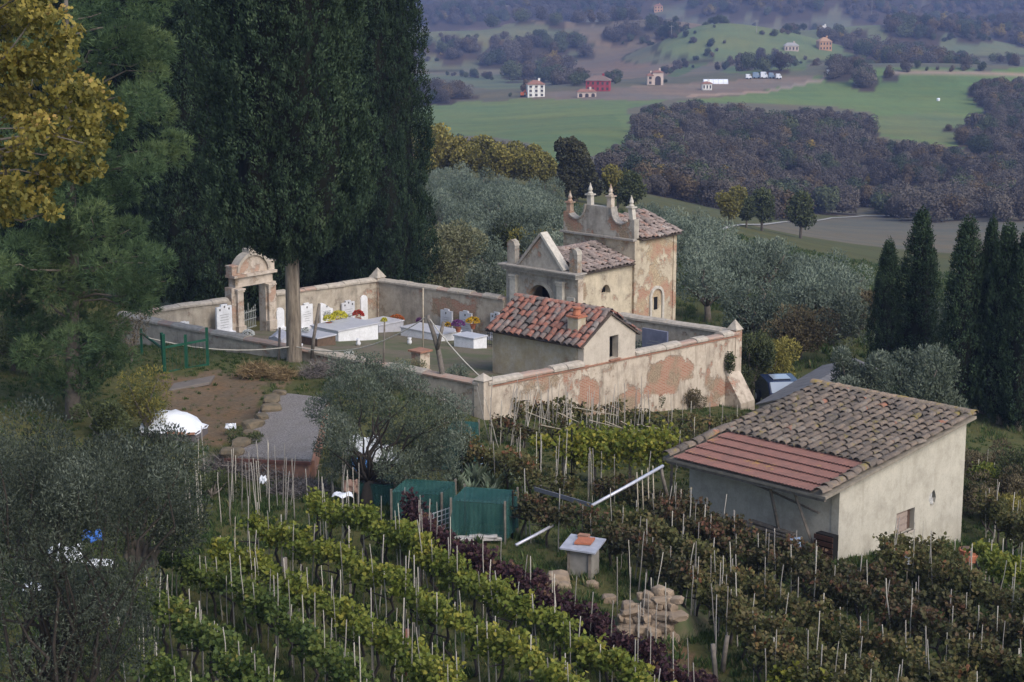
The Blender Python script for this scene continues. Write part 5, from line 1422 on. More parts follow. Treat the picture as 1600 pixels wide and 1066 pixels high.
for (px, py, sc, lab) in ((870, 905, 0.55, "largest pale field stone left of the hutch"), (860, 912, 0.4, "pale field stone at the left end of the group by the hutch"), (952, 935, 0.35, "pale field stone between the hutch and the stone wall"), (880, 915, 0.35, "small pale field stone just left of the hutch foot"), (925, 912, 0.3, "smallest pale field stone right below the hutch")):
    p = ghit(px, py, 0.1, 42, 60)
    o = link("field_stone", random.choice(STM), None, Matrix.Translation(p + UZ * sc * 0.2) @ Matrix.Diagonal((sc, sc * 0.8, sc * 0.6, 1)))
    tag(o, lab, "stone", "loose stones by the hutch")

# ------------------------------------------------------------------ lean-to roof with stones on it (left of the olive)
zl = gz(-9.5, 70)
r0, r1, r2, r3 = at(352, 712, 66.5), at(486, 718, 65.2), at(512, 622, 74.5), at(428, 612, 76)
g = G("gritty roofing felt")
na_, nb_, nc_ = g.noise(16, 4, g.pos(), 0.8), g.noise(1.3, 5, g.pos(), 0.6), g.noise(45, 2, g.pos(), 0.6)
c = g.mix(g.step(na_, 0.40, 0.60), (0.30, 0.27, 0.255), (0.11, 0.10, 0.095))
c = g.mix(g.step(nb_, 0.45, 0.7, 0, 0.6), c, (0.16, 0.14, 0.115)); c = g.mix(g.step(nc_, 0.5, 0.62, 0, 0.5), c, (0.38, 0.35, 0.33))
g.bump(na_, 1.0, 0.06)
M_felt = g.fin(c, 0.95)
root = thing("lean_to", Vector((r0.x, r0.y, gz(r0.x, r0.y))), "low lean-to with a gritty grey roof held down by stones", "lean-to")
mb = MB(); mb.hexa([p - UZ * 0.10 for p in (r0, r1, r2, r3)] + [r0, r1, r2, r3]); mb.build("roof", M_felt, root)
for a, b in ((r0, r1), (r1, r2), (r3, r0)):
    mb = MB(); a2, b2 = a.lerp(b, 0.03), a.lerp(b, 0.97)
    za_, zb_ = gz(a2.x, a2.y) - 0.3, gz(b2.x, b2.y) - 0.3
    nn = (b2 - a2).cross(UZ).normalized() * 0.1
    lo_a, lo_b = Vector((a2.x, a2.y, za_)), Vector((b2.x, b2.y, zb_)); ta, tb_ = a2 - UZ * 0.12, b2 - UZ * 0.12
    mb.hexa([lo_a - nn, lo_b - nn, lo_b + nn, lo_a + nn, ta - nn, tb_ - nn, tb_ + nn, ta + nn]); mb.build("wall", M_brick, root)
mb = MB(); mb.bar(r0 + Vector((0, -0.12, -0.12)), r1 + Vector((0, -0.12, -0.12)), 0.06); mb.build("eave_beam", plain("red beam", (0.14, 0.06, 0.045), (0.09, 0.045, 0.035), 6, 0.9), root)
M_weight = plain("mossy stone", (0.17, 0.13, 0.085), (0.10, 0.085, 0.06), 5, 0.95, bump=0.6)
for k, (px, py) in enumerate(((361, 703), (368, 690), (376, 679), (387, 668), (402, 650), (424, 637), (432, 626), (438, 612))):
    f = k / 7
    p = r0.lerp(r3, 0.02 + 0.94 * f) + (r1 - r0).normalized() * (0.25 + 0.1 * (k % 3))
    sc = random.uniform(0.30, 0.5)
    me = STM[k % 6].copy(); me.materials.clear(); me.materials.append(M_weight)
    o = link("weight_stone", me, None, Matrix.Translation(p + UZ * sc * 0.18) @ Matrix.Rotation(k * 1.3, 4, 'Z') @ Matrix.Diagonal((sc * 1.4, sc, sc * 0.55, 1)))
    tag(o, "brown stone on the lean-to roof's left edge, %s from the near end" % ("nearest", "second", "third", "fourth", "fifth", "sixth", "seventh", "farthest")[k], "stone", "stones on the lean-to roof")
# brick rubble and sheets in front of the lean-to
M_bit = {'white': plain("white plastic", (0.70, 0.72, 0.76), (0.6, 0.62, 0.66), 3, 0.5), 'blue': plain("blue tarp", (0.05, 0.16, 0.50), (0.04, 0.12, 0.40), 3, 0.5), 'pink': plain("pink wall", (0.30, 0.19, 0.15), (0.22, 0.15, 0.12), 5, 0.9), 'lblue': plain("light blue tarp", (0.16, 0.36, 0.75), (0.12, 0.28, 0.6), 3, 0.5)}
def sheet(name, px, py, Y, w_, h, mat, label, cat, tilt=0.5, sd=1):
    """a crumpled sheet lying or hanging in the garden"""
    q = at(px, py, Y); r_ = np.random.default_rng(sd)
    bm = MB(); n = 6; vs = []
    for j in range(n + 1):
        for i in range(n + 1):
            a, b = i / n - 0.5, j / n
            off = 0.08 * math.sin(i * 1.7 + sd) * math.cos(j * 1.3 + sd) + 0.04 * r_.random()
            vs.append(q + Vector((a * w_ * (1 - 0.15 * b), b * h * tilt + off, b * h * (1 - tilt) + off * 0.6)))
    m = len(vs)
    fs = [(j * (n + 1) + i, j * (n + 1) + i + 1, (j + 1) * (n + 1) + i + 1, (j + 1) * (n + 1) + i) for j in range(n) for i in range(n)]
    bm.add(vs, fs)
    o = bm.build(name, M_bit[mat], base=q, smooth=True)
    sm = o.modifiers.new("t", 'SOLIDIFY'); sm.thickness = 0.02
    return tag(o, label, cat)
sheet("plastic_sheet", 563, 738, 65.5, 0.75, 0.65, 'lblue', "light blue tarp seen through the olive's lower branches", "tarp", 0.3, 3)
sheet("plastic_sheet", 566, 712, 66.5, 1.3, 0.9, 'white', "white plastic sheet behind the middle olive", "sheet", 0.3, 5)
sheet("plastic_sheet", 596, 725, 67, 0.9, 0.9, 'white', "second white plastic sheet right of the light blue tarp", "sheet", 0.3, 6)
sheet("plastic_sheet", 622, 726, 64.5, 0.45, 0.42, 'white', "small pale plastic scrap in the olive's branches", "sheet", 0.3, 8)
sheet("plastic_sheet", 535, 778, 60, 0.7, 0.3, 'white', "white sheet on the ground below the olive trunk", "sheet", 0.7, 9)
sheet("plaster_panel", 548, 772, 61.5, 0.5, 0.55, 'pink', "pinkish panel leaning at the foot of the olive", "panel", 0.2, 10)
sheet("plastic_sheet", 411, 755, 61.5, 0.24, 0.26, 'white', "small white scrap hanging among the canes below the lean-to", "sheet", 0.2, 12)
sheet("plastic_sheet", 360, 671, 71.5, 0.45, 0.30, 'white', "small white bag beside the lean-to's left edge", "bag", 0.4, 13)
sheet("plastic_sheet", 100, 880, 46, 0.95, 0.55, 'white', "white sheet behind the big olive at lower left", "sheet", 0.3, 14)
sheet("plastic_sheet", 143, 846, 47, 0.55, 0.35, 'blue', "bright blue tarp behind the big olive", "tarp", 0.3, 15)
sheet("plastic_sheet", 155, 886, 46.5, 0.7, 0.25, 'white', "white strip of sheeting right of the bright blue tarp behind the big olive", "sheet", 0.4, 16)
sheet("plastic_sheet", 52, 925, 45, 0.6, 0.35, 'white', "pale sheet at the lower left edge behind the olive", "sheet", 0.6, 17)
# white tarpaulin hump on a low bin
c0 = at(272, 671, 71.5); c0.z = gz(c0.x, c0.y)
root = thing("covered_bin", c0, "white tarpaulin hump over a low bin in the yard", "bin")
M_tarp = plain("white tarpaulin", (0.74, 0.76, 0.80), (0.66, 0.68, 0.73), 1.5, 0.5)
mb = MB(); mb.box(c0 + UZ * 0.10, 2.25, 1.4, 0.4, (0.98, -0.18, 0), (0.18, 0.98, 0)); mb.build("bin", plain("bin wall", (0.16, 0.14, 0.14), (0.11, 0.10, 0.10), 3, 0.9), root)
mb = MB(); vs = []; n = 12
for j in range(7):
    for i in range(n + 1):
        x = (i / n - 0.5) * 2.3; y = (j / 6 - 0.5) * 1.5
        fx = 1 - abs(2 * i / n - 1 + 0.12) ** 2.4; fy = 1 - abs(2 * j / 6 - 1) ** 3.5
        z = 0.26 + 0.68 * max(fx, 0) ** 0.6 * max(fy, 0) ** 0.6 + 0.045 * math.sin(i * 2.3 + j * 1.7) + 0.03 * math.sin(i * 4.1 - j * 2.9)
        vs.append(c0 + Vector((0.98, -0.18, 0)) * x + Vector((0.18, 0.98, 0)) * y + UZ * z)
mb.add(vs, [(j * (n + 1) + i, j * (n + 1) + i + 1, (j + 1) * (n + 1) + i + 1, (j + 1) * (n + 1) + i) for j in range(6) for i in range(n)])
mb.build("tarpaulin", M_tarp, root, smooth=True)
for k in range(3):
    mb = MB(); p = c0 + Vector((0.98, -0.18, 0)) * (0.15 + 0.4 * k) + Vector((0.18, 0.98, 0)) * -0.76 + UZ * 0.31; mb.box(p, 0.3, 0.12, 0.07, (1, -0.2 + .2 * k, 0)); mb.build("weight", M_brick, root)
# bucket, pot and small box near the shed
q = ghit(1243, 858, 0.35, 48, 62)
root = thing("bucket", q + UZ * 0.35, "light blue bucket tipped on its side by the vines before the shed", "bucket")
mb = MB(); ax = Vector((0.9, -0.3, 0.1)).normalized(); b0 = q + UZ * 0.55
mb.tube([b0 - ax * 0.2, b0 - ax * 0.19, b0 + ax * 0.18, b0 + ax * 0.2], [0.15, 0.16, 0.21, 0.22], 14); mb.build("shell", plain("pale blue plastic", (0.42, 0.52, 0.66), (0.36, 0.46, 0.6), 3, 0.45), root, smooth=True)
mb = MB(); mb.tube([b0 + ax * 0.201, b0 + ax * 0.215], [0.195, 0.195], 14); mb.build("mouth", M_dark, root)
q = ghit(1512, 884, 0, 52, 66)
root = thing("clay_pot", q, "ribbed terracotta pot at the shed's right end", "pot")
mb = MB(); mb.lathe(q, [(0.22, 0), (0.30, 0.18), (0.28, 0.22), (0.33, 0.40), (0.31, 0.44), (0.34, 0.58), (0.30, 0.60)], 14); mb.build("body", M_terra, root)
mb = MB(); mb.lathe(q + UZ * 0.57, [(0.27, 0), (0.27, 0.04)], 14); mb.build("soil", M_soil, root)
q = ghit(1418, 880, 0.9, 48, 60) + UZ * 0.9
root = thing("meter_box", q, "small white box on a stake in front of the shed wall", "box")
mb = MB(); mb.box(q + UZ * 0.1, 0.20, 0.14, 0.24); mb.build("case", M_bit['white'], root)
mb = MB(); mb.bar(q - UZ * 0.9, q, 0.02); mb.build("stake", M_cane, root)

# ------------------------------------------------------------------ car and grey roofed shed behind
q = Vector((at(1215, 620, 94).x, 93, gz(at(1215, 620, 94).x, 93)))
root = thing("parked_car", q, "dark blue car with a painted pale highlight on its roof behind the grey roofed shed", "car")
cx, cyv = Vector((0.12, -0.993, 0)), Vector((0.993, 0.12, 0))
M_car = plain("dark blue paint", (0.015, 0.025, 0.06), (0.012, 0.02, 0.05), 2, 0.25, spec=0.5)
M_glass = plain("car glass", (0.32, 0.36, 0.42), (0.26, 0.30, 0.36), 1, 0.15, spec=0.6)
zk = 0.0
for lift in (0,):
    out = [(-2.0, 0.30), (2.0, 0.30), (2.05, 0.65), (1.9, 0.85), (1.0, 0.95), (0.55, 1.45), (-1.1, 1.5), (-1.75, 1.0), (-2.05, 0.9)]
    mb = MB(); mb.slab(out, [], q - cyv * 0.82, cx, UZ, cyv * 1.64); mb.build("body", M_car, root, bevel=0.06)
    mb = MB(); mb.slab([(0.95, 0.97), (0.52, 1.42), (0.48, 1.42), (0.9, 0.97)], [], q - cyv * 0.70 + cx * 0.06 + UZ * .02, cx, UZ, cyv * 1.4); mb.build("windscreen", M_glass, root)
    mb = MB(); mb.box(q + UZ * 1.51 - cx * 0.3, 1.0, 0.9, 0.03, cx, cyv); mb.build("roof_highlight", M_glass, root)  # pale panel added on the roof; its colour stands in for a highlight
    for sx in (-1.3, 1.3):
        for sy in (-0.84, 0.84):
            mb = MB(); c_ = q + cx * sx + cyv * sy + UZ * 0.31; mb.tube([c_ - cyv * 0.09, c_ + cyv * 0.09], 0.31, 14); wh = mb.build("wheel", plain("tyre", (0.02, 0.02, 0.02), (0.03, 0.03, 0.03), 5, 0.9), root)
            mb = MB(); mb.tube([c_ - cyv * 0.1, c_ + cyv * 0.1], 0.17, 10); mb.build("rim", M_zinc, wh)
    for sy in (-0.6, 0.6):
        mb = MB(); mb.box(q + cx * 2.0 + cyv * sy + UZ * 0.72, 0.1, 0.3, 0.14, cx, cyv); mb.build("headlight", M_glass, root)
# grey roof: two slopes
ra, rb = at(1236, 612, 84), at(1336, 574, 92)
root = thing("grey_shed", Vector((ra.x, ra.y, gz(ra.x, ra.y))), "low shed with grey sheet roof behind the vineyard shed's ridge", "shed")
dd = (rb - ra); dd.z = 0; Lr = dd.length; dd.normalize(); nn = Vector((dd.y, -dd.x, 0))
M_gsheet = plain("grey fibre sheet", (0.15, 0.145, 0.15), (0.10, 0.098, 0.10), 2, 0.9, bump=0.3)
zr_ = at(1280, 590, 88).z + 0.05
for sg in (-1, 1):
    mb = MB(); p0 = Vector((ra.x, ra.y, zr_)); 
    for k in range(9):
        f0, f1 = k / 9, (k + 1) / 9
        a_, b_ = p0 + dd * Lr * f0, p0 + dd * (Lr * f1 - 0.02)
        ea_, eb_ = a_ + nn * sg * 1.7 - UZ * 0.55, b_ + nn * sg * 1.7 - UZ * 0.55
        mb.hexa([a_ - UZ * .05, b_ - UZ * .05, eb_ - UZ * .05, ea_ - UZ * .05, a_, b_, eb_ , ea_])
        mb.build("roof_sheet", M_gsheet, root); mb = MB()
for sg in (-1, 1):
    p0 = Vector((ra.x, ra.y, 0)) + nn * sg * 1.5; mb = MB(); zb_ = gz(ra.x, ra.y) - 1.5
    c_ = p0 + dd * Lr / 2; mb.box(Vector((c_.x, c_.y, (zb_ + zr_ - 0.55) / 2)), Lr - 0.4, 0.2, zr_ - 0.55 - zb_, dd, nn); mb.build("wall", M_conc, root)
for f in (0.02, 0.98):
    c_ = Vector((ra.x, ra.y, 0)) + dd * Lr * f; mb = MB()
    mb.slab([(-1.4, gz(ra.x, ra.y) - 1.5), (1.4, gz(ra.x, ra.y) - 1.5), (1.4, zr_ - 0.55), (0, zr_ - 0.1), (-1.4, zr_ - 0.55)], [], c_, nn, UZ, dd * 0.15); mb.build("end_wall", M_conc, root)

# ================================================================== far houses
M_redwall = plain("red house wall", (0.33, 0.045, 0.05), (0.28, 0.04, 0.045), 0.3, 0.9)
M_whitewall = plain("white house wall", (0.72, 0.70, 0.66), (0.64, 0.62, 0.58), 0.3, 0.9)
M_pinkwall = plain("pale pink house wall", (0.52, 0.42, 0.36), (0.45, 0.36, 0.31), 0.3, 0.9)
M_orange = plain("orange house wall", (0.52, 0.30, 0.17), (0.45, 0.26, 0.15), 0.3, 0.9)
M_roofred = plain("far roof tiles", (0.27, 0.13, 0.09), (0.21, 0.11, 0.08), 0.5, 0.9)
M_shutter = plain("dark openings", (0.035, 0.03, 0.03), (0.05, 0.04, 0.04), 1, 0.8)
def house(px, py, wpx, wall_h, mat, label, storeys=2, nwin=4, rot=0.15, depth=0.8, roof=1.6, roofmat=None, arches=False, name="farmhouse", Y=None, hip=True):
    q = ghit(px, py, 0, 700, 4000) if Y is None else at(px, py, Y)
    w_ = wpx * q.y / FPX * 0.98
    x = Vector((math.cos(rot), math.sin(rot), 0)); y = Vector((-math.sin(rot), math.cos(rot), 0))
    d = w_ * depth
    root = thing(name, q, label, "house")
    mb = MB(); mb.box(q + UZ * (wall_h / 2 - 1.5) + y * d / 2, w_, d, wall_h + 3, x, y); wl = mb.build("wall", mat, root)
    mb = MB(); o_ = 0.5; z = wall_h
    c = [q + x * sx * (w_ / 2 + o_) + y * (d / 2 + sy * (d / 2 + o_)) + UZ * z for sx, sy in ((-1, -1), (1, -1), (1, 1), (-1, 1))]
    ins = min(w_, d) / 2 if hip else 0.0
    r_a, r_b = q + x * -(w_ / 2 - ins * 0.9) + y * d / 2 + UZ * (z + roof), q + x * (w_ / 2 - ins * 0.9) + y * d / 2 + UZ * (z + roof)
    mb.add(c + [r_a, r_b], [(0, 1, 2, 3), (0, 1, 5, 4), (2, 3, 4, 5), (1, 2, 5), (3, 0, 4)]); rf = mb.build("roof", roofmat or M_roofred, root)
    mb = MB(); mb.box(q + x * w_ * 0.2 + y * d * 0.5 + UZ * (z + roof + 0.3), 0.9, 0.9, 1.2, x, y); mb.build("chimney", mat, rf)
    sh = wall_h / storeys
    for s_ in range(storeys):
        for k in range(nwin):
            a = -w_ / 2 + w_ * (k + 0.5) / nwin
            ww_, hh = min(1.5, w_ / nwin * 0.45), sh * 0.5
            if arches and s_ == 0: ww_, hh = w_ / nwin * 0.55, sh * 0.72
            z0 = s_ * sh + (0.25 * sh if not (arches and s_ == 0) else 0)
            mb = MB()
            if arches and s_ == 0:
                out = [(-ww_ / 2, 0), (ww_ / 2, 0)] + [(ww_ / 2 * math.cos(t), hh - ww_ / 2 + ww_ / 2 * math.sin(t)) for t in np.linspace(0, math.pi, 7)]
            else: out = [(-ww_ / 2, 0), (ww_ / 2, 0), (ww_ / 2, hh), (-ww_ / 2, hh)]
            mb.slab(out, [], q + x * a + UZ * z0 - y * 0.12, x, UZ, y * 0.15); wi = mb.build("window", M_shutter, root)
            mb = MB(); mb.box(q + x * a + UZ * (z0 - 0.15) - y * 0.2, ww_ + 0.4, 0.4, 0.2, x, y); mb.build("sill", mat, wi)
    return root
house(838, 152, 27, 5.8, M_whitewall, "white three-storey villa left of the red farmhouse", 3, 3, 0.12, 0.7, 1.8)
house(934, 143, 38, 5.0, M_redwall, "large red farmhouse with brown hipped roof on the ridge", 2, 5, -0.12, 0.7, 2.2, plain("brown far roof", (0.20, 0.135, 0.11), (0.16, 0.115, 0.095), 0.4, 0.9))
house(917, 152, 30, 2.4, M_pinkwall, "long low pale building in front of the red farmhouse", 1, 3, 0.1, 0.35, 1.2, arches=True)
house(1016, 133, 9, 4.5, M_pinkwall, "narrow wing left of the pale arched tower house", 2, 1, 0.1, 1.2, 1.2)
house(1028, 133, 17, 6.0, M_pinkwall, "pale tower house with a dark arched doorway", 1, 1, 0.05, 0.9, 1.0, arches=True)
house(1290, 79, 20, 6.0, M_orange, "orange farmhouse with tiled roof on the upper right slope", 2, 4, 0.15, 0.9, 2.6, plain("orange far roof", (0.40, 0.24, 0.14), (0.33, 0.2, 0.12), 0.3, 0.9))
house(1288, 54, 11, 4.5, M_whitewall, "small white house just above the orange farmhouse", 1, 3, 0.1, 0.8, 2.0, plain("pale roof", (0.45, 0.42, 0.40), (0.4, 0.38, 0.36), 0.3, 0.9))
house(1029, 19, 13, 6.0, M_orange, "tan house high on the farthest slope", 2, 3, 0.1, 0.8, 2.0)
house(1237, 80, 22, 3.5, M_pinkwall, "low grey barn left of the orange farmhouse", 1, 4, 0.05, 0.5, 2.0, plain("grey far roof", (0.33, 0.31, 0.30), (0.28, 0.27, 0.26), 0.3, 0.9))
# greenhouse tunnel
q = ghit(1118, 131, 0, 700, 2000); w_ = 38 * q.y / FPX
root = thing("greenhouse", q, "long white plastic greenhouse on the gravel yard", "greenhouse")
mb = MB(); mb.slab([(2.2 * math.cos(a), 2.2 * math.sin(a)) for a in np.linspace(0, math.pi, 9)], [], q - Vector((w_ / 2, 0, 0)), (0, 1, 0), UZ, Vector((w_, 0.5, 0))); mb.build("tunnel", M_tarp, root)
for k in range(6):
    mb = MB(); c_ = q + Vector((-w_ / 2 + w_ * k / 5, 0.5 * k / 5, 0)); mb.tube([c_ + Vector((0, 2.25 * math.cos(a), 2.25 * math.sin(a))) for a in np.linspace(0, math.pi, 9)], 0.1, 4); mb.build("hoop", M_zinc, root)
house(1105, 141, 15, 3.0, M_whitewall, "small white shed below the greenhouse", 1, 3, 0.1, 0.6, 1.0)
# parked vehicles on the gravel yard
def vehicle(px, py, wpx, hgt, mat, label, name="parked_van", grp=None):
    q = ghit(px, py, 0, 700, 2500); w_ = wpx * q.y / FPX
    root = thing(name, q, label, "van", grp)
    out = [(-w_ / 2, 0.4), (w_ / 2, 0.4), (w_ / 2, hgt * 0.55), (w_ * 0.36, hgt * 0.62), (w_ * 0.24, hgt), (-w_ / 2, hgt)]
    mb = MB(); mb.slab(out, [], q, (1, 0, 0), UZ, (0, 2.0, 0)); mb.build("body", mat, root, bevel=0.1)
    mb = MB(); mb.slab([(w_ * 0.08, hgt * 0.6), (w_ * 0.33, hgt * 0.6), (w_ * 0.23, hgt * 0.92), (w_ * 0.08, hgt * 0.92)], [], q + Vector((0, -0.04, 0)), (1, 0, 0), UZ, (0, 2.08, 0)); mb.build("window", M_glass, root)
    for sx in (-0.3, 0.3):
        mb = MB(); c_ = q + Vector((sx * w_, -0.05, 0.4)); mb.tube([c_, c_ + Vector((0, 2.1, 0))], 0.42, 10); mb.build("wheel", M_dark, root)
M_vb = plain("blue grey van paint", (0.20, 0.27, 0.36), (0.16, 0.22, 0.3), 1, 0.4)
for k, (px, py, wp, h, m_, lab) in enumerate(((1170, 124, 9, 2.4, M_bit['white'], "white van leftmost of the row on the gravel yard"), (1182, 123, 11, 3.0, M_vb, "blue-grey van second from left on the gravel yard"),
        (1194, 123, 11, 3.2, M_bit['white'], "tall white van in the middle of the row on the gravel yard"), (1206, 123, 9, 2.8, M_vb, "blue-grey van fourth in the row on the gravel yard"),
        (1217, 124, 9, 2.6, M_bit['white'], "white van rightmost of the row on the gravel yard"), (1295, 118, 5, 2.8, M_bit['white'], "lone white van left of a pair beside the field"), (1305, 118, 5, 2.8, M_bit['white'], "lone white van right of a pair beside the field"))):
    vehicle(px, py, wp, h, m_, lab, grp="vans on the far gravel yard")
M_digger = plain("orange machine paint", (0.60, 0.13, 0.03), (0.5, 0.11, 0.03), 1, 0.5)
for px, py, wp, lab in ((817, 152, 8, "orange digger left of the white villa"), (825, 150, 6, "second orange machine nearest the white villa")):
    q = ghit(px, py, 0, 700, 2500); w_ = wp * q.y / FPX
    root = thing("digger", q, lab, "digger")
    mb = MB(); mb.box(q + UZ * 0.5, w_, 1.8, 0.9); mb.build("track", M_dark, root)
    mb = MB(); mb.box(q + UZ * 1.6 + Vector((-w_ * 0.1, 0, 0)), w_ * 0.7, 1.8, 1.4); mb.build("cab", M_digger, root)
    mb = MB(); mb.bar(q + UZ * 1.8, q + Vector((w_ * 0.5, 0, 3.4)), 0.3); mb.bar(q + Vector((w_ * 0.5, 0, 3.4)), q + Vector((w_ * 0.8, 0, 1.0)), 0.25); mb.build("arm", M_digger, root)
# pylons
for px, py, h, lab in ((1049, 60, 9, "thin pole standing in the field above the tower house"), (1182, 52, 9, "thin pole left of the low grey barn"), (1362, 22, 14, "tall thin mast in the far woods")):
    q = ghit(px, py, 0, 700, 4000); mb = MB(); mb.tube([q, q + UZ * h], [0.22, 0.14], 6); mb.bar(q + UZ * h * 0.9 - Vector((1.5, 0, 0)), q + UZ * h * 0.9 + Vector((1.5, 0, 0)), 0.12)
    tag(mb.build("utility_pole", M_conc, base=q), lab, "pole")
q = ghit(1466, 158, 0, 600, 1400)
mb = MB(); mb.lathe(q, [(0.7, 0), (0.8, 0.3), (0.8, 1.1), (0.5, 1.35)], 12); tag(mb.build("hay_bale", M_tarp, base=q), "single white wrapped bale in the green field", "bale")

# ================================================================== trees
M_bark = plain("grey bark", (0.17, 0.145, 0.12), (0.10, 0.085, 0.07), 6, 0.95, bump=0.7)
g = G("cypress bark")
mp_ = g.n("Mapping", {"Scale": (7, 7, 0.7)}); g.t.links.new(g.pos(), mp_.inputs[0])
n_ = g.noise(1.0, 6, mp_.outputs[0], 0.7)
g.bump(n_, 1.0, 0.08)
M_cybark = g.fin(g.mix(g.step(n_, 0.35, 0.62), (0.085, 0.068, 0.052), (0.27, 0.225, 0.175)), 0.95)
M_darkbark = plain("dark bark", (0.055, 0.045, 0.038), (0.035, 0.03, 0.026), 6, 0.95, bump=0.6)
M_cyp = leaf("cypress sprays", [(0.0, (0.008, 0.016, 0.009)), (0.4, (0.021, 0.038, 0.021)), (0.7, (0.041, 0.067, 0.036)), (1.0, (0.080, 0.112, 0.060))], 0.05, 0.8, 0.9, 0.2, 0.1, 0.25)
M_cypcore = plain("cypress dark core", (0.010, 0.014, 0.009), (0.014, 0.014, 0.010), 2, 1.0)  # near-black, inner shade of the crown put into the colour
M_pine = leaf("pine needles", [(0.0, (0.035, 0.068, 0.034)), (0.5, (0.085, 0.135, 0.060)), (1.0, (0.155, 0.205, 0.082))], 0.35, 0.7, 0.35, 0.35)
M_olive = leaf("olive leaves", [(0.0, (0.045, 0.058, 0.038)), (0.45, (0.085, 0.105, 0.072)), (0.8, (0.14, 0.165, 0.125)), (1.0, (0.21, 0.235, 0.195))], 0.15, 0.6, 0.3, 0.2)
M_olivedark = leaf("dark olive leaves", [(0.0, (0.018, 0.023, 0.015)), (0.45, (0.042, 0.052, 0.035)), (0.8, (0.080, 0.095, 0.068)), (1.0, (0.15, 0.17, 0.135))], 0.15, 0.6, 0.5, 0.3)
M_olivefar = leaf("olive grove leaves", [(0.0, (0.050, 0.066, 0.046)), (0.45, (0.125, 0.155, 0.115)), (0.8, (0.185, 0.22, 0.165)), (1.0, (0.25, 0.285, 0.225))], 0.15, 0.7, 0.06, 0.2, 0.2, 0.5)
M_gold = leaf("autumn gold leaves", [(0.0, (0.060, 0.070, 0.020)), (0.35, (0.135, 0.128, 0.032)), (0.65, (0.24, 0.200, 0.045)), (0.92, (0.34, 0.265, 0.065)), (1.0, (0.38, 0.25, 0.08))], 0.3, 0.55, 1.3, 0.22)
M_yel = leaf("yellowing leaves", [(0.0, (0.075, 0.075, 0.022)), (0.5, (0.17, 0.155, 0.040)), (1.0, (0.28, 0.235, 0.060))], 0.2, 0.7, 0.15, 0.3)
M_grnbush = leaf("bush leaves", [(0.0, (0.028, 0.038, 0.018)), (0.5, (0.06, 0.075, 0.032)), (1.0, (0.11, 0.125, 0.05))], 0.2, 0.7, 0.4, 0.3)
M_brownbush = leaf("brown twiggy leaves", [(0.0, (0.05, 0.04, 0.025)), (0.5, (0.10, 0.082, 0.045)), (1.0, (0.17, 0.14, 0.08))], 0.15, 0.8, 0.4, 0.3)

def tree(name, base, label, cat, group=None):
    return thing(name, base, label, cat, group)
def part_mesh(name, me, root):
    o = bpy.data.objects.new(name, me); COL.objects.link(o); o.parent = root; return o
# ---- cypress prototypes: local coords, base at origin, unit height scaled by use
def cypress_meshes(nm, H, Rm, zb, n_cl, seed, shape=1.0, leafsz=0.26, per=34):
    r_ = np.random.default_rng(seed)
    ph = r_.random(8) * 6.28
    def rad(th, z):
        f = np.clip((z - zb) / (H - zb), 0, 1)
        prof = np.minimum(1, (f / 0.10 + 0.05)) ** 0.6 * np.clip(1 - f ** (2.2 * shape), 0, 1) ** 0.75
        lob = 1 + 0.15 * np.sin(3 * th + ph[0] + z * 0.2) + 0.13 * np.sin(7 * th + ph[1] - z * 0.35) + 0.08 * np.sin(z * 0.9 + ph[2] + 2 * th) + 0.05 * np.sin(9 * th + z * 1.7 + ph[3])
        return Rm * prof * lob
    z = zb + (H - zb) * r_.random(n_cl) ** 1.05; th = r_.random(n_cl) * 2 * math.pi
    ra = rad(th, z) * (0.66 + 0.38 * r_.random(n_cl) ** 0.6)
    C0 = np.stack([ra * np.cos(th), ra * np.sin(th), z], -1)
    out = np.stack([np.cos(th), np.sin(th), np.zeros(n_cl)], -1)
    k = np.repeat(np.arange(n_cl), per); n = len(k)
    cr = (0.18 + 0.20 * r_.random(n_cl))[k]
    d = unit(r_.normal(size=(n, 3)) + out[k] * 0.8)
    P = C0[k] + d * (cr * (0.5 + 0.6 * r_.random(n)))[:, None] * np.array([1, 1, 1.5])
    D = unit(out[k] * 0.5 + np.array([0, 0, 1.0]) + r_.normal(size=(n, 3)) * 0.45)
    val = np.clip(0.25 * r_.random(n) + 0.40 * (r_.random(n_cl)[k]) + 0.30 * (d * out[k]).sum(-1) + 0.12 * d[:, 2], 0, 1)  # tops and outer sides of clumps lighter: light painted into the colour
    nn_ = unit(d + out[k] * 0.3 + r_.normal(size=(n, 3)) * 0.45)
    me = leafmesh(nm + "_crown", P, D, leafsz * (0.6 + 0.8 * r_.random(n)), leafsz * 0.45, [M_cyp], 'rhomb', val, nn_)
    # added opaque body: stops light, its near-black colour paints the shade between sprays
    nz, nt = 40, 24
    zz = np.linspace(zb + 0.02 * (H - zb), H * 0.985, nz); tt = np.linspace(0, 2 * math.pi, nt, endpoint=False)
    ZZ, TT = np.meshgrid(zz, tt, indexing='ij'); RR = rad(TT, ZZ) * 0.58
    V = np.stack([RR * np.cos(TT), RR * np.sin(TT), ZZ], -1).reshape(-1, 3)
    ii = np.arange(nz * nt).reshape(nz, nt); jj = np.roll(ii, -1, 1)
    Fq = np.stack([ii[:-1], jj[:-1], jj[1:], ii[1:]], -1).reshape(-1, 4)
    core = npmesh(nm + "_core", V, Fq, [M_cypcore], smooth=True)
    return me, core
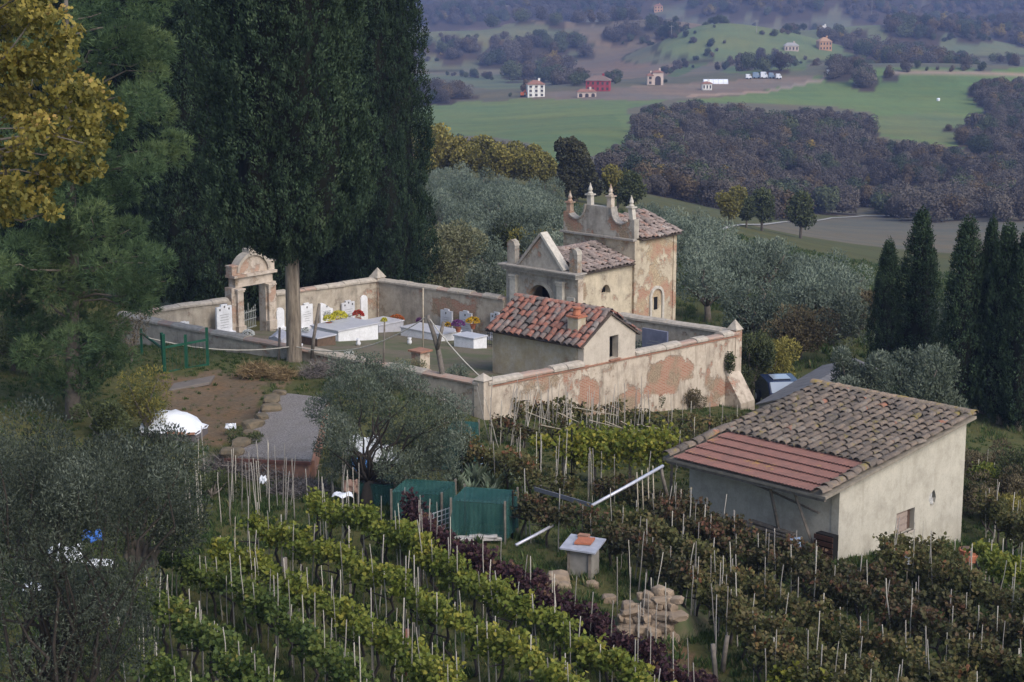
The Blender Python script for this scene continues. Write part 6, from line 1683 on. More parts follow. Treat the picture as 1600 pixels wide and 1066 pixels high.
def cypress(px, pyb, Y, meshes, sc, rot, label, trunk_r=0.28, trunk_h=2.0, base=None, group="tall cypresses by the graveyard"):
    b = base if base is not None else Vector((at(px, 500, Y).x, Y, gz(at(px, 500, Y).x, Y)))
    root = tree("cypress_tree", b, label, "tree", group)
    mb = MB(); mb.tube([b - UZ * 0.4, b + UZ * 0.2, b + UZ * trunk_h * 0.5, b + UZ * (trunk_h + 1.5)], [trunk_r * 1.35, trunk_r * 1.08, trunk_r, trunk_r * 0.9], 12); mb.build("trunk", M_cybark, root, smooth=True)
    for nm, me in (("crown", meshes[0]), ("dark_core", meshes[1])):
        o = part_mesh(nm, me, root); o.rotation_euler = (0, 0, rot); o.scale = sc
    return root
CY_A = cypress_meshes("cyA", 27, 3.35, 4.9, 4600, 1, 1.6, 0.165, 34)
CY_B = cypress_meshes("cyB", 27, 2.75, 0.6, 4600, 2, 1.25, 0.17, 32)
CY_C = cypress_meshes("cyC", 11, 1.15, 0.4, 700, 3, 0.85, 0.15, 30)
q = at(460, 566, 84.8); q.z = gz(q.x, q.y)
cypress(460, 0, 84.8, CY_A, (1, 1, 1), 0.6, "huge cypress with bare grey trunk in front of the graveyard wall", 0.33, 5.2, base=q)
for px, Y, sc, rot, lab in (
        (607, 113, (0.86, 0.86, 1.0), 1.0, "tall cypress rightmost of the dark clump, against the valley"),
        (308, 111, (0.95, 0.95, 1.0), 2.2, "tall cypress just left behind the arched gateway"),
        (535, 118, (1.0, 1.0, 1.05), 3.1, "tall cypress behind the far corner of the graveyard"),
        (405, 116, (1.1, 1.1, 1.0), 4.3, "tall cypress right behind the arched gateway"),
        (235, 117, (1.05, 1.05, 1.0), 5.2, "tall cypress at the clump's left beside the pine"),
        (470, 124, (1.1, 1.1, 1.1), 0.3, "rearmost tall cypress behind the bare trunk"),
        (150, 122, (1.1, 1.1, 1.0), 2.9, "tall cypress half hidden behind the pine"),
        (345, 125, (1.1, 1.1, 1.05), 1.7, "rear cypress seen in the gap behind the gateway"),
        (60, 124, (1.1, 1.1, 1.0), 0.9, "cypress farthest left behind the golden tree"),
        (-40, 124, (1.1, 1.1, 1.0), 1.9, "cypress at the picture's left edge behind the golden tree")):
    cypress(px, 0, Y, CY_B, sc, rot, lab)
for px, pt, pb, Y, wpx, rot, lab in (
        (1384, 380, 560, 103, 42, 0.2, "short dark cypress leftmost of the right-hand group"),
        (1434, 334, 560, 103, 56, 1.2, "tall pointed cypress second in the right-hand group"),
        (1506, 349, 640, 98, 62, 2.1, "broad dark cypress third in the right-hand group"),
        (1543, 348, 650, 99, 40, 0.9, "slim cypress with thin pointed tip on the right"),
        (1570, 356, 660, 97, 56, 3.0, "cypress near the right edge of the group"),
        (1600, 366, 660, 96, 56, 4.1, "cypress cut by the right picture edge"),
        (1640, 380, 660, 97, 60, 5.0, "last cypress beyond the right picture edge")):
    x = at(px, 500, Y).x; z0 = gz(x, Y); top = at(px, pt, Y).z
    H = top - z0; Rw = wpx * 1.22 * Y / FPX / 2 / 1.15
    cypress(px, 0, Y, CY_C, (Rw, Rw, H / 11), rot, lab, 0.2, 0.8, group="cypresses on the right")

# ---- general crowns
def clump_crown(nm, centers, radii, n, mats, length, width, shape='rhomb', up=0.3, out=0.6, seed=0, rnd=0.6, shell=0.55, nb=0.0):
    """leaves in a set of ellipsoidal clumps (centers local)"""
    r_ = np.random.default_rng(seed)
    centers = np.asarray(centers, float); radii = np.asarray(radii, float)
    if radii.ndim == 1: radii = np.stack([radii] * 3, -1)
    w_ = (radii.prod(-1)) ** (2 / 3); k = r_.choice(len(centers), n, p=w_ / w_.sum())
    d = unit(r_.normal(size=(n, 3)))
    P = centers[k] + d * radii[k] * (shell + (1 - shell) * r_.random((n, 1)) ** 0.5)
    D = unit(d * out + np.array([0, 0, up]) + r_.normal(size=(n, 3)) * rnd)
    val = np.clip(0.5 * r_.random(n) + 0.25 * r_.random(len(centers))[k] + 0.25 * (d[:, 2] * 0.5 + 0.5), 0, 1)  # upper side of each clump lighter, top light put into the colour
    nn_ = unit(d + np.array([0, 0, 0.3]) + r_.normal(size=(n, 3)) / nb) if nb else None
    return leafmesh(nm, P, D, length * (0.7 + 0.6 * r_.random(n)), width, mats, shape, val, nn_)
def limbs(mb, base, tips, r0, seed=0, n=5, fork=0.35):
    r_ = np.random.default_rng(seed); base = Vector(base)
    for t_ in tips:
        t_ = Vector(t_); pts = [base]
        for k in range(1, n + 1):
            f = k / n; p = base.lerp(t_, f); p.z = base.z + (t_.z - base.z) * f ** 0.8
            p += Vector(r_.normal(size=3)) * 0.05 * (t_ - base).length * (1 if k < n else 0)
            pts.append(p)
        mb.tube(pts, [r0 * (1 - 0.8 * k / n) for k in range(n + 1)], 6)
def olive_proto(nm, H, Rr, nleaf, lsz, seed, mat, lobes=12):
    r_ = np.random.default_rng(seed)
    c = []
    for k in range(lobes):
        a = k * 2.4 + r_.random() * 0.6; rr = Rr * (0.25 + 0.55 * r_.random()); c.append((rr * math.cos(a), rr * math.sin(a), H * (0.45 + 0.40 * r_.random())))
    c = np.array(c); ra = Rr * (0.28 + 0.22 * r_.random(lobes))
    me = clump_crown(nm + "_crown", c, np.stack([ra, ra, ra * 1.1], -1), nleaf, [mat], lsz, lsz * 0.36, 'rhomb', 0.7, 0.5, seed, 0.6, 0.45, 1.6)
    mb = MB(); mb.tube([(0, 0, -0.3), (0.05, 0, H * 0.12), (-0.03, 0.05, H * 0.25)], [Rr * 0.12, Rr * 0.09, Rr * 0.08], 8)
    limbs(mb, (-0.03, 0.05, H * 0.24), c[:7], Rr * 0.055, seed)
    tr = mb.mesh(nm + "_trunk", M_bark, True)
    return me, tr
def place_tree(name, base, meshes, sc, rot, label, cat="tree", group=None):
    root = tree(name, base, label, cat, group)
    for nm, me in (("crown", meshes[0]), ("trunk", meshes[1])):
        o = part_mesh(nm, me, root); o.rotation_euler = (0, 0, rot); o.scale = (sc, sc, sc)
    return root
# the olive grove on the slope
OL = [olive_proto("grove%d" % k, 3.9, 2.1, 3400, 0.21, 20 + k, M_olivefar, 11) for k in range(5)]
GROVE = [[(664, 300), (700, 285), (860, 305), (885, 330), (885, 400), (800, 420), (690, 425), (664, 330)], [(985, 335), (1060, 362), (1130, 390), (1240, 418), (1335, 458), (1370, 525), (1330, 560), (1250, 570), (1180, 550), (1120, 480), (1060, 420)]]
gx, gy = np.meshgrid(np.arange(-40, 60, 4.6), np.arange(112, 290, 5.6))
gx = (gx + (np.arange(gx.shape[0]) % 2)[:, None] * 2.3).ravel() + rng.normal(size=gx.size) * 0.7; gy = gy.ravel() + rng.normal(size=gy.size) * 0.7
gzz = gzv(gx, gy); ppx, ppy = proj(gx, gy, gzz + 2.0)
sel = np.zeros(len(gx), bool)
for p in GROVE: sel |= inpoly(ppx, ppy, p)
sel &= ~((gy < 126) & (gx < 12))
ids = np.nonzero(sel)[0]
ids = ids[np.argsort(gy[ids])][:300]
NOL = len(ids)
for k in ids:
    far_ = gy[k] > 170
    left_ = gx[k] < 5
    lab = "grey-green olive tree in the grove " + ("left of the chapel pinnacles" if left_ else ("on the farther slope right of the chapel" if far_ else "on the nearer slope right of the chapel"))
    place_tree("olive_tree", (gx[k], gy[k], gzz[k]), OL[rng.integers(5)], rng.uniform(0.8, 1.15), rng.random() * 6.28, lab, "tree", lab.replace("grey-green olive tree in the grove", "olive grove"))
# yellowing trees along the near crest
AU = []
for k, m_ in enumerate((M_yel, M_yel, M_grnbush)):
    r_ = np.random.default_rng(50 + k); c = np.array([(1.6 * math.cos(i * 2.4) * r_.random(), 1.6 * math.sin(i * 2.4) * r_.random(), 2.2 + 3.2 * r_.random()) for i in range(14)])
    me = clump_crown("autumn%d" % k, c, 0.8 + 0.6 * r_.random(14), 3200, [m_], 0.30, 0.24, 'vine', 0.2, 0.4, 60 + k)
    mb = MB(); mb.tube([(0, 0, -0.4), (0, 0.1, 2.0), (0.1, 0, 4.5)], [0.22, 0.17, 0.06], 7); limbs(mb, (0, 0.05, 1.5), c[:6], 0.10, k); AU.append((me, mb.mesh("autumn_trunk%d" % k, M_bark, True)))
for k, (px, py, Y, sc, kind, lab) in enumerate(((672, 296, 250, 1.25, 0, "tall yellowing tree beside the rightmost dark cypress"), (700, 290, 255, 1.05, 1, "yellowing tree second along the crest from the cypress"), (727, 292, 250, 1.0, 0, "yellowing tree third along the crest"),
        (752, 292, 255, 1.1, 1, "yellowing tree fourth along the crest"), (778, 296, 250, 0.95, 0, "yellow-green tree mid crest left of the dark tree"), (803, 298, 255, 1.0, 1, "yellow-green tree fifth along the crest"), (828, 300, 250, 0.95, 0, "yellow-green tree two left of the tall dark tree"), (852, 302, 252, 0.9, 1, "yellow-green tree touching the tall dark tree"),
        (965, 318, 235, 0.9, 0, "yellowing tree right behind the chapel pinnacles"), (985, 330, 225, 0.8, 2, "green bushy tree right behind the chapel tower"), (1140, 372, 260, 0.9, 0, "yellowing tree at the top of the right olive slope"), (1190, 392, 270, 0.95, 2, "dark bushy tree at the top of the right olive slope"), (1250, 398, 275, 1.05, 2, "green tree near the valley field's left edge"), (1165, 385, 268, 0.7, 2, "small bushy tree between the yellow tree and the dark one"))):
    b = at(px, py, Y); b.z = gz(b.x, Y) - 0.3
    place_tree("autumn_tree", b, AU[kind], sc * 1.05, k * 1.3, lab, "tree", "autumn trees on the crest")
# tall dark ivy-clad tree
b = at(898, 330, 235); b.z = gz(b.x, 235)
r_ = np.random.default_rng(77)
c = np.array([(-1.6, 0, 7.0), (-2.0, 0, 8.6), (-0.6, 0, 8.8), (0.6, .3, 8.0), (1.2, 0, 6.6), (0, 0, 6.6), (1.8, 0, 5.0), (0.3, 0, 4.8), (-1.4, .2, 5.0), (2.4, 0, 3.4), (0.8, 0, 3.2), (-0.8, 0, 3.0), (-1.7, 0, 3.4), (3.0, .2, 2.0), (1.5, 0, 1.8), (-0.3, 0, 1.6)])
top = at(895, 217, 235).z; f = (top - b.z) / 9.8
M_ivy = leaf("ivy leaves", [(0.0, (0.020, 0.024, 0.014)), (0.5, (0.050, 0.052, 0.028)), (1.0, (0.10, 0.095, 0.05))], 0.1, 0.8, 0.2, 0.3)
me = clump_crown("ivy_crown", c * f, np.full(16, 1.25 * f), 9000, [M_ivy], 0.30, 0.25, 'vine', 0.2, 0.4, 78)
mb = MB(); mb.tube([(0, 0, -0.5), (0, 0, 4 * f), (-0.3, 0, 8 * f)], [0.4, 0.3, 0.1], 8); limbs(mb, (0, 0, 2 * f), c[:8] * f, 0.14, 3)
place_tree("ivy_clad_tree", b, (me, mb.mesh("ivy_trunk", M_bark, True)), 1.0, 0, "tall dark ivy-clad tree standing behind the chapel pinnacles")
# bushes behind the graveyard wall (willow-green and olive) and around
def bush(px, pyb, Y, w_, h, mat, label, nl=6000, lsz=0.16, lobes=14, seed=0, shape='rhomb', name="bush", group=None, up=0.5, sink=0.0, cat="bush"):
    b = at(px, pyb, Y); b.z = gz(b.x, Y) - sink
    r_ = np.random.default_rng(seed + 300)
    c = np.array([(w_ * 0.36 * (2 * r_.random() - 1), w_ * 0.30 * (2 * r_.random() - 1), h * (0.22 + 0.6 * r_.random())) for _ in range(lobes)])
    ra = np.minimum(w_, h) * (0.16 + 0.14 * r_.random(lobes))
    me = clump_crown(name + "_leaves", c, ra, nl, [mat], lsz, lsz * (0.4 if shape == 'rhomb' else 0.85), shape, up, 0.5, seed)
    mb = MB(); mb.tube([(0, 0, -0.3), (0, 0.02, h * 0.2), (0.03, 0, h * 0.35)], [0.06 * h ** 0.5, 0.05 * h ** 0.5, 0.03], 6); limbs(mb, (0, 0, h * 0.12), c[:8], 0.035 * h ** 0.5, seed)
    return place_tree(name, b, (me, mb.mesh(name + "_stems", M_bark, True)), 1.0, 0, label, cat, group)
M_willow = leaf("willow leaves", [(0.0, (0.075, 0.085, 0.04)), (0.5, (0.15, 0.155, 0.085)), (1.0, (0.24, 0.235, 0.15))], 0.15, 0.8, 0.3, 0.3)
bush(706, 440, 124, 4.2, 5.4, M_willow, "pale green willowy bush behind the far graveyard wall", 9000, 0.22, 20, 1)
bush(672, 432, 123, 2.6, 4.0, M_willow, "pale willowy bush against the rightmost cypress", 5000, 0.22, 14, 2)
bush(760, 445, 116, 3.4, 3.6, M_olive, "grey olive bush close behind the wall left of the chapel", 8000, 0.18, 16, 3)
bush(845, 400, 135, 4.5, 3.4, M_yel, "yellow-green thicket behind the chapel front", 6000, 0.22, 16, 4)
bush(790, 395, 140, 4.5, 3.2, M_grnbush, "green thicket left behind the chapel front", 6000, 0.22, 16, 44)
bush(1010, 505, 94.5, 3.4, 2.8, M_olive, "grey-green olive bush against the chapel's side wall", 8000, 0.16, 16, 5, sink=0.2)
bush(1075, 505, 101, 3.6, 2.6, M_olive, "grey-green bush behind the graveyard wall right of the chapel", 7000, 0.16, 14, 6)
bush(1120, 520, 104, 3.2, 2.4, M_brownbush, "brownish scrub behind the graveyard's right wall", 5000, 0.16, 14, 7)
bush(1175, 610, 96, 2.4, 3.8, M_grnbush, "dark green bush beside the tall wall's right corner", 6000, 0.16, 14, 8)
bush(1205, 600, 100, 2.6, 2.6, M_yel, "yellowish drooping bush right of the tall wall", 5000, 0.18, 12, 9)
bush(1250, 585, 106, 4.5, 3.0, M_brownbush, "brown scrub on the slope above the grey roofed shed", 6000, 0.18, 16, 10)
bush(1300, 575, 112, 5.0, 3.4, M_olive, "silver scrub on the slope behind the grey roof", 6000, 0.2, 16, 11)
bush(1190, 560, 112, 4.5, 2.8, M_olivefar, "pale olive scrub below the grove right of the wall", 6000, 0.2, 16, 12)
bush(1340, 545, 118, 4.0, 3.0, M_brownbush, "brown twiggy scrub left of the short dark cypress", 5000, 0.2, 14, 13)
bush(1465, 555, 112, 3.5, 4.5, M_olive, "grey olive between the right-hand cypresses", 6000, 0.2, 14, 14)
bush(1560, 715, 70, 3.0, 1.9, M_brownbush, "bramble thicket behind the shed's right end", 5000, 0.12, 14, 15)
bush(1605, 700, 72, 2.4, 3.0, M_grnbush, "green bush at the right picture edge behind the shed", 5000, 0.13, 14, 16)
bush(1545, 680, 80, 3.2, 1.8, M_brownbush, "grey brambles behind the shed's upper right corner", 5000, 0.13, 14, 22)
bush(1590, 690, 77, 3.0, 2.0, M_brownbush, "bramble patch at the right edge beneath the cypresses", 5000, 0.13, 14, 23)
bush(1535, 735, 71, 2.2, 1.5, M_grnbush, "green brambles close against the shed's right end", 4000, 0.12, 12, 24)
bush(1590, 745, 69, 2.6, 1.6, M_yel, "yellowing brambles at the right edge beside the vine rows", 4000, 0.12, 12, 25)
# silver olives right behind the shed
for px, Y, pt, wpx, lab, sd in ((1447, 74, 545, 130, "silvery olive tree right behind the shed's ridge", 31), (1345, 80, 540, 90, "smaller silvery olive beside the grey roof", 32)):
    b = at(px, 600, Y); b.z = gz(b.x, Y); H = at(px, pt, Y).z - b.z + 0.3
    place_tree("olive_tree", b, olive_proto("shedolive%d" % sd, H, wpx * Y / FPX / 2 * 1.15, 16000, 0.15, sd, M_olive, 14), 1.0, 0.3, lab, "tree", "olives near the shed")
# middle olive
b = ghit(572, 790, 0, 55, 70)
H = at(572, 585, b.y).z - b.z
r_ = np.random.default_rng(5)
cs = [at(px, py, b.y + dy) - b for px, py, dy in ((530, 620, .5), (560, 600, -.6), (600, 600, .6), (650, 610, 0), (690, 625, .8), (715, 640, .2), (520, 660, -.5), (560, 650, 1.2), (610, 640, -1), (655, 650, -.6), (700, 660, -.4), (510, 700, 0), (540, 720, .8), (640, 690, .5), (680, 700, -.3), (600, 680, 1.4), (650, 725, -.8), (500, 640, 1), (585, 625, -1.2), (720, 680, .6), (625, 590, .6), (545, 690, -1.2), (690, 735, .2), (520, 735, .3), (612, 728, -1.0), (640, 748, -.6), (555, 735, 1.0), (700, 700, -.8), (530, 675, -1.0))]
me = clump_crown("midolive", np.array([tuple(c_) for c_ in cs]), 0.42 + 0.28 * r_.random(len(cs)), 30000, [M_olive], 0.11, 0.034, 'rhomb', 0.8, 0.4, 6, 0.6, 0.3)
mb = MB(); mb.tube([(0, 0, -0.4), (0.05, 0, 0.35), (0.1, 0.05, 0.9)], [0.30, 0.24, 0.2], 9); limbs(mb, (0.08, 0.03, 0.75), cs, 0.06, 7)
place_tree("olive_tree", b, (me, mb.mesh("midolive_trunk", M_darkbark, True)), 1.0, 0, "spreading olive in the middle between lean-to and netting cages", "tree")
# big olive lower left
b = ghit(60, 1090, 0, 30, 60); b = Vector((at(70, 900, 37).x, 37, gz(at(70, 900, 37).x, 37)))
cs = []
r_ = np.random.default_rng(8)
for k in range(46):
    px = r_.uniform(-60, 285); py = r_.uniform(690, 1050)
    if px > 235 and (py < 730 or py > 900): px -= 60
    if py < 730: py += 20
    cs.append(at(px, py, 37 + r_.uniform(-2.2, 2.2)) - b)
me = clump_crown("bigolive", np.array([tuple(c_) for c_ in cs]), 0.42 + 0.38 * r_.random(len(cs)), 52000, [M_olivedark], 0.085, 0.024, 'rhomb', 0.7, 0.4, 9, 0.7, 0.3)
mb = MB(); mb.tube([(0, 0, -0.4), (0.05, 0, 0.6), (0.1, 0.05, 1.3)], [0.4, 0.32, 0.26], 9); limbs(mb, (0.08, 0.03, 1.1), cs, 0.06, 10, 6)
place_tree("olive_tree", b, (me, mb.mesh("bigolive_trunk", M_darkbark, True)), 1.0, 0, "big dark olive filling the lower left corner", "tree")
b = Vector((at(40, 700, 52).x, 52, gz(at(40, 700, 52).x, 52)))
place_tree("olive_tree", b, olive_proto("backolive", at(40, 655, 52).z - b.z, 2.6, 22000, 0.11, 41, M_olivedark, 16), 1.0, 0.4, "grey olive behind the big one at the left edge", "tree")
b = Vector((at(215, 700, 50).x, 50, gz(at(215, 700, 50).x, 50)))
place_tree("olive_tree", b, olive_proto("backolive2", at(215, 655, 50).z - b.z, 1.9, 20000, 0.11, 42, M_olivedark, 16), 1.0, 0.4, "grey olive left of the white tarpaulin", "tree")
# yellowing shrub and bare saplings near the yard
bush(228, 655, 71, 2.0, 2.9, M_yel, "yellow-leaved shrub left of the white tarpaulin", 2200, 0.13, 12, 17)
bush(205, 560, 84, 1.8, 3.0, M_brownbush, "half-bare sapling in front of the left wall", 900, 0.12, 10, 18)
bush(20, 560, 80, 4, 3.0, M_grnbush, "low green bushes under the pine at the left", 6000, 0.15, 14, 19)
bush(20, 500, 92, 4, 3.2, M_brownbush, "grey brown scrub at the left edge beneath the pine", 4000, 0.15, 12, 20)
bush(150, 640, 70, 2.6, 1.5, M_grnbush, "green undergrowth beneath the pine's trunk", 4000, 0.13, 12, 21)

# ---- the soft pine on the left
YP = 72
b = Vector((at(112, 640, YP).x, YP, gz(at(112, 640, YP).x, YP)))
r_ = np.random.default_rng(12)
cl = []
for px, py, rr in ((215, 20, 45), (160, 10, 50), (235, 75, 42), (190, 80, 50), (245, 125, 34), (215, 150, 45), (180, 170, 48), (240, 165, 30), (200, 215, 45), (255, 235, 38), (275, 240, 26), (225, 262, 48), (165, 265, 55), (195, 305, 42), (120, 300, 60), (60, 320, 55), (150, 345, 52), (100, 370, 60), (195, 380, 45), (230, 395, 30), (30, 400, 60), (205, 425, 42), (228, 418, 30), (240, 440, 22), (225, 470, 26), (150, 420, 50), (90, 440, 55), (30, 460, 50), (180, 470, 40), (120, 490, 48), (165, 520, 42), (70, 510, 50), (110, 545, 46), (150, 565, 38), (60, 560, 42), (185, 550, 28), (120, 600, 34), (90, 590, 34), (20, 250, 60), (60, 200, 60), (100, 220, 60), (120, 140, 60), (60, 100, 60), (100, 60, 60), (10, 330, 50), (-30, 420, 60), (140, 600, 26)):
    for k in range(2):
        cl.append((px + r_.normal() * 12, py + r_.normal() * 10, rr * (0.8 + 0.3 * r_.random()), r_.normal() * 1.6))
C0 = np.array([tuple(at(px, py, YP + dy) - b) for px, py, rr, dy in cl]); RA = np.array([rr * YP / FPX * 0.76 for _, _, rr, _ in cl])
nt = 15000
w_ = RA ** 2; k = r_.choice(len(C0), nt, p=w_ / w_.sum())
d = unit(r_.normal(size=(nt, 3)))
TP = C0[k] + d * (RA[k] * (0.45 + 0.55 * r_.random(nt) ** 0.5))[:, None] * np.array([1, 1, 0.8])
axis = unit(d * 0.7 + np.array([0.25, 0, 0.35]) + r_.normal(size=(nt, 3)) * 0.3)
per = 7
kk = np.repeat(np.arange(nt), per); n = len(kk)
D = unit(axis[kk] + r_.normal(size=(n, 3)) * 0.55)
val = np.clip(0.35 * r_.random(n) + 0.3 * r_.random(len(C0))[k][kk] + 0.35 * (0.5 + 0.5 * d[kk, 2]), 0, 1)  # needles on clump tops lighter, light from above painted in
me = leafmesh("pine_needles", TP[kk], D, 0.22 + 0.12 * r_.random(n), 0.036, [M_pine], 'tri', val)
mb = MB(); tp = [(0, 0, -0.3), (0.1, 0, 2), (0.3, 0.1, 6), (0.4, 0, 10), (0.5, 0, 15), (0.6, 0, 18)]
mb.tube(tp, [0.32, 0.27, 0.22, 0.17, 0.10, 0.04], 9)
for i in range(0, len(C0), 2):
    zz_ = max(0.8, min(17, C0[i][2] - 0.8)); limbs(mb, (0.3, 0, zz_), [C0[i]], 0.06, i, 4)
place_tree("pine_tree", b, (me, mb.mesh("pine_trunk", M_bark, True)), 1.0, 0, "soft-needled green pine drooping over the graveyard's left wall", "tree")
# ---- golden broadleaf close to the camera at upper left
YG = 33
b = Vector((at(-160, 600, YG).x, YG, gz(at(-160, 600, YG).x, YG)))
cl = []
for px, py, rr in ((20, 30, 50), (60, 40, 45), (100, 60, 34), (20, 90, 55), (70, 100, 50), (110, 110, 40), (140, 140, 36), (90, 150, 50), (30, 160, 55), (150, 170, 34), (180, 185, 22), (120, 190, 42), (60, 200, 48), (150, 210, 30), (100, 230, 42), (155, 240, 26), (125, 265, 36), (160, 268, 18), (20, 240, 40), (70, 265, 34), (20, 295, 42), (60, 310, 36), (85, 328, 22), (10, 335, 26), (35, 330, 26), (90, 15, 26), (120, 55, 20), (-40, 100, 60), (-40, 220, 60), (-50, 20, 60), (-100, 150, 80), (-130, 60, 90), (-130, 260, 80), (40, -30, 60), (-60, -60, 80)):
    for k in range(2): cl.append((px + r_.normal() * 7, py + r_.normal() * 7, rr, r_.normal() * 0.9))
C0 = np.array([tuple(at(px, py, YG + dy) - b) for px, py, rr, dy in cl]); RA = np.array([rr * YG / FPX * 0.74 for _, _, rr, _ in cl])
me = clump_crown("golden_leaves", C0, np.stack([RA, RA, RA * 0.8], -1), 13500, [M_gold], 0.10, 0.09, 'maple', -0.2, 0.3, 14, 0.8, 0.1)
hz = C0[:, 2].mean() - 1.5
mb = MB(); mb.tube([(0, 0, -0.4), (0.1, 0, hz * 0.4), (0.0, 0.1, hz * 0.8), (-0.1, 0, hz * 1.15)], [0.34, 0.28, 0.22, 0.1], 10); limbs(mb, (0, 0.08, hz * 1.0), C0[::3], 0.045, 15, 6)
place_tree("golden_tree", b, (me, mb.mesh("golden_trunk", M_bark, True)), 1.0, 0, "golden autumn broadleaf tree at the upper left edge", "tree")
for px, py, Y, sd in ((248, 380, 80, 1), (215, 470, 78, 2)):
    pass

# ================================================================== vineyard
VP = {
    'yg': leaf("yellow-green vine leaves", [(0.0, (0.050, 0.075, 0.014)), (0.4, (0.105, 0.140, 0.024)), (0.75, (0.19, 0.205, 0.035)), (1.0, (0.30, 0.26, 0.045))], 0.30, 0.55, 0.6, 0.18),
    'gr': leaf("green vine leaves", [(0.0, (0.030, 0.055, 0.016)), (0.5, (0.070, 0.105, 0.026)), (0.9, (0.14, 0.165, 0.036)), (1.0, (0.22, 0.19, 0.04))], 0.30, 0.55, 0.6, 0.22),
    'pu': leaf("purple vine leaves", [(0.0, (0.014, 0.008, 0.010)), (0.5, (0.038, 0.018, 0.022)), (0.9, (0.075, 0.034, 0.038)), (1.0, (0.12, 0.07, 0.04))], 0.2, 0.6, 0.8, 0.2),
    'mx': leaf("turning vine leaves", [(0.0, (0.030, 0.032, 0.014)), (0.3, (0.060, 0.066, 0.024)), (0.6, (0.105, 0.105, 0.036)), (0.84, (0.125, 0.095, 0.042)), (0.95, (0.17, 0.14, 0.05)), (1.0, (0.17, 0.075, 0.035))], 0.25, 0.6, 0.9, 0.2),
    'br': leaf("brown vine leaves", [(0.0, (0.022, 0.021, 0.012)), (0.35, (0.046, 0.046, 0.022)), (0.62, (0.078, 0.076, 0.032)), (0.88, (0.105, 0.064, 0.036)), (1.0, (0.135, 0.062, 0.036))], 0.25, 0.6, 0.9, 0.2),
    'bg': leaf("bright vine leaves", [(0.0, (0.085, 0.115, 0.018)), (0.5, (0.18, 0.20, 0.03)), (1.0, (0.33, 0.29, 0.05))], 0.35, 0.55, 0.8, 0.2),
}
def cane_mesh(nm, sd):
    r_ = np.random.default_rng(sd); mb = MB()
    pts = [Vector((0.006 * r_.normal() * (k > 0), 0.006 * r_.normal() * (k > 0), k / 5)) for k in range(6)]
    mb.tube(pts, [1.0 * (1 - 0.35 * k / 5) * 0.019 for k in range(6)], 5); return mb.mesh(nm, M_cane2, True)
g = G("weathered stakes")
rr_ = g.n("ObjectInfo").outputs["Random"]
M_cane2 = g.fin(g.ramp(rr_, [(0.0, (0.20, 0.18, 0.16)), (0.4, (0.34, 0.31, 0.27)), (0.75, (0.44, 0.40, 0.33)), (1.0, (0.28, 0.26, 0.24))]), 0.85)
CANES = [cane_mesh("stake", k) for k in range(5)]
def vtrunk_mesh(sd):
    r_ = np.random.default_rng(sd); mb = MB()
    pts = [Vector((0.07 * r_.normal() * (k > 0), 0.07 * r_.normal() * (k > 0), -0.1 + k * 0.26)) for k in range(5)]
    mb.tube(pts, [0.055, 0.045, 0.04, 0.04, 0.025], 6)
    mb.tube([pts[3], pts[3] + Vector((0.3, 0.05, 0.12)), pts[3] + Vector((0.6, -0.02, 0.15))], [0.03, 0.022, 0.015], 5)
    return mb.mesh("vine_trunk", M_darkbark, True)
VTR = [vtrunk_mesh(k) for k in range(5)]
def cane_at(p, h, lean, parent, r=1.0):
    M = Matrix.Translation(p) @ Matrix.Rotation(random.uniform(0, 6.28), 4, 'Z') @ Matrix.Rotation(lean, 4, 'X') @ Matrix.Diagonal((r, r, h, 1))
    return link("stake", random.choice(CANES), parent, M)
def resample(pts, step):
    out = [pts[0]]; acc = 0
    for a, b in zip(pts, pts[1:]):
        L = (b - a).length; x = step - acc
        while x <= L:
            out.append(a.lerp(b, x / L)); x += step
        acc = (acc + L) % step if L + acc >= step else acc + L
    return out
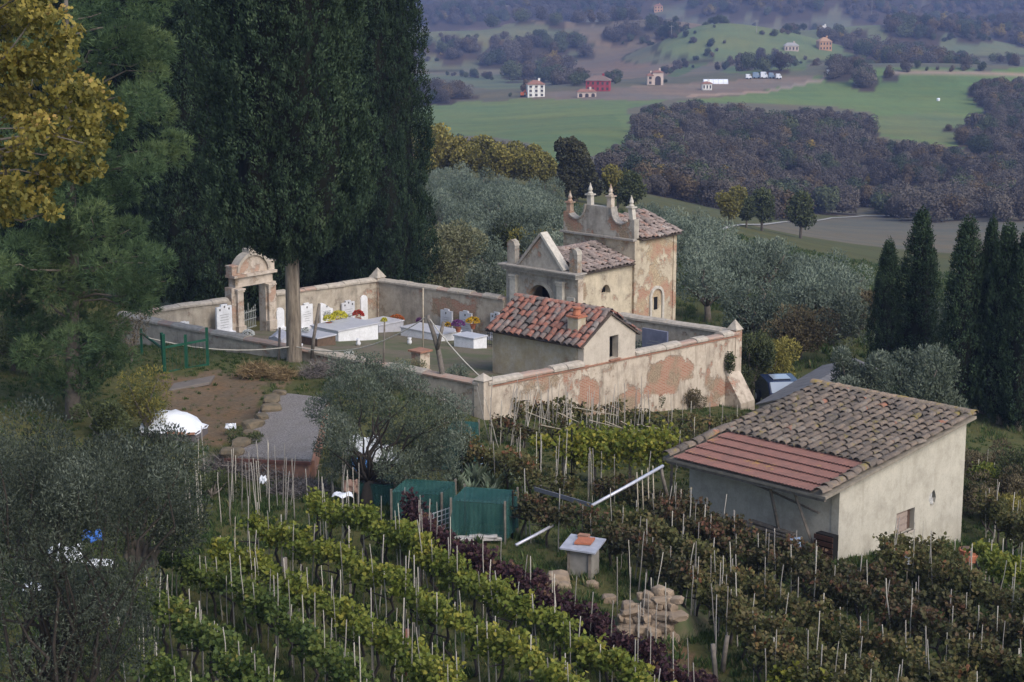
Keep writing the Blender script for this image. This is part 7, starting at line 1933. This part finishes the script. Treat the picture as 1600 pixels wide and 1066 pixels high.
def vine_row(img, pal, label, dens=330, hgt=1.5, stakes=0.75, wid=0.155, low=0.92, sd=0, smin=1.7, smax=2.5, trunks=1.1, ymin=32, ymax=110, leafsz=0.112, name="vine_row"):
    tops = [ghit(px, py, hgt, ymin, ymax) for px, py in img]
    line = resample([Vector((p.x, p.y, 0)) for p in tops], 0.25)
    line = [Vector((p.x, p.y, gz(p.x, p.y))) for p in line]
    L = len(line) * 0.25
    root = thing(name, line[len(line) // 2], label, "vines", "rows of vines")
    r_ = np.random.default_rng(sd + 900)
    n = int(L * dens * 1.25)
    A = np.array([tuple(p) for p in line]); k = r_.integers(0, len(A) - 1, n); f = r_.random((n, 1))
    C_ = A[k] * (1 - f) + A[k + 1] * f
    tdir = unit(A[k + 1] - A[k]); side = np.stack([tdir[:, 1], -tdir[:, 0], np.zeros(n)], -1)
    s_ = (k + f[:, 0]) * 0.25
    hv = hgt + 0.14 * np.sin(s_ * 2.1 + sd) + 0.10 * np.sin(s_ * 5.3 + sd * 2) + 0.06 * np.sin(s_ * 11.0)
    lo_ = low + 0.22 * np.sin(s_ * 1.7 + sd * 3) + 0.12 * np.sin(s_ * 4.1)
    keep = r_.random(n) < (0.84 + 0.24 * np.sin(s_ * 3.3 + sd * 1.3) * np.sin(s_ * 1.1 + sd))
    b_ = r_.random(n) ** 0.75
    z = lo_ + (hv - lo_) * b_
    lat = r_.normal(size=n) * wid * (0.65 + 0.5 * np.sin(b_ * math.pi))
    P = C_ + side * lat[:, None] + np.stack([np.zeros(n), np.zeros(n), z], -1)
    D = unit(side * np.sign(lat)[:, None] * 0.5 + r_.normal(size=(n, 3)) * 0.7 + np.array([0, 0, -0.35]))
    P, D, b_ = P[keep], D[keep], b_[keep]
    sel_ = r_.random(len(P)) < 0.13                       # shoots: leaves gather round them
    P0, D0, b0, ns = P[sel_], D[sel_], b_[sel_], 8
    jit = r_.normal(size=(len(P0) * ns, 3)) * np.array([0.075, 0.075, 0.065])
    P = np.repeat(P0, ns, 0) + jit; D = unit(np.repeat(D0, ns, 0) * 0.6 + r_.normal(size=P.shape) * 0.6 + jit * 3)
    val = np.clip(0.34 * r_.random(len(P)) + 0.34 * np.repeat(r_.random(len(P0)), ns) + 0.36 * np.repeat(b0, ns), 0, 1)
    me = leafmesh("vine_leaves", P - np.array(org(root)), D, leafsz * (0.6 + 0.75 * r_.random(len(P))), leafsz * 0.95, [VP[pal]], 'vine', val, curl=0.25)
    o = part_mesh("foliage", me, root)
    x = 0.3
    while x < L - 0.3 and trunks:
        p = line[int(x / 0.25)]; link("vine_trunk", random.choice(VTR), root, Matrix.Translation(p) @ Matrix.Rotation(random.uniform(0, 6.28), 4, 'Z')); x += trunks * random.uniform(0.85, 1.2)
    x = 0.2
    while x < L - 0.2 and stakes:
        p = line[int(x / 0.25)]; q_ = p + Vector((random.gauss(0, 0.16), random.gauss(0, 0.16), -0.15))
        cane_at(q_, random.uniform(smin, smax), random.gauss(0, 0.06), root, random.uniform(0.75, 1.25)); x += stakes * random.uniform(0.55, 1.5)
    return root
vine_row([(488, 774), (622, 822), (720, 884), (850, 957), (985, 1035), (1060, 1085)], 'yg', "long yellow-green vine row just left of the dark purple row", sd=1, dens=380, stakes=0.6)
vine_row([(392, 806), (506, 846), (607, 892), (712, 958), (832, 1016), (910, 1080)], 'yg', "second green vine row left of the purple row", sd=2, dens=360, stakes=0.55)
vine_row([(340, 846), (466, 905), (576, 968), (660, 1020), (720, 1075)], 'yg', "third green vine row left of the purple row", sd=3, dens=330, stakes=0.5, smax=2.7)
vine_row([(210, 848), (341, 888), (417, 930), (480, 985), (560, 1055), (580, 1080)], 'gr', "fourth green vine row from the purple row, lower left", sd=4, dens=340, stakes=0.55, smax=2.7)
vine_row([(180, 885), (240, 923), (301, 966), (362, 1015), (440, 1080)], 'gr', "lowest left vine row beside the big olive", sd=5, dens=340, stakes=0.55)
vine_row([(170, 980), (230, 1010), (300, 1065), (330, 1090)], 'gr', "short vine row at the bottom edge under the big olive", sd=6, dens=320)
vine_row([(640, 778), (672, 824), (750, 864), (839, 904), (910, 947), (970, 992), (1060, 1037), (1120, 1080)], 'pu', "dark purple leaved vine row crossing the middle", sd=7, dens=480, stakes=0.8, hgt=1.35, low=0.35)
vine_row([(806, 772), (889, 792), (960, 816), (1015, 846), (1080, 888)], 'br', "brown and purple upper part of the row above the hutch", sd=8, dens=400, stakes=0.8, low=0.7)
vine_row([(1085, 890), (1130, 915), (1178, 962), (1287, 1005), (1380, 1045), (1440, 1080)], 'mx', "mixed green and brown row running down to the bottom right of the stone wall", sd=9, dens=400, stakes=0.8, low=0.65)
vine_row([(960, 790), (1060, 832), (1130, 880), (1210, 915), (1319, 967), (1430, 1015), (1540, 1075)], 'mx', "turning vine row starting at the slanting zinc pipe", sd=10, dens=400, stakes=0.75, low=0.7)
vine_row([(1020, 775), (1100, 822), (1180, 855), (1272, 888), (1390, 932), (1500, 982), (1620, 1040)], 'br', "dark brown vine row second below the shed", sd=11, dens=400, stakes=0.75, low=0.7)
vine_row([(1050, 768), (1110, 800), (1180, 830), (1272, 862), (1365, 894), (1480, 934), (1620, 990)], 'br', "brown vine row directly below the shed's front wall", sd=12, dens=400, stakes=0.8, low=0.7)
vine_row([(1382, 862), (1440, 860), (1500, 888), (1560, 912), (1640, 945)], 'mx', "vine row against the foot of the shed's gable wall", sd=13, dens=420, stakes=0.8, low=0.2, hgt=1.3)
vine_row([(1490, 1000), (1560, 1020), (1640, 1050)], 'mx', "short turning row at the lower right edge", sd=14, dens=380, low=0.7)
vine_row([(1530, 850), (1580, 880), (1640, 905)], 'yg', "yellow-green vine row right of the terracotta pot", sd=15, dens=360)
vine_row([(1535, 770), (1580, 800), (1650, 830)], 'mx', "vine row beside the shed's right end, lower of two", sd=16, dens=400, low=0.7)
vine_row([(1530, 722), (1580, 745), (1650, 775)], 'yg', "vine row beside the shed's right end, upper of two", sd=17, dens=360, low=0.7)
vine_row([(1205, 1040), (1260, 1050), (1310, 1072)], 'bg', "bright green young vines at the bottom edge", sd=18, dens=420, low=0.2, hgt=1.1, stakes=1.2)
vine_row([(1180, 1000), (1290, 1040), (1370, 1080)], 'mx', "lowest turning row at the bottom right", sd=19, dens=360, low=0.7)
vine_row([(690, 655), (740, 692), (830, 722), (905, 748)], 'mx', "turning row behind the netting cages sloping right", sd=20, dens=380, stakes=0.9, hgt=1.4, low=0.3, ymin=60)
vine_row([(770, 650), (860, 660), (960, 668), (1060, 690), (1130, 700)], 'br', "brown row below the graveyard wall among crossed canes", sd=21, dens=300, stakes=0.7, hgt=1.1, low=0.1, smin=1.6, smax=2.4, ymin=62)
vine_row([(800, 622), (900, 628), (1000, 640), (1080, 650), (1160, 650)], 'mx', "scrubby row along the foot of the peeling graveyard wall", sd=22, dens=240, stakes=0.9, hgt=0.9, low=0.0, smin=1.3, smax=2.0, ymin=66)
vine_row([(1010, 660), (1080, 672), (1150, 680), (1200, 690)], 'mx', "turning row between the tall wall and the shed roof", sd=23, dens=320, stakes=0.9, hgt=1.3, low=0.2, ymin=62)
vine_row([(930, 745), (990, 752), (1040, 768)], 'br', "short brown row left of the shed under the pergola", sd=24, dens=320, stakes=0.7, hgt=1.0, low=0.1, ymin=58)
vine_row([(1385, 850), (1410, 832), (1440, 838), (1470, 850), (1500, 862)], 'mx', "bushy vines climbing the shed's gable foot under the window", sd=25, dens=420, stakes=0.9, low=0.1, hgt=1.5, ymin=50)
# pergola of bright vine leaves
c0 = ghit(975, 730, 0, 60, 80)
root = thing("vine_pergola", c0, "bright yellow-green vine pergola left of the shed roof", "pergola")
pp = [at(880, 688, 68), at(930, 692, 67.5), at(985, 688, 67), at(1050, 690, 66.5)]
n = 3600; r_ = np.random.default_rng(33)
k = r_.integers(0, 3, n); f = r_.random((n, 1)); A = np.array([tuple(p) for p in pp])
P = A[k] * (1 - f) + A[k + 1] * f + r_.normal(size=(n, 3)) * np.array([0.25, 0.5, 0.20]) - np.array([0, 0, 1]) * (r_.random((n, 1)) ** 3) * 0.9 + np.array([[0, 0, 0.1]])
me = leafmesh("pergola_leaves", P - np.array(c0), r_.normal(size=(n, 3)) + np.array([0, 0, -0.3]), 0.14 * (0.7 + 0.6 * r_.random(n)), 0.13, [VP['bg']], 'vine', curl=0.25)
part_mesh("foliage", me, root)
for p in pp:
    mb = MB(); mb.bar(Vector((p.x, p.y, gz(p.x, p.y) - 0.2)), p, 0.05); mb.build("post", M_wood, root)
for a, b in zip(pp, pp[1:]):
    mb = MB(); mb.bar(a - UZ * .05, b - UZ * .05, 0.04); mb.build("beam", M_wood, root)
for k, (px, py, s_) in enumerate(((845, 690, 0.45), (897, 705, 0.55))):
    p = at(px, py, 68.5)
    root = thing("vine_standard", Vector((p.x, p.y, gz(p.x, p.y))), ("small golden vine on a post left of the pergola" if k == 0 else "golden vine on a post at the pergola's left end"), "vine")
    n = 260; P = in_ball(n) * s_ * np.array([1, 1, 0.6]) + np.array(p - org(root))
    part_mesh("foliage", leafmesh("std_leaves", P, rdir(n), 0.13, 0.12, [VP['bg']], 'vine', np.clip(rng.random(n) + 0.35, 0, 1)), root)
    mb = MB(); mb.bar(org(root) - UZ * 0.1, p, 0.03); mb.build("post", M_darkbark, root)
# crossed bean canes below the wall
root = thing("cane_trellis", ghit(880, 690, 0, 60, 80), "thicket of crossed pale canes below the graveyard wall", "trellis")
for k in range(46):
    px = 765 + (k / 46) * 245 + random.uniform(-8, 8); p = ghit(px, 690 + random.uniform(-12, 10), 0, 60, 80)
    cane_at(p, random.uniform(1.6, 2.6), random.gauss(0, 0.22), root, random.uniform(0.8, 1.1))
for k in range(8):
    px = 820 + k * 25; a = at(px, 640 + random.uniform(-5, 25), 70.5); b = a + Vector((random.uniform(0.8, 1.8), random.uniform(-.4, .4), random.uniform(-0.7, -0.1)))
    mb = MB(); mb.tube([a, b], [0.02, 0.014], 5); mb.build("fallen_cane", M_cane, root)
root = thing("cane_cluster", ghit(450, 790, 0, 55, 70), "tall loose canes standing below the lean-to", "canes")
for k in range(42):
    p = ghit(random.uniform(290, 560), random.uniform(775, 835), 0, 48, 70); cane_at(p, random.uniform(1.5, 2.6), random.gauss(0, 0.05), root, random.uniform(0.7, 1.2))
root = thing("cane_cluster", ghit(850, 770, 0, 55, 70), "loose stakes standing in the vegetable plot by the wire fence", "canes")
for k in range(16):
    p = ghit(random.uniform(800, 960), random.uniform(745, 790), 0, 52, 72); cane_at(p, random.uniform(1.3, 2.2), random.gauss(0, 0.06), root, random.uniform(0.8, 1.2))
root = thing("cane_cluster", ghit(1080, 960, 0, 40, 60), "loose stakes standing in the grass right of the stone wall", "canes")
for k in range(20):
    p = ghit(random.uniform(960, 1150), random.uniform(930, 1060), 0, 38, 62); cane_at(p, random.uniform(1.3, 2.2), random.gauss(0, 0.07), root, random.uniform(0.8, 1.2))
# thick end posts
def post(px, py, h, r, lean, label, mat=None):
    p = ghit(px, py, 0, 36, 70); q_ = p + Vector((lean[0], lean[1], h)); return stick("end_post", [p - UZ * 0.2, p.lerp(q_, 0.5), q_], r, r * 0.85, mat or M_wood, label, "post")
post(1128, 1050, 1.0, 0.075, (0.12, 0, 0), "broken grey post right of the bright young vines, leaning")
post(1120, 1075, 1.15, 0.07, (-0.12, 0.1, 0), "thick grey post at the bottom edge right of the stone wall")
post(447, 965, 1.75, 0.09, (0, 0, 0), "pale slotted post in the third green vine row")
post(637, 1066, 1.4, 0.07, (0, 0, 0), "reddish post in the middle of the green rows", plain("red post", (0.22, 0.09, 0.06), (0.16, 0.08, 0.06), 5, 0.8))
for px, py, h, lab in ((801, 842, 1.6, "thin black iron post in front of the nearest netting cage"), (893, 760, 2.2, "dark iron post left of the zinc pipe"), (843, 742, 1.6, "dark iron post under the small golden vine")):
    p = ghit(px, py, 0, 50, 72); stick("iron_post", [p, p + UZ * h], 0.03, 0.03, M_dark, lab, "post")
# low sheet fence along the plot
a, b = at(835, 764, 62), at(925, 790, 60)
mb = MB(); mb.bar(a, b, 0.02, UZ, 0.07); tag(mb.build("sheet_edging", plain("grey edging", (0.16, 0.165, 0.19), (0.12, 0.125, 0.14), 4, 0.7), base=a), "grey sheet edging behind the brown vine row", "edging")
# cardoons and vegetables
M_card = leaf("cardoon leaves", [(0, (0.07, 0.10, 0.06)), (0.5, (0.13, 0.17, 0.11)), (1, (0.24, 0.28, 0.20))], 0.2, 0.7, 0.8, 0.2)
for k, (px, py, s_) in enumerate(((715, 768, 1.0), (745, 762, 1.1), (770, 768, 0.95), (795, 762, 0.8), (735, 780, 0.8), (765, 782, 0.75))):
    p = ghit(px, py, 0, 52, 72); n = 60
    root = thing("cardoon_plant", p, "silvery cardoon plant, " + ("leftmost behind the nearest cage", "tallest of the patch behind the nearest cage", "third from left in the cardoon patch", "rightmost of the cardoon patch", "front left of the cardoon patch", "front right of the cardoon patch")[k], "plant", "cardoon patch")
    th = rng.random(n) * 6.28; D = np.stack([np.cos(th) * 0.7, np.sin(th) * 0.7, 0.5 + rng.random(n)], -1)
    P = in_ball(n) * 0.15 * s_ + np.array([0, 0, 0.1])
    part_mesh("leaves", leafmesh("cardoon", P, D, 0.75 * s_ * (0.6 + 0.6 * rng.random(n)), 0.16 * s_, [M_card], 'rhomb'), root)
    mb = MB(); mb.tube([p, p + UZ * 0.5 * s_], [0.04, 0.02], 6); mb.build("stem", M_grnbush, root)
M_straw = leaf("dry straw", [(0, (0.10, 0.07, 0.035)), (0.5, (0.22, 0.155, 0.08)), (1, (0.36, 0.27, 0.15))], 0.1, 0.8, 1.0, 0.2)
M_twig = leaf("dead twigs", [(0, (0.07, 0.06, 0.055)), (0.5, (0.15, 0.13, 0.12)), (1, (0.26, 0.23, 0.21))], 0.0, 0.9, 1.0, 0.2)
def heap(px, py, w_, h, mat, label, n, L, wd, name="brush_heap", ymin=55, ymax=90):
    p = ghit(px, py, 0, ymin, ymax)
    P = in_ball(n) * np.array([w_ / 2, w_ / 3, h * 0.7]) ; P[:, 2] = np.abs(P[:, 2])
    D = rdir(n) * np.array([1, 1, 0.5]) + np.array([0, 0, 0.25])
    me = leafmesh(name, P, D, L * (0.6 + 0.8 * rng.random(n)), wd, [mat], 'tri')
    o = link(name, me, None, Matrix.Translation(p)); return tag(o, label, "brush heap")
heap(402, 588, 1.7, 0.8, M_straw, "heap of dry straw and brush at the foot of the near left wall", 1600, 0.45, 0.03, ymin=70)
heap(440, 592, 1.2, 0.7, M_straw, "smaller straw tangle beside the bare cypress trunk", 700, 0.5, 0.03, ymin=70)
heap(365, 735, 2.2, 0.8, M_twig, "grey heap of dead twigs below the lean-to roof", 2400, 0.5, 0.025)
heap(430, 742, 3.0, 0.9, M_twig, "long heap of dead twigs along the lean-to front", 2600, 0.5, 0.025)
heap(470, 770, 2.4, 0.6, M_twig, "tangle of dead twigs and rubble under the lean-to's right end", 1500, 0.4, 0.03)
heap(500, 590, 2.0, 0.9, M_twig, "dead twigs against the wall right of the bare trunk", 1200, 0.5, 0.02, ymin=70)
for k, (px, py, w_, m_, lab) in enumerate(((545, 610, 2.0, M_olive, "grey saplings against the near wall left of the short pier"), (600, 608, 2.2, M_olive, "grey saplings below the short brick-capped pier"), (640, 600, 1.8, M_willow, "pale weedy shrub in front of the short pier"), (705, 625, 1.6, M_olive, "grey shoots around the forked post"), (735, 640, 1.6, M_brownbush, "brown weeds at the graveyard's near corner"), (390, 715, 1.6, M_grnbush, "green weeds at the lean-to's left foot"), (330, 780, 2.6, M_grnbush, "green weeds at the top of the green vine rows"), (1145, 610, 0.9, M_grnbush, "tuft of ivy at the tall wall's right end"), (1080, 640, 1.4, M_brownbush, "brown weeds along the tall wall's foot"), (1020, 640, 1.2, M_grnbush, "green weeds along the tall wall's foot"))):
    p = ghit(px, py, 0, 55, 92)
    bush(px, py, p.y, w_, 1.5 if k < 4 else 1.1, m_, lab, 1800, 0.11, 10, 60 + k, name="shrub")
# the caper tuft growing out of the wall
c0 = ct(s_on(1138, -0.25), -0.28, -0.25)
P = in_ball(500) * np.array([0.3, 0.3, 0.55]) + np.array(BV) * 0.12
o = link("caper_tuft", leafmesh("caper_tuft", P, rdir(500) + np.array([0, 0, -0.5]), 0.12, 0.07, [M_grnbush]), None, Matrix.Translation(c0)); tag(o, "green tuft growing out of the tall wall near its right end", "plant")
# creeping yellow vine along the shed's right foot
# ------------------------------------------------------------------ grass and weeds between the rows
M_grass = leaf("grass blades", [(0.0, (0.030, 0.055, 0.018)), (0.5, (0.060, 0.100, 0.030)), (0.9, (0.11, 0.145, 0.045)), (1.0, (0.19, 0.17, 0.08))], 0.25, 0.7, 0.5, 0.25)
gp_ = []
for k in range(4):
    n = 26; th = rng.random(n) * 6.28
    D = np.stack([np.cos(th) * 0.5, np.sin(th) * 0.5, np.full(n, 1.0)], -1) + rng.normal(size=(n, 3)) * 0.15
    P = np.stack([rng.normal(size=n) * 0.16, rng.normal(size=n) * 0.16, np.zeros(n)], -1)
    gp_.append(bpy.data.objects.new("grass_tuft%d" % k, leafmesh("grass_tuft%d" % k, P, D, 0.55 * (0.5 + 0.8 * rng.random(n)), 0.035 if k < 3 else 0.12, [M_grass], 'tri' if k < 3 else 'rhomb')))
GC = protocol("grass_tufts", gp_)
n = 26000
y = np.sqrt(rng.random(n) * (92 ** 2 - 36 ** 2) + 36 ** 2); u = (rng.random(n) - 0.5) * 0.62; x = u * y
s_c = np.array([st_of((a_, b_)) for a_, b_ in zip(x, y)])
pxx, pyy = proj(x, y, gzv(x, y))
m = ~((s_c[:, 0] > -0.4) & (s_c[:, 1] > -0.4)) & (~(rng.random(n) > 0.22) | ~inpoly(pxx, pyy, [(250, 595), (330, 585), (420, 600), (400, 640), (360, 690), (290, 690), (255, 640)]))
# keep tufts off the shed floor
ds = np.stack([x - E1.x, y - E1.y], -1); sa = ds @ np.array(D2[:2]); sdd = ds @ np.array(D1[:2])
m &= ~((sa > 0.9) & (sa < 9) & (sdd > 0.1) & (sdd < 6.8))
x, y = x[m], y[m]
scatter("grass", np.stack([x, y, gzv(x, y) - 0.03], -1), rng.uniform(0.25, 0.65, len(x)) * np.where(y > 66, 0.6, 1.0), rng.random(len(x)) * 6.28, rng.integers(0, 4, len(x)), GC, "rough grass and weeds between the vine rows", "grass")
# grass under the olive slope
n = 14000
y = np.sqrt(rng.random(n) * (230 ** 2 - 92 ** 2) + 92 ** 2); u = -0.1 + rng.random(n) * 0.40; x = u * y
s_c = np.array([st_of((a_, b_)) for a_, b_ in zip(x, y)])
m = ~((s_c[:, 0] > -0.6) & (s_c[:, 0] < 27) & (s_c[:, 1] > -0.6) & (s_c[:, 1] < 26)); x, y = x[m], y[m]
scatter("grass", np.stack([x, y, gzv(x, y) - 0.03], -1), rng.uniform(0.5, 1.0, len(x)), rng.random(len(x)) * 6.28, rng.integers(0, 4, len(x)), GC, "tall rough grass under the olive grove", "grass")

# ------------------------------------------------------------------ haze: the damp autumn air over the valley
mb = MB()
mb.hexa([(-11000, -60, -330), (11000, -60, -330), (11000, 6700, -330), (-11000, 6700, -330),
         (-11000, -60, 60), (11000, -60, 60), (11000, 6700, 60), (-11000, 6700, 60)])
hm = bpy.data.materials.new("haze"); hm.use_nodes = True
hn = hm.node_tree; hn.nodes.remove(hn.nodes["Principled BSDF"])
pv = hn.nodes.new("ShaderNodeVolumePrincipled")
pv.inputs["Color"].default_value = (0.42, 0.55, 1.0, 1)
pv.inputs["Density"].default_value = HAZE
pv.inputs["Anisotropy"].default_value = 0.0
hn.links.new(pv.outputs[0], hn.nodes["Material Output"].inputs["Volume"])
o = mb.build("haze", hm)
tag(o, "pale blue haze over the whole valley", "haze", None, "stuff")
